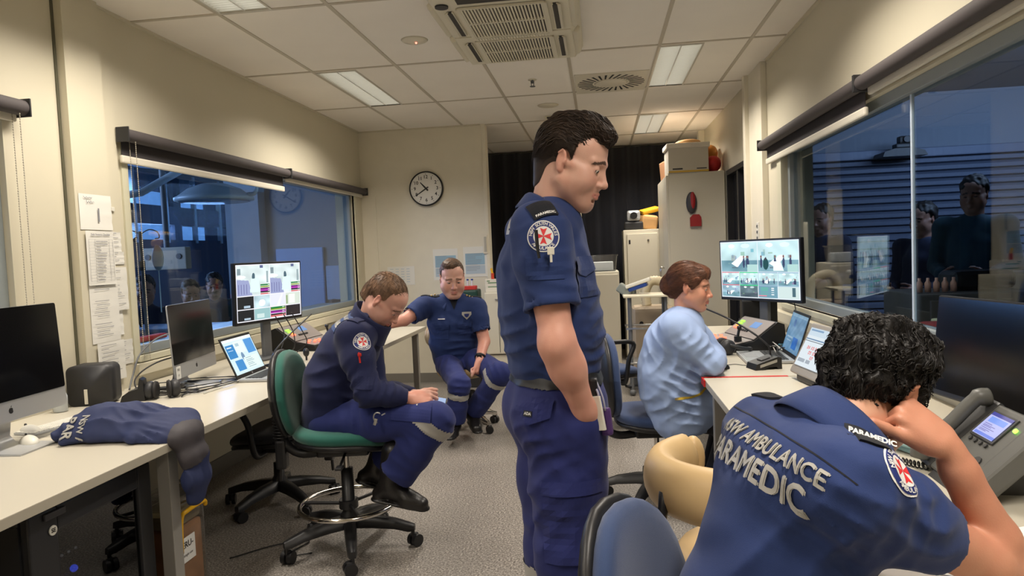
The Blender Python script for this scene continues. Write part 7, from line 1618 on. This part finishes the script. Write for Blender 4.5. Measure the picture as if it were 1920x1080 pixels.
# ================= 4. officer sitting in the middle, facing the viewer
def middle():
    root = thing('person', 'seated person in navy short-sleeved uniform facing viewer, centre background', 'person', (-1.05, 5.2, 0)); g = lambda x, y, Y: V3(P(x, y, Y=Y))
    f = nrm((.22, -.97, 0)); r = nrm((-.97, -.22, 0)); pel = g(856, 668, 5.28); mid = g(851, 640, 5.24); ch = g(849, 603, 5.20); nb = g(850, 558, 5.19); hc = g(848, 522, 5.13)
    R = hframe(nrm((.30, -.90, -.28)), (0, 0, 1)); s = 1.14; shR = g(797, 573, 5.12); elR = g(758, 600, 4.93); wrR = g(715, 612, 4.88); shL = g(893, 575, 5.20); elL = g(908, 640, 5.14); wrL = g(899, 676, 4.97)
    hf = head_field(hc, R, s, .0042, neck=nb, neck_r=.062, fat=.005, open_eyes=False)
    A = Field(*bounds([L3(shR, elR, .4), wrR, elL, wrL, L3(shL, elL, .4), g(895, 705, 4.9)], .09), .0055); A.cap(L3(shR, elR, .4), elR, .052, .044).cap(elR, wrR, .044, .030).cap(L3(shL, elL, .4), elL, .052, .044).cap(elL, wrL, .045, .030)
    hand(A, wrL, (-.12, -.35, -.85), (.0, -.8, .3), curl=(.9, .95, 1, 1), s=1.05, thumb=(.3, .1), right=False); hand(A, wrR, (-.95, -.1, -.12), (0, -.5, .5), curl=(.3, .3, .35, .4), s=1., right=True)
    kR = g(862, 722, 4.83); kL = g(938, 700, 4.84); hR = pel+r*.09; hL = pel-r*.09; aR = g(852, 794, 4.90); aL = g(886, 775, 5.02)
    B = Field(*bounds([nb, pel, shL, shR, kR, kL], .15), .014); B.chain([pel, mid, ch], [.11, .11, .11], .03, r, 1.25); B.cap(ch, nb, .09, .06, .05); B.cap(hR, kR, .07, .05).cap(hL, kL, .07, .05)
    mesh_obj('body', [hf, A, B], M_skin, root, head_color(hc, R, s, SK3, C(196, 124, 112), C(110, 80, 60), .1, flush=.25), 1); eyes(hc, R, s, root)
    H = hair_cap(hc, R, s, .0045); H.ell(np.array((0, -.022, .044))*s, np.array((.080, .100, .086))*s, 0, world=False); H.ell(np.array((.02, .03, .108))*s, np.array((.05, .05, .025))*s, .02, world=False); X, Y, Z = H.ax[0][:, None, None]/s, H.ax[1][None, :, None]/s, H.ax[2][None, None, :]/s
    cut = np.where(Y > .015, .082-.9*np.clip(np.abs(X)-.035, 0, .02)+.0*Y, -.010-1.2*np.clip(.010-Y, 0, .055)); H.d = np.maximum(H.d, ((cut-Z)*s*.7).astype(np.float32))
    for x in (-1, 1): H.ell(np.array((x*.084, -.002, -.006))*s, np.array((.02, .024, .032))*s, .004, op='s', world=False)
    H.noise(.0015, 120, 3); mesh_obj('hair', [H], M_hmid, root, haircol(HC_['M_hmid']), 1)
    S = Field(*bounds([pel, nb, shR, shL, L3(shR, elR, .9), L3(shL, elL, .9)], .16), .0085); S.chain([pel+np.array((0, 0, -.02)), mid, ch, L3(ch, nb, .4)], [.142, .142, .130, .105], .03, r, [1.25, 1.28, 1.45, 1.5]); S.cap(L3(ch, nb, .4), nb-np.array((0, 0, .01)), .095, .072, .05, side=r, flat=1.3)
    for a_, e_ in ((shR, elR), (shL, elL)): S.cap(L3(ch, nb, .75), a_, .055, .066, .05); S.cap(a_, L3(a_, e_, .3), .070, .072, .04); S.cap(L3(a_, e_, .1), L3(a_, e_, .72), .070, .072, .03, ends=True); S.cap(L3(a_, e_, .62), L3(a_, e_, .85), .060, None, 0, op='s', ends=True)
    S.wrinkle(g(850, 640, 5.08), nrm((.2, 0, 1)), .16, .06, .006, 1); S.wrinkle(g(815, 595, 5.05), nrm((.8, 0, .5)), .1, .05, .005, 2); S.wrinkle(g(880, 600, 5.05), nrm((-.8, 0, .5)), .1, .05, .004, 3); S.noise(.002, 14, 9)
    so, sv, sf = mesh_obj('shirt', [S], M_shirt, root, None, 1); tree = bvh_of(sv, sf); collar(nb-np.array((0, 0, .035)), (.05, 0, 1), f, .084, .045, 1.1, 'collar', M_shirt, so, tip=.05, spread=1.3)
    decal('undershirt', [([(-.035, .03), (.035, .03), (0, -.055)], [(2, 1, 0)], M_epau)], V3(nb)+f*.06-np.array((0, 0, .03)), -r, (0, 0, 1), tree, so, .01, lift0=.006)
    for sd in (-1, 1):
        c0 = ch+r*sd*.085+f*.12+np.array((0, 0, -.01)); decal('chest_pocket', [rectl(-.05, .05, -.11, 0, M_shirt)], c0, -r, (0, 0, 1), tree, so, .015, lift0=.004, reach=.16); decal('pocket_flap', [([(-.054, .01), (.054, .01), (.054, -.025), (0, -.04), (-.054, -.025)], [(4, 3, 2, 1, 0)], M_shirt)], c0, -r, (0, 0, 1), tree, so, .015, lift0=.009, reach=.16)
    c0 = ch-r*.105+f*.12+np.array((0, 0, .055)); decal('silver_shield', [([(-.035, .025), (.035, .025), (.036, .005), (.02, -.015), (0, -.035), (-.02, -.015), (-.036, .005)], [(6, 5, 4, 3, 2, 1, 0)], M_refl), ([(-.02, .01), (.02, .01), (.015, -.008), (0, -.02), (-.015, -.008)], [(4, 3, 2, 1, 0)], M_bn)], c0, -r, (0, 0, 1), tree, so, .01, lift0=.005, reach=.16)
    c0 = ch+r*.085+f*.12+np.array((0, 0, .035)); decal('name_bar', [rectl(-.032, .032, -.007, .007, M_bn), rectl(-.026, .026, -.003, .003, M_bw)], c0, -r, (0, 0, 1), tree, so, .01, lift0=.005, reach=.16)
    decal('shoulder_badge', badge_layers(.042), shR+r*.08+np.array((0, -.03, -.015)), (.6, -.75, 0), (-.2, 0, 1), tree, so, .01)
    M_gold = mat('pip_gold', C(190, 165, 110), .4)
    for a_ in (shR, shL): e_ = epaulette(so, tree, L3(nb, a_, .45)+np.array((0, 0, .02)), L3(nb, a_, 1.0), f, .055); b = MB(); [b.ball(Vector(L3(nb, a_, .62+.12*k))+Vector((0, -.02, .062)), .008, 8, 6) for k in range(3)]; local(b, so).build('rank_pips', M_gold, e_)
    T = Field(*bounds([pel, kR, kL, aR, aL], .15), .0085); T.chain([pel+np.array((0, 0, -.05)), pel+np.array((0, 0, .04))], [.12, .125], .03, r, 1.3)
    for h_, k_, a_ in ((hR, kR, aR), (hL, kL, aL)): T.cap(h_+np.array((0, 0, -.02)), k_, .105, .078, .04).cap(k_, L3(k_, a_, .5), .078, .074, .03).cap(L3(k_, a_, .5), L3(k_, a_, .92), .074, .080, .02, ends=True)
    T.wrinkle(kR, nrm((.3, 0, 1)), .12, .05, .006, 1); T.wrinkle(kL, nrm((.9, 0, .5)), .12, .05, .006, 2); T.wrinkle(L3(hR, kR, .5), nrm((1, 0, .2)), .12, .06, .006, 4); T.noise(.002, 14, 2)
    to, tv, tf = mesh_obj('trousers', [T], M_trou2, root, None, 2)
    for k_, a_ in ((kR, aR), (kL, aL)):
        ax_ = nrm(a_-k_); slab('reflective_band', tv, tf, to, M_refl, lambda c, k_=k_, ax_=ax_: (((c-k_) @ ax_) > .045) & (((c-k_) @ ax_) < .09) & (np.linalg.norm(c-k_-ax_*.07, axis=1) < .11), .004)
    slab('belt', tv, tf, root, M_belt, lambda c: (c[:, 2] > pel[2]+.09) & (c[:, 2] < pel[2]+.13), .004)
    Bf = Field(*bounds([aR, aL], .25), .008); boot(Bf, aR+np.array((0, 0, -.0)), (.0, -.93, -.10), 1.05, shaft=.12); boot(Bf, aL, (.35, -.85, -.1), 1.05, shaft=.12); mesh_obj('boots', [Bf], M_boot, root)
    b = MB(); p = V3(wrL)+nrm(elL-wrL)*.035; ax_ = nrm(elL-wrL); u_ = nrm(np.cross(ax_, (1, 0, 0))); w_ = np.cross(ax_, u_); b.tube([p+(u_*math.cos(a)+w_*math.sin(a))*.034 for a in np.linspace(0, 6.28, 18, endpoint=False)], .010, closed=True); b.box(p+np.array((0, -.038, .01)), (.036, .012, .04), .006); local(b, root).build('wristwatch', M_black, root)
middle()
# ================= 5. woman in pale blue gown at the right desk
def woman():
    root = thing('person', 'seated person in pale blue gown with tied brown hair, arms on desk', 'person', (.35, 3.6, 0)); g = lambda x, y, Y: V3(P(x, y, Y=Y))
    f = nrm((.98, -.12, 0)); r = nrm((-.12, -.98, 0)); pel = g(1262, 745, 3.62); mid = g(1265, 700, 3.61); ch = g(1272, 640, 3.60); nb = g(1283, 592, 3.60); hc = g(1294, 538, 3.60)
    R = hframe(nrm((.93, -.28, -.14)), (0, 0, 1)); s = .98; shR = g(1268, 618, 3.45); elR = g(1330, 680, 3.42); wrR = g(1340, 672, 3.66); shL = g(1285, 612, 3.76); elL = g(1335, 668, 3.76); wrL = g(1345, 680, 3.52)
    hf = head_field(hc, R, s, .0034, neck=nb, neck_r=.050, fat=.001, jaw=.9, open_eyes=True)
    A = Field(*bounds([wrR, wrL], .14), .005); A.cap(L3(elR, wrR, .5), wrR, .032, .026).cap(L3(elL, wrL, .5), wrL, .032, .026); hand(A, wrR, (-.15, .95, .0), (.3, 0, .8), curl=(.5, .5, .5, .5), s=.9, right=True); hand(A, wrL, (-.3, -.5, .1), (.1, 0, .9), curl=(.9, .9, .9, .9), s=.85, right=False)
    B = Field(*bounds([nb, pel, shL, shR, g(1360, 800, 3.5)], .14), .012); B.chain([pel, mid, ch], [.10, .09, .09], .03, r, 1.2); B.cap(ch, nb, .08, .048, .05); B.cap(shR, elR, .04, .036).cap(elR, wrR, .036, .028).cap(shL, elL, .04, .036).cap(elL, wrL, .036, .028)
    kR = V3((.70, 3.50, .50)); kL = V3((.72, 3.76, .50)); B.cap(pel+r*.08, kR, .07, .055).cap(pel-r*.08, kL, .07, .055)
    mesh_obj('body', [hf, A, B], M_skin, root, head_color(hc, R, s, C(206, 150, 124), C(176, 100, 92), C(120, 84, 60), 0, flush=.3), 1); eyes(hc, R, s, root, look=(.1, 1, -.1))
    H = hair_cap(hc, R, s, .0034); H.ell(np.array((0, -.022, .044))*s, np.array((.084, .104, .090))*s, 0, world=False); H.ell(np.array((0, .05, .078))*s, np.array((.060, .045, .040))*s, .02, world=False); H.ell(np.array((0, -.118, -.002))*s, np.array((.042, .034, .052))*s, .012, world=False); H.cap(np.array((0, -.06, -.01))*s, np.array((0, -.055, -.055))*s, .060*s, .045*s, .02, world=False)
    for x in (-1, 1): H.cap(np.array((x*.070, .045, .050))*s, np.array((x*.072, .026, -.012))*s, .013*s, .008*s, .014, world=False)
    X, Y, Z = H.ax[0][:, None, None]/s, H.ax[1][None, :, None]/s, H.ax[2][None, None, :]/s
    cut = np.where(Y > .012, .050-.045*np.clip((np.abs(X)-.035)/.025, 0, 1)*np.clip((.075-Y)/.05, 0, 1)*1.2, -.002-1.3*np.clip(.012-Y, 0, .05)); H.d = np.maximum(H.d, ((cut-Z)*s*.7).astype(np.float32))
    H.d += (.0018*np.sin(X*200+Z*60+3*np.sin(Y*30))).astype(np.float32); hv, hfc = H.mesh(); parts = [(smooth_verts(hv, hfc, 1), hfc)]
    comb = lambda L: np.stack([L[:, 0]*1.0, -1+0*L[:, 0], -.25-(L[:, 2] < .0)*-.3-L[:, 2]*2], 1)
    strands(parts, (hv, hfc), R, hc, s, comb, 2600, .05, .0007, 12, lambda L: L[:, 2] > -.07, .003, .1, 6); mesh_obj('hair', parts, M_hw, root, haircol(HC_['M_hw']), 0)
    S = Field(*bounds([pel, nb, shR, shL, elR, elL, wrR, wrL, g(1198, 740, 3.6), g(1355, 780, 3.5)], .12), .0065)
    S.chain([g(1278, 768, 3.60), g(1268, 725, 3.61), g(1262, 690, 3.61), g(1266, 650, 3.60), ch+np.array((0, 0, .02)), L3(ch, nb, .5)], [.170, .180, .170, .150, .130, .10], .05, r, [1.2, 1.2, 1.2, 1.25, 1.35, 1.35]); S.cap(L3(ch, nb, .5), nb-np.array((0.01, 0, .0)), .085, .062, .04, side=r, flat=1.2)
    for a_, e_, w_ in ((shR, elR, wrR), (shL, elL, wrL)): S.cap(L3(ch, nb, .7), a_, .055, .070, .05).cap(a_, L3(a_, e_, .5), .078, .078, .05).cap(L3(a_, e_, .5), e_, .078, .064, .04).cap(e_, L3(e_, w_, .8), .062, .048, .03)
    S.cap(g(1300, 770, 3.52), g(1345, 758, 3.46), .10, .06, .06); S.half(g(1290, 806, 3.6), nrm((.25, 0, -1)))
    for c0, n0, R0, wl, am, sd in ((g(1290, 690, 3.42), (.7, 0, .7), .13, .045, .0075, 1), (g(1235, 720, 3.45), (-.8, 0, .5), .16, .06, .0075, 2), (g(1300, 660, 3.40), (.5, 0, -.8), .10, .04, .006, 3), (g(1235, 640, 3.45), (.8, 0, .6), .12, .05, .005, 4), (g(1300, 750, 3.42), (.2, 0, 1), .14, .045, .0075, 5), (g(1330, 640, 3.5), (.3, 0, 1), .08, .035, .005, 6), (g(1250, 780, 3.45), (.9, 0, -.4), .12, .05, .007, 7)): S.wrinkle(c0, nrm(n0), R0, wl*1.2, am*.95, sd)
    S.noise(.0025, 14, 4)
    so, sv, sf = mesh_obj('gown', [S], M_gown, root, None, 1); collar(nb-np.array((.008, 0, .022)), nb-ch, f, .060, .030, .9, 'neckband', M_gown, so, spread=1.12, tip=.01)
    tree = bvh_of(sv, sf); decal('yellow_tie', [([(-.10, -.012), (-.02, -.008), (.03, .008), (.07, .040), (.072, .050), (.02, .016), (-.03, .002), (-.10, .0)], [(0, 1, 6, 7), (1, 2, 5, 6), (2, 3, 4, 5)], mat('tie_yellow', C(196, 166, 50), .7))], g(1310, 752, 3.30), (1, 0, 0), (0, 0, 1), tree, so, .01, lift0=.003, reach=.25)
    M_blk = cloth('trousers_black', C(24, 26, 36)); T = Field(*bounds([pel, kR, kL, V3((.75, 3.5, .05))], .14), .01); T.chain([pel+np.array((0, 0, -.06)), pel], [.11, .11], .03, r, 1.3)
    for k_, hh, ax in ((kR, pel+r*.08, .62), (kL, pel-r*.08, .66)): T.cap(hh+np.array((0, 0, -.06)), k_-np.array((0.06, 0, .02)), .09, .072, .03).cap(k_-np.array((0.06, 0, .02)), V3((ax-.10, k_[1], .10)), .078, .075, .03)
    mesh_obj('trousers', [T], M_blk, root); Bf = Field(*bounds([V3((.6, 3.5, .1)), V3((.6, 3.76, .1))], .25), .009)
    for a_ in ((.52, 3.50, .092), (.56, 3.76, .092)): boot(Bf, a_, (1, -.05, 0), .92)
    mesh_obj('shoes', [Bf], M_boot, root)
woman()
# ================= figures added behind the glass to stand in for people reflected in it
def reflection_figure(label, px, py, Y, f, hair, top, skin=C(150, 110, 92), s=1., seated=False, group=None):
    hc = V3(P(px, py, Y=Y)); f = nrm((*f, 0)); r = nrm(np.cross(f, (0, 0, 1))); root = thing('person', label, 'person', (hc[0], hc[1], 0)); R = hframe(f+np.array((0, 0, -.15))); nb = hc+np.array((0, 0, -.16)); ch = nb+np.array((0, 0, -.16)); pel = nb+np.array((0, 0, -.50))
    hf = head_field(hc, R, s, .006, neck=nb, open_eyes=False); B = Field(*bounds([nb, pel], .22), .014); B.chain([pel, ch], [.10, .10], .03, r, 1.25).cap(ch, nb, .08, .055, .05)
    shs = [nb+r*.18*q+np.array((0, 0, -.05)) for q in (1, -1)]; els = [shs[i]+r*(.05, -.05)[i]+np.array((0, 0, -.28)) for i in (0, 1)]; wrs = [els[i]+f*.2+r*(-.10, .10)[i]+np.array((0, 0, -.05)) for i in (0, 1)]
    A = Field(*bounds([*els, *wrs], .10), .010)
    for i in (0, 1): A.cap(els[i], wrs[i], .038, .03); hand(A, wrs[i], f-r*(1, -1)[i]*.4, (0, 0, 1), curl=(.5, .5, .5, .5), right=(i == 0))
    hips = [pel+r*.09*q for q in (1, -1)]
    kn = [h+(f*.42 if seated else np.array((0, 0, -max(.1, (pel[2]-.1)*.48)))) for h in hips]; an = [np.array((k[0], k[1], .10)) for k in kn]
    mesh_obj('body', [hf, A, B], M_skin, root, head_color(hc, R, s, skin, skin, C(30, 24, 22)), 1)
    H = Field(np.array([-.13, -.16, -.14]), np.array([.13, .16, .2]), .006, R, hc); H.ell((0, -.024, .048), (.086, .104, .092), 0, world=False); H.cap((0, -.07, -.01), (0, -.06, -.06), .055, .045, .02, world=False); X, Y_, Z = H.ax[0][:, None, None], H.ax[1][None, :, None], H.ax[2][None, None, :]; H.d = np.maximum(H.d, ((np.where(Y_ > .01, .055, -.08)-Z)*.7).astype(np.float32)); H.noise(.003, 60, 2); mesh_obj('hair', [H], hair, root, haircol(HC_['M_h'+hair.name[5:].replace('dark_', '')] if 'M_h'+hair.name[5:].replace('dark_', '') in HC_ else HC_['M_hblack']))
    S = Field(*bounds([pel, nb, *els], .18), .012); S.chain([pel, L3(pel, ch, .5), ch], [.125, .125, .125], .03, r, [1.25, 1.3, 1.45]).cap(ch, nb-np.array((0, 0, .02)), .1, .07, .05, side=r, flat=1.2)
    for i in (0, 1): S.cap(ch+np.array((0, 0, .1)), shs[i], .06, .068, .05).cap(shs[i], els[i], .068, .056, .03).cap(els[i], L3(els[i], wrs[i], .8), .056, .042, .02)
    S.noise(.003, 16, 5); mesh_obj('top', [S], top, root, None, 1)
    T = Field(*bounds([pel, *kn, *an], .16), .014); T.chain([pel+np.array((0, 0, -.05)), pel], [.12, .12], .03, r, 1.3)
    for i in (0, 1): T.cap(hips[i], kn[i], .095, .075, .03).cap(kn[i], an[i], .075, .065, .03)
    mesh_obj('trousers', [T], M_jacket, root); Bf = Field(*bounds(an, .25), .012)
    for a_ in an: boot(Bf, a_, f, .98)
    mesh_obj('shoes', [Bf], M_boot, root)
M_tn = cloth('top_navy', C(30, 38, 62)); M_teal2 = cloth('top_teal', C(38, 70, 84))
reflection_figure('dim stand-in for a reflected person in dark jacket, left window, nearest its left edge', 272, 545, 5.65, (.5, -.8), M_hbrown, M_tn)
reflection_figure('dim stand-in for a reflected person with loose dark hair, left window, middle of three', 358, 552, 6.1, (.6, -.7), M_hbrown, M_tn)
reflection_figure('dim stand-in for a reflected person, left window, directly left of camera-view monitor', 402, 536, 6.8, (.4, -.8), M_hblack, M_tn)
reflection_figure('dim stand-in for a reflected seated person, far end of left window, by clock wall', 651, 540, 8.6, (.2, -.9), M_hblack, M_tn)
reflection_figure('dim stand-in for a reflected standing person, right window, above camera-view monitor', 1541, 412, 6.3, (-.7, -.6), M_hbrown, M_tn)
reflection_figure('dim stand-in for a reflected dark-haired person, right window, middle of three', 1731, 412, 5.7, (-.8, -.4), M_hblack, M_tn)
reflection_figure('dim stand-in for a reflected tall person in teal top, right window, rightmost', 1826, 366, 5.1, (-.6, -.7), M_hblack, M_teal2)
# ================= navy jacket lying over the left desk edge
def desk_jacket():
    t = thing('folded_jacket', 'navy paramedic jacket draped over the edge of the left desk', 'jacket', (-1.75, 2.35, .73))
    S = Field(*bounds([V3((-2.15, 2.1, .72)), V3((-1.45, 2.62, .90)), V3((-1.47, 2.4, .45))], .09), .0055); yv = (.2, 1, 0)
    S.chain([V3((-2.01, 2.36, .760)), V3((-1.93, 2.42, .785)), V3((-1.82, 2.43, .785)), V3((-1.64, 2.44, .768)), V3((-1.58, 2.42, .758))], [.036, .056, .056, .044, .036], .05, yv, 2.1)
    S.chain([V3((-1.96, 2.30, .758)), V3((-1.86, 2.33, .775)), V3((-1.70, 2.34, .768)), V3((-1.60, 2.34, .757))], [.026, .034, .036, .032], .02, (.2, 1, .45), 1.9)
    S.chain([V3((-1.95, 2.50, .795)), V3((-1.78, 2.54, .790)), V3((-1.62, 2.50, .775))], [.020, .026, .026], .02, (0, 1, .2), 1.5)
    S.chain([V3((-1.62, 2.38, .752)), V3((-1.555, 2.38, .735)), V3((-1.525, 2.38, .66)), V3((-1.52, 2.38, .58)), V3((-1.53, 2.38, .50))], [.032, .036, .032, .034, .026], .03, (0, 1, 0), 1.9)
    S.half((0, 0, .731), (0, 0, -1), region=(-1.97, 2.35, .70), rr=.37)
    for c0, n0, R0, wl, am, sd in (((-1.63, 2.30, .76), (.1, 1, .3), .06, .022, .003, 1), ((-1.85, 2.40, .82), (.12, .9, .4), .16, .075, .008, 2), ((-1.52, 2.36, .58), (.1, 1, 0), .12, .05, .003, 3), ((-1.72, 2.45, .82), (.25, .9, .4), .12, .05, .006, 4), ((-2.0, 2.34, .79), (.6, .6, .4), .08, .05, .003, 5)): S.wrinkle(V3(c0), nrm(n0), R0, wl, am, sd)
    o, v, fc = mesh_obj('jacket_body', [S], mat('jacket_navy', C(30, 41, 80), .75, bump=.3, bscale=900, var=.06, vscale=6), t, None, 2); tr = bvh_of(v, fc)
    slab('lining', v, fc, t, mat('lining_grey', C(56, 52, 56), .7, bump=.4, bscale=60), lambda c: (c[:, 0] > -1.572+.25*np.clip(c[:, 1]-2.34, 0, 1)) & (c[:, 2] > .655+.4*(c[:, 1]-2.38)), .004)
    o_, u_, v_ = pix_frame(tr, 138, 805, (.95, -.1, .25), .04)
    decal('jacket_text', btext('NSW A', .036, M_refl, 0, .026, .0011)+btext('PAR', .052, M_refl, -.006, -.020, .0019), o_, u_, v_, tr, t, .008, reach=.06)
desk_jacket()
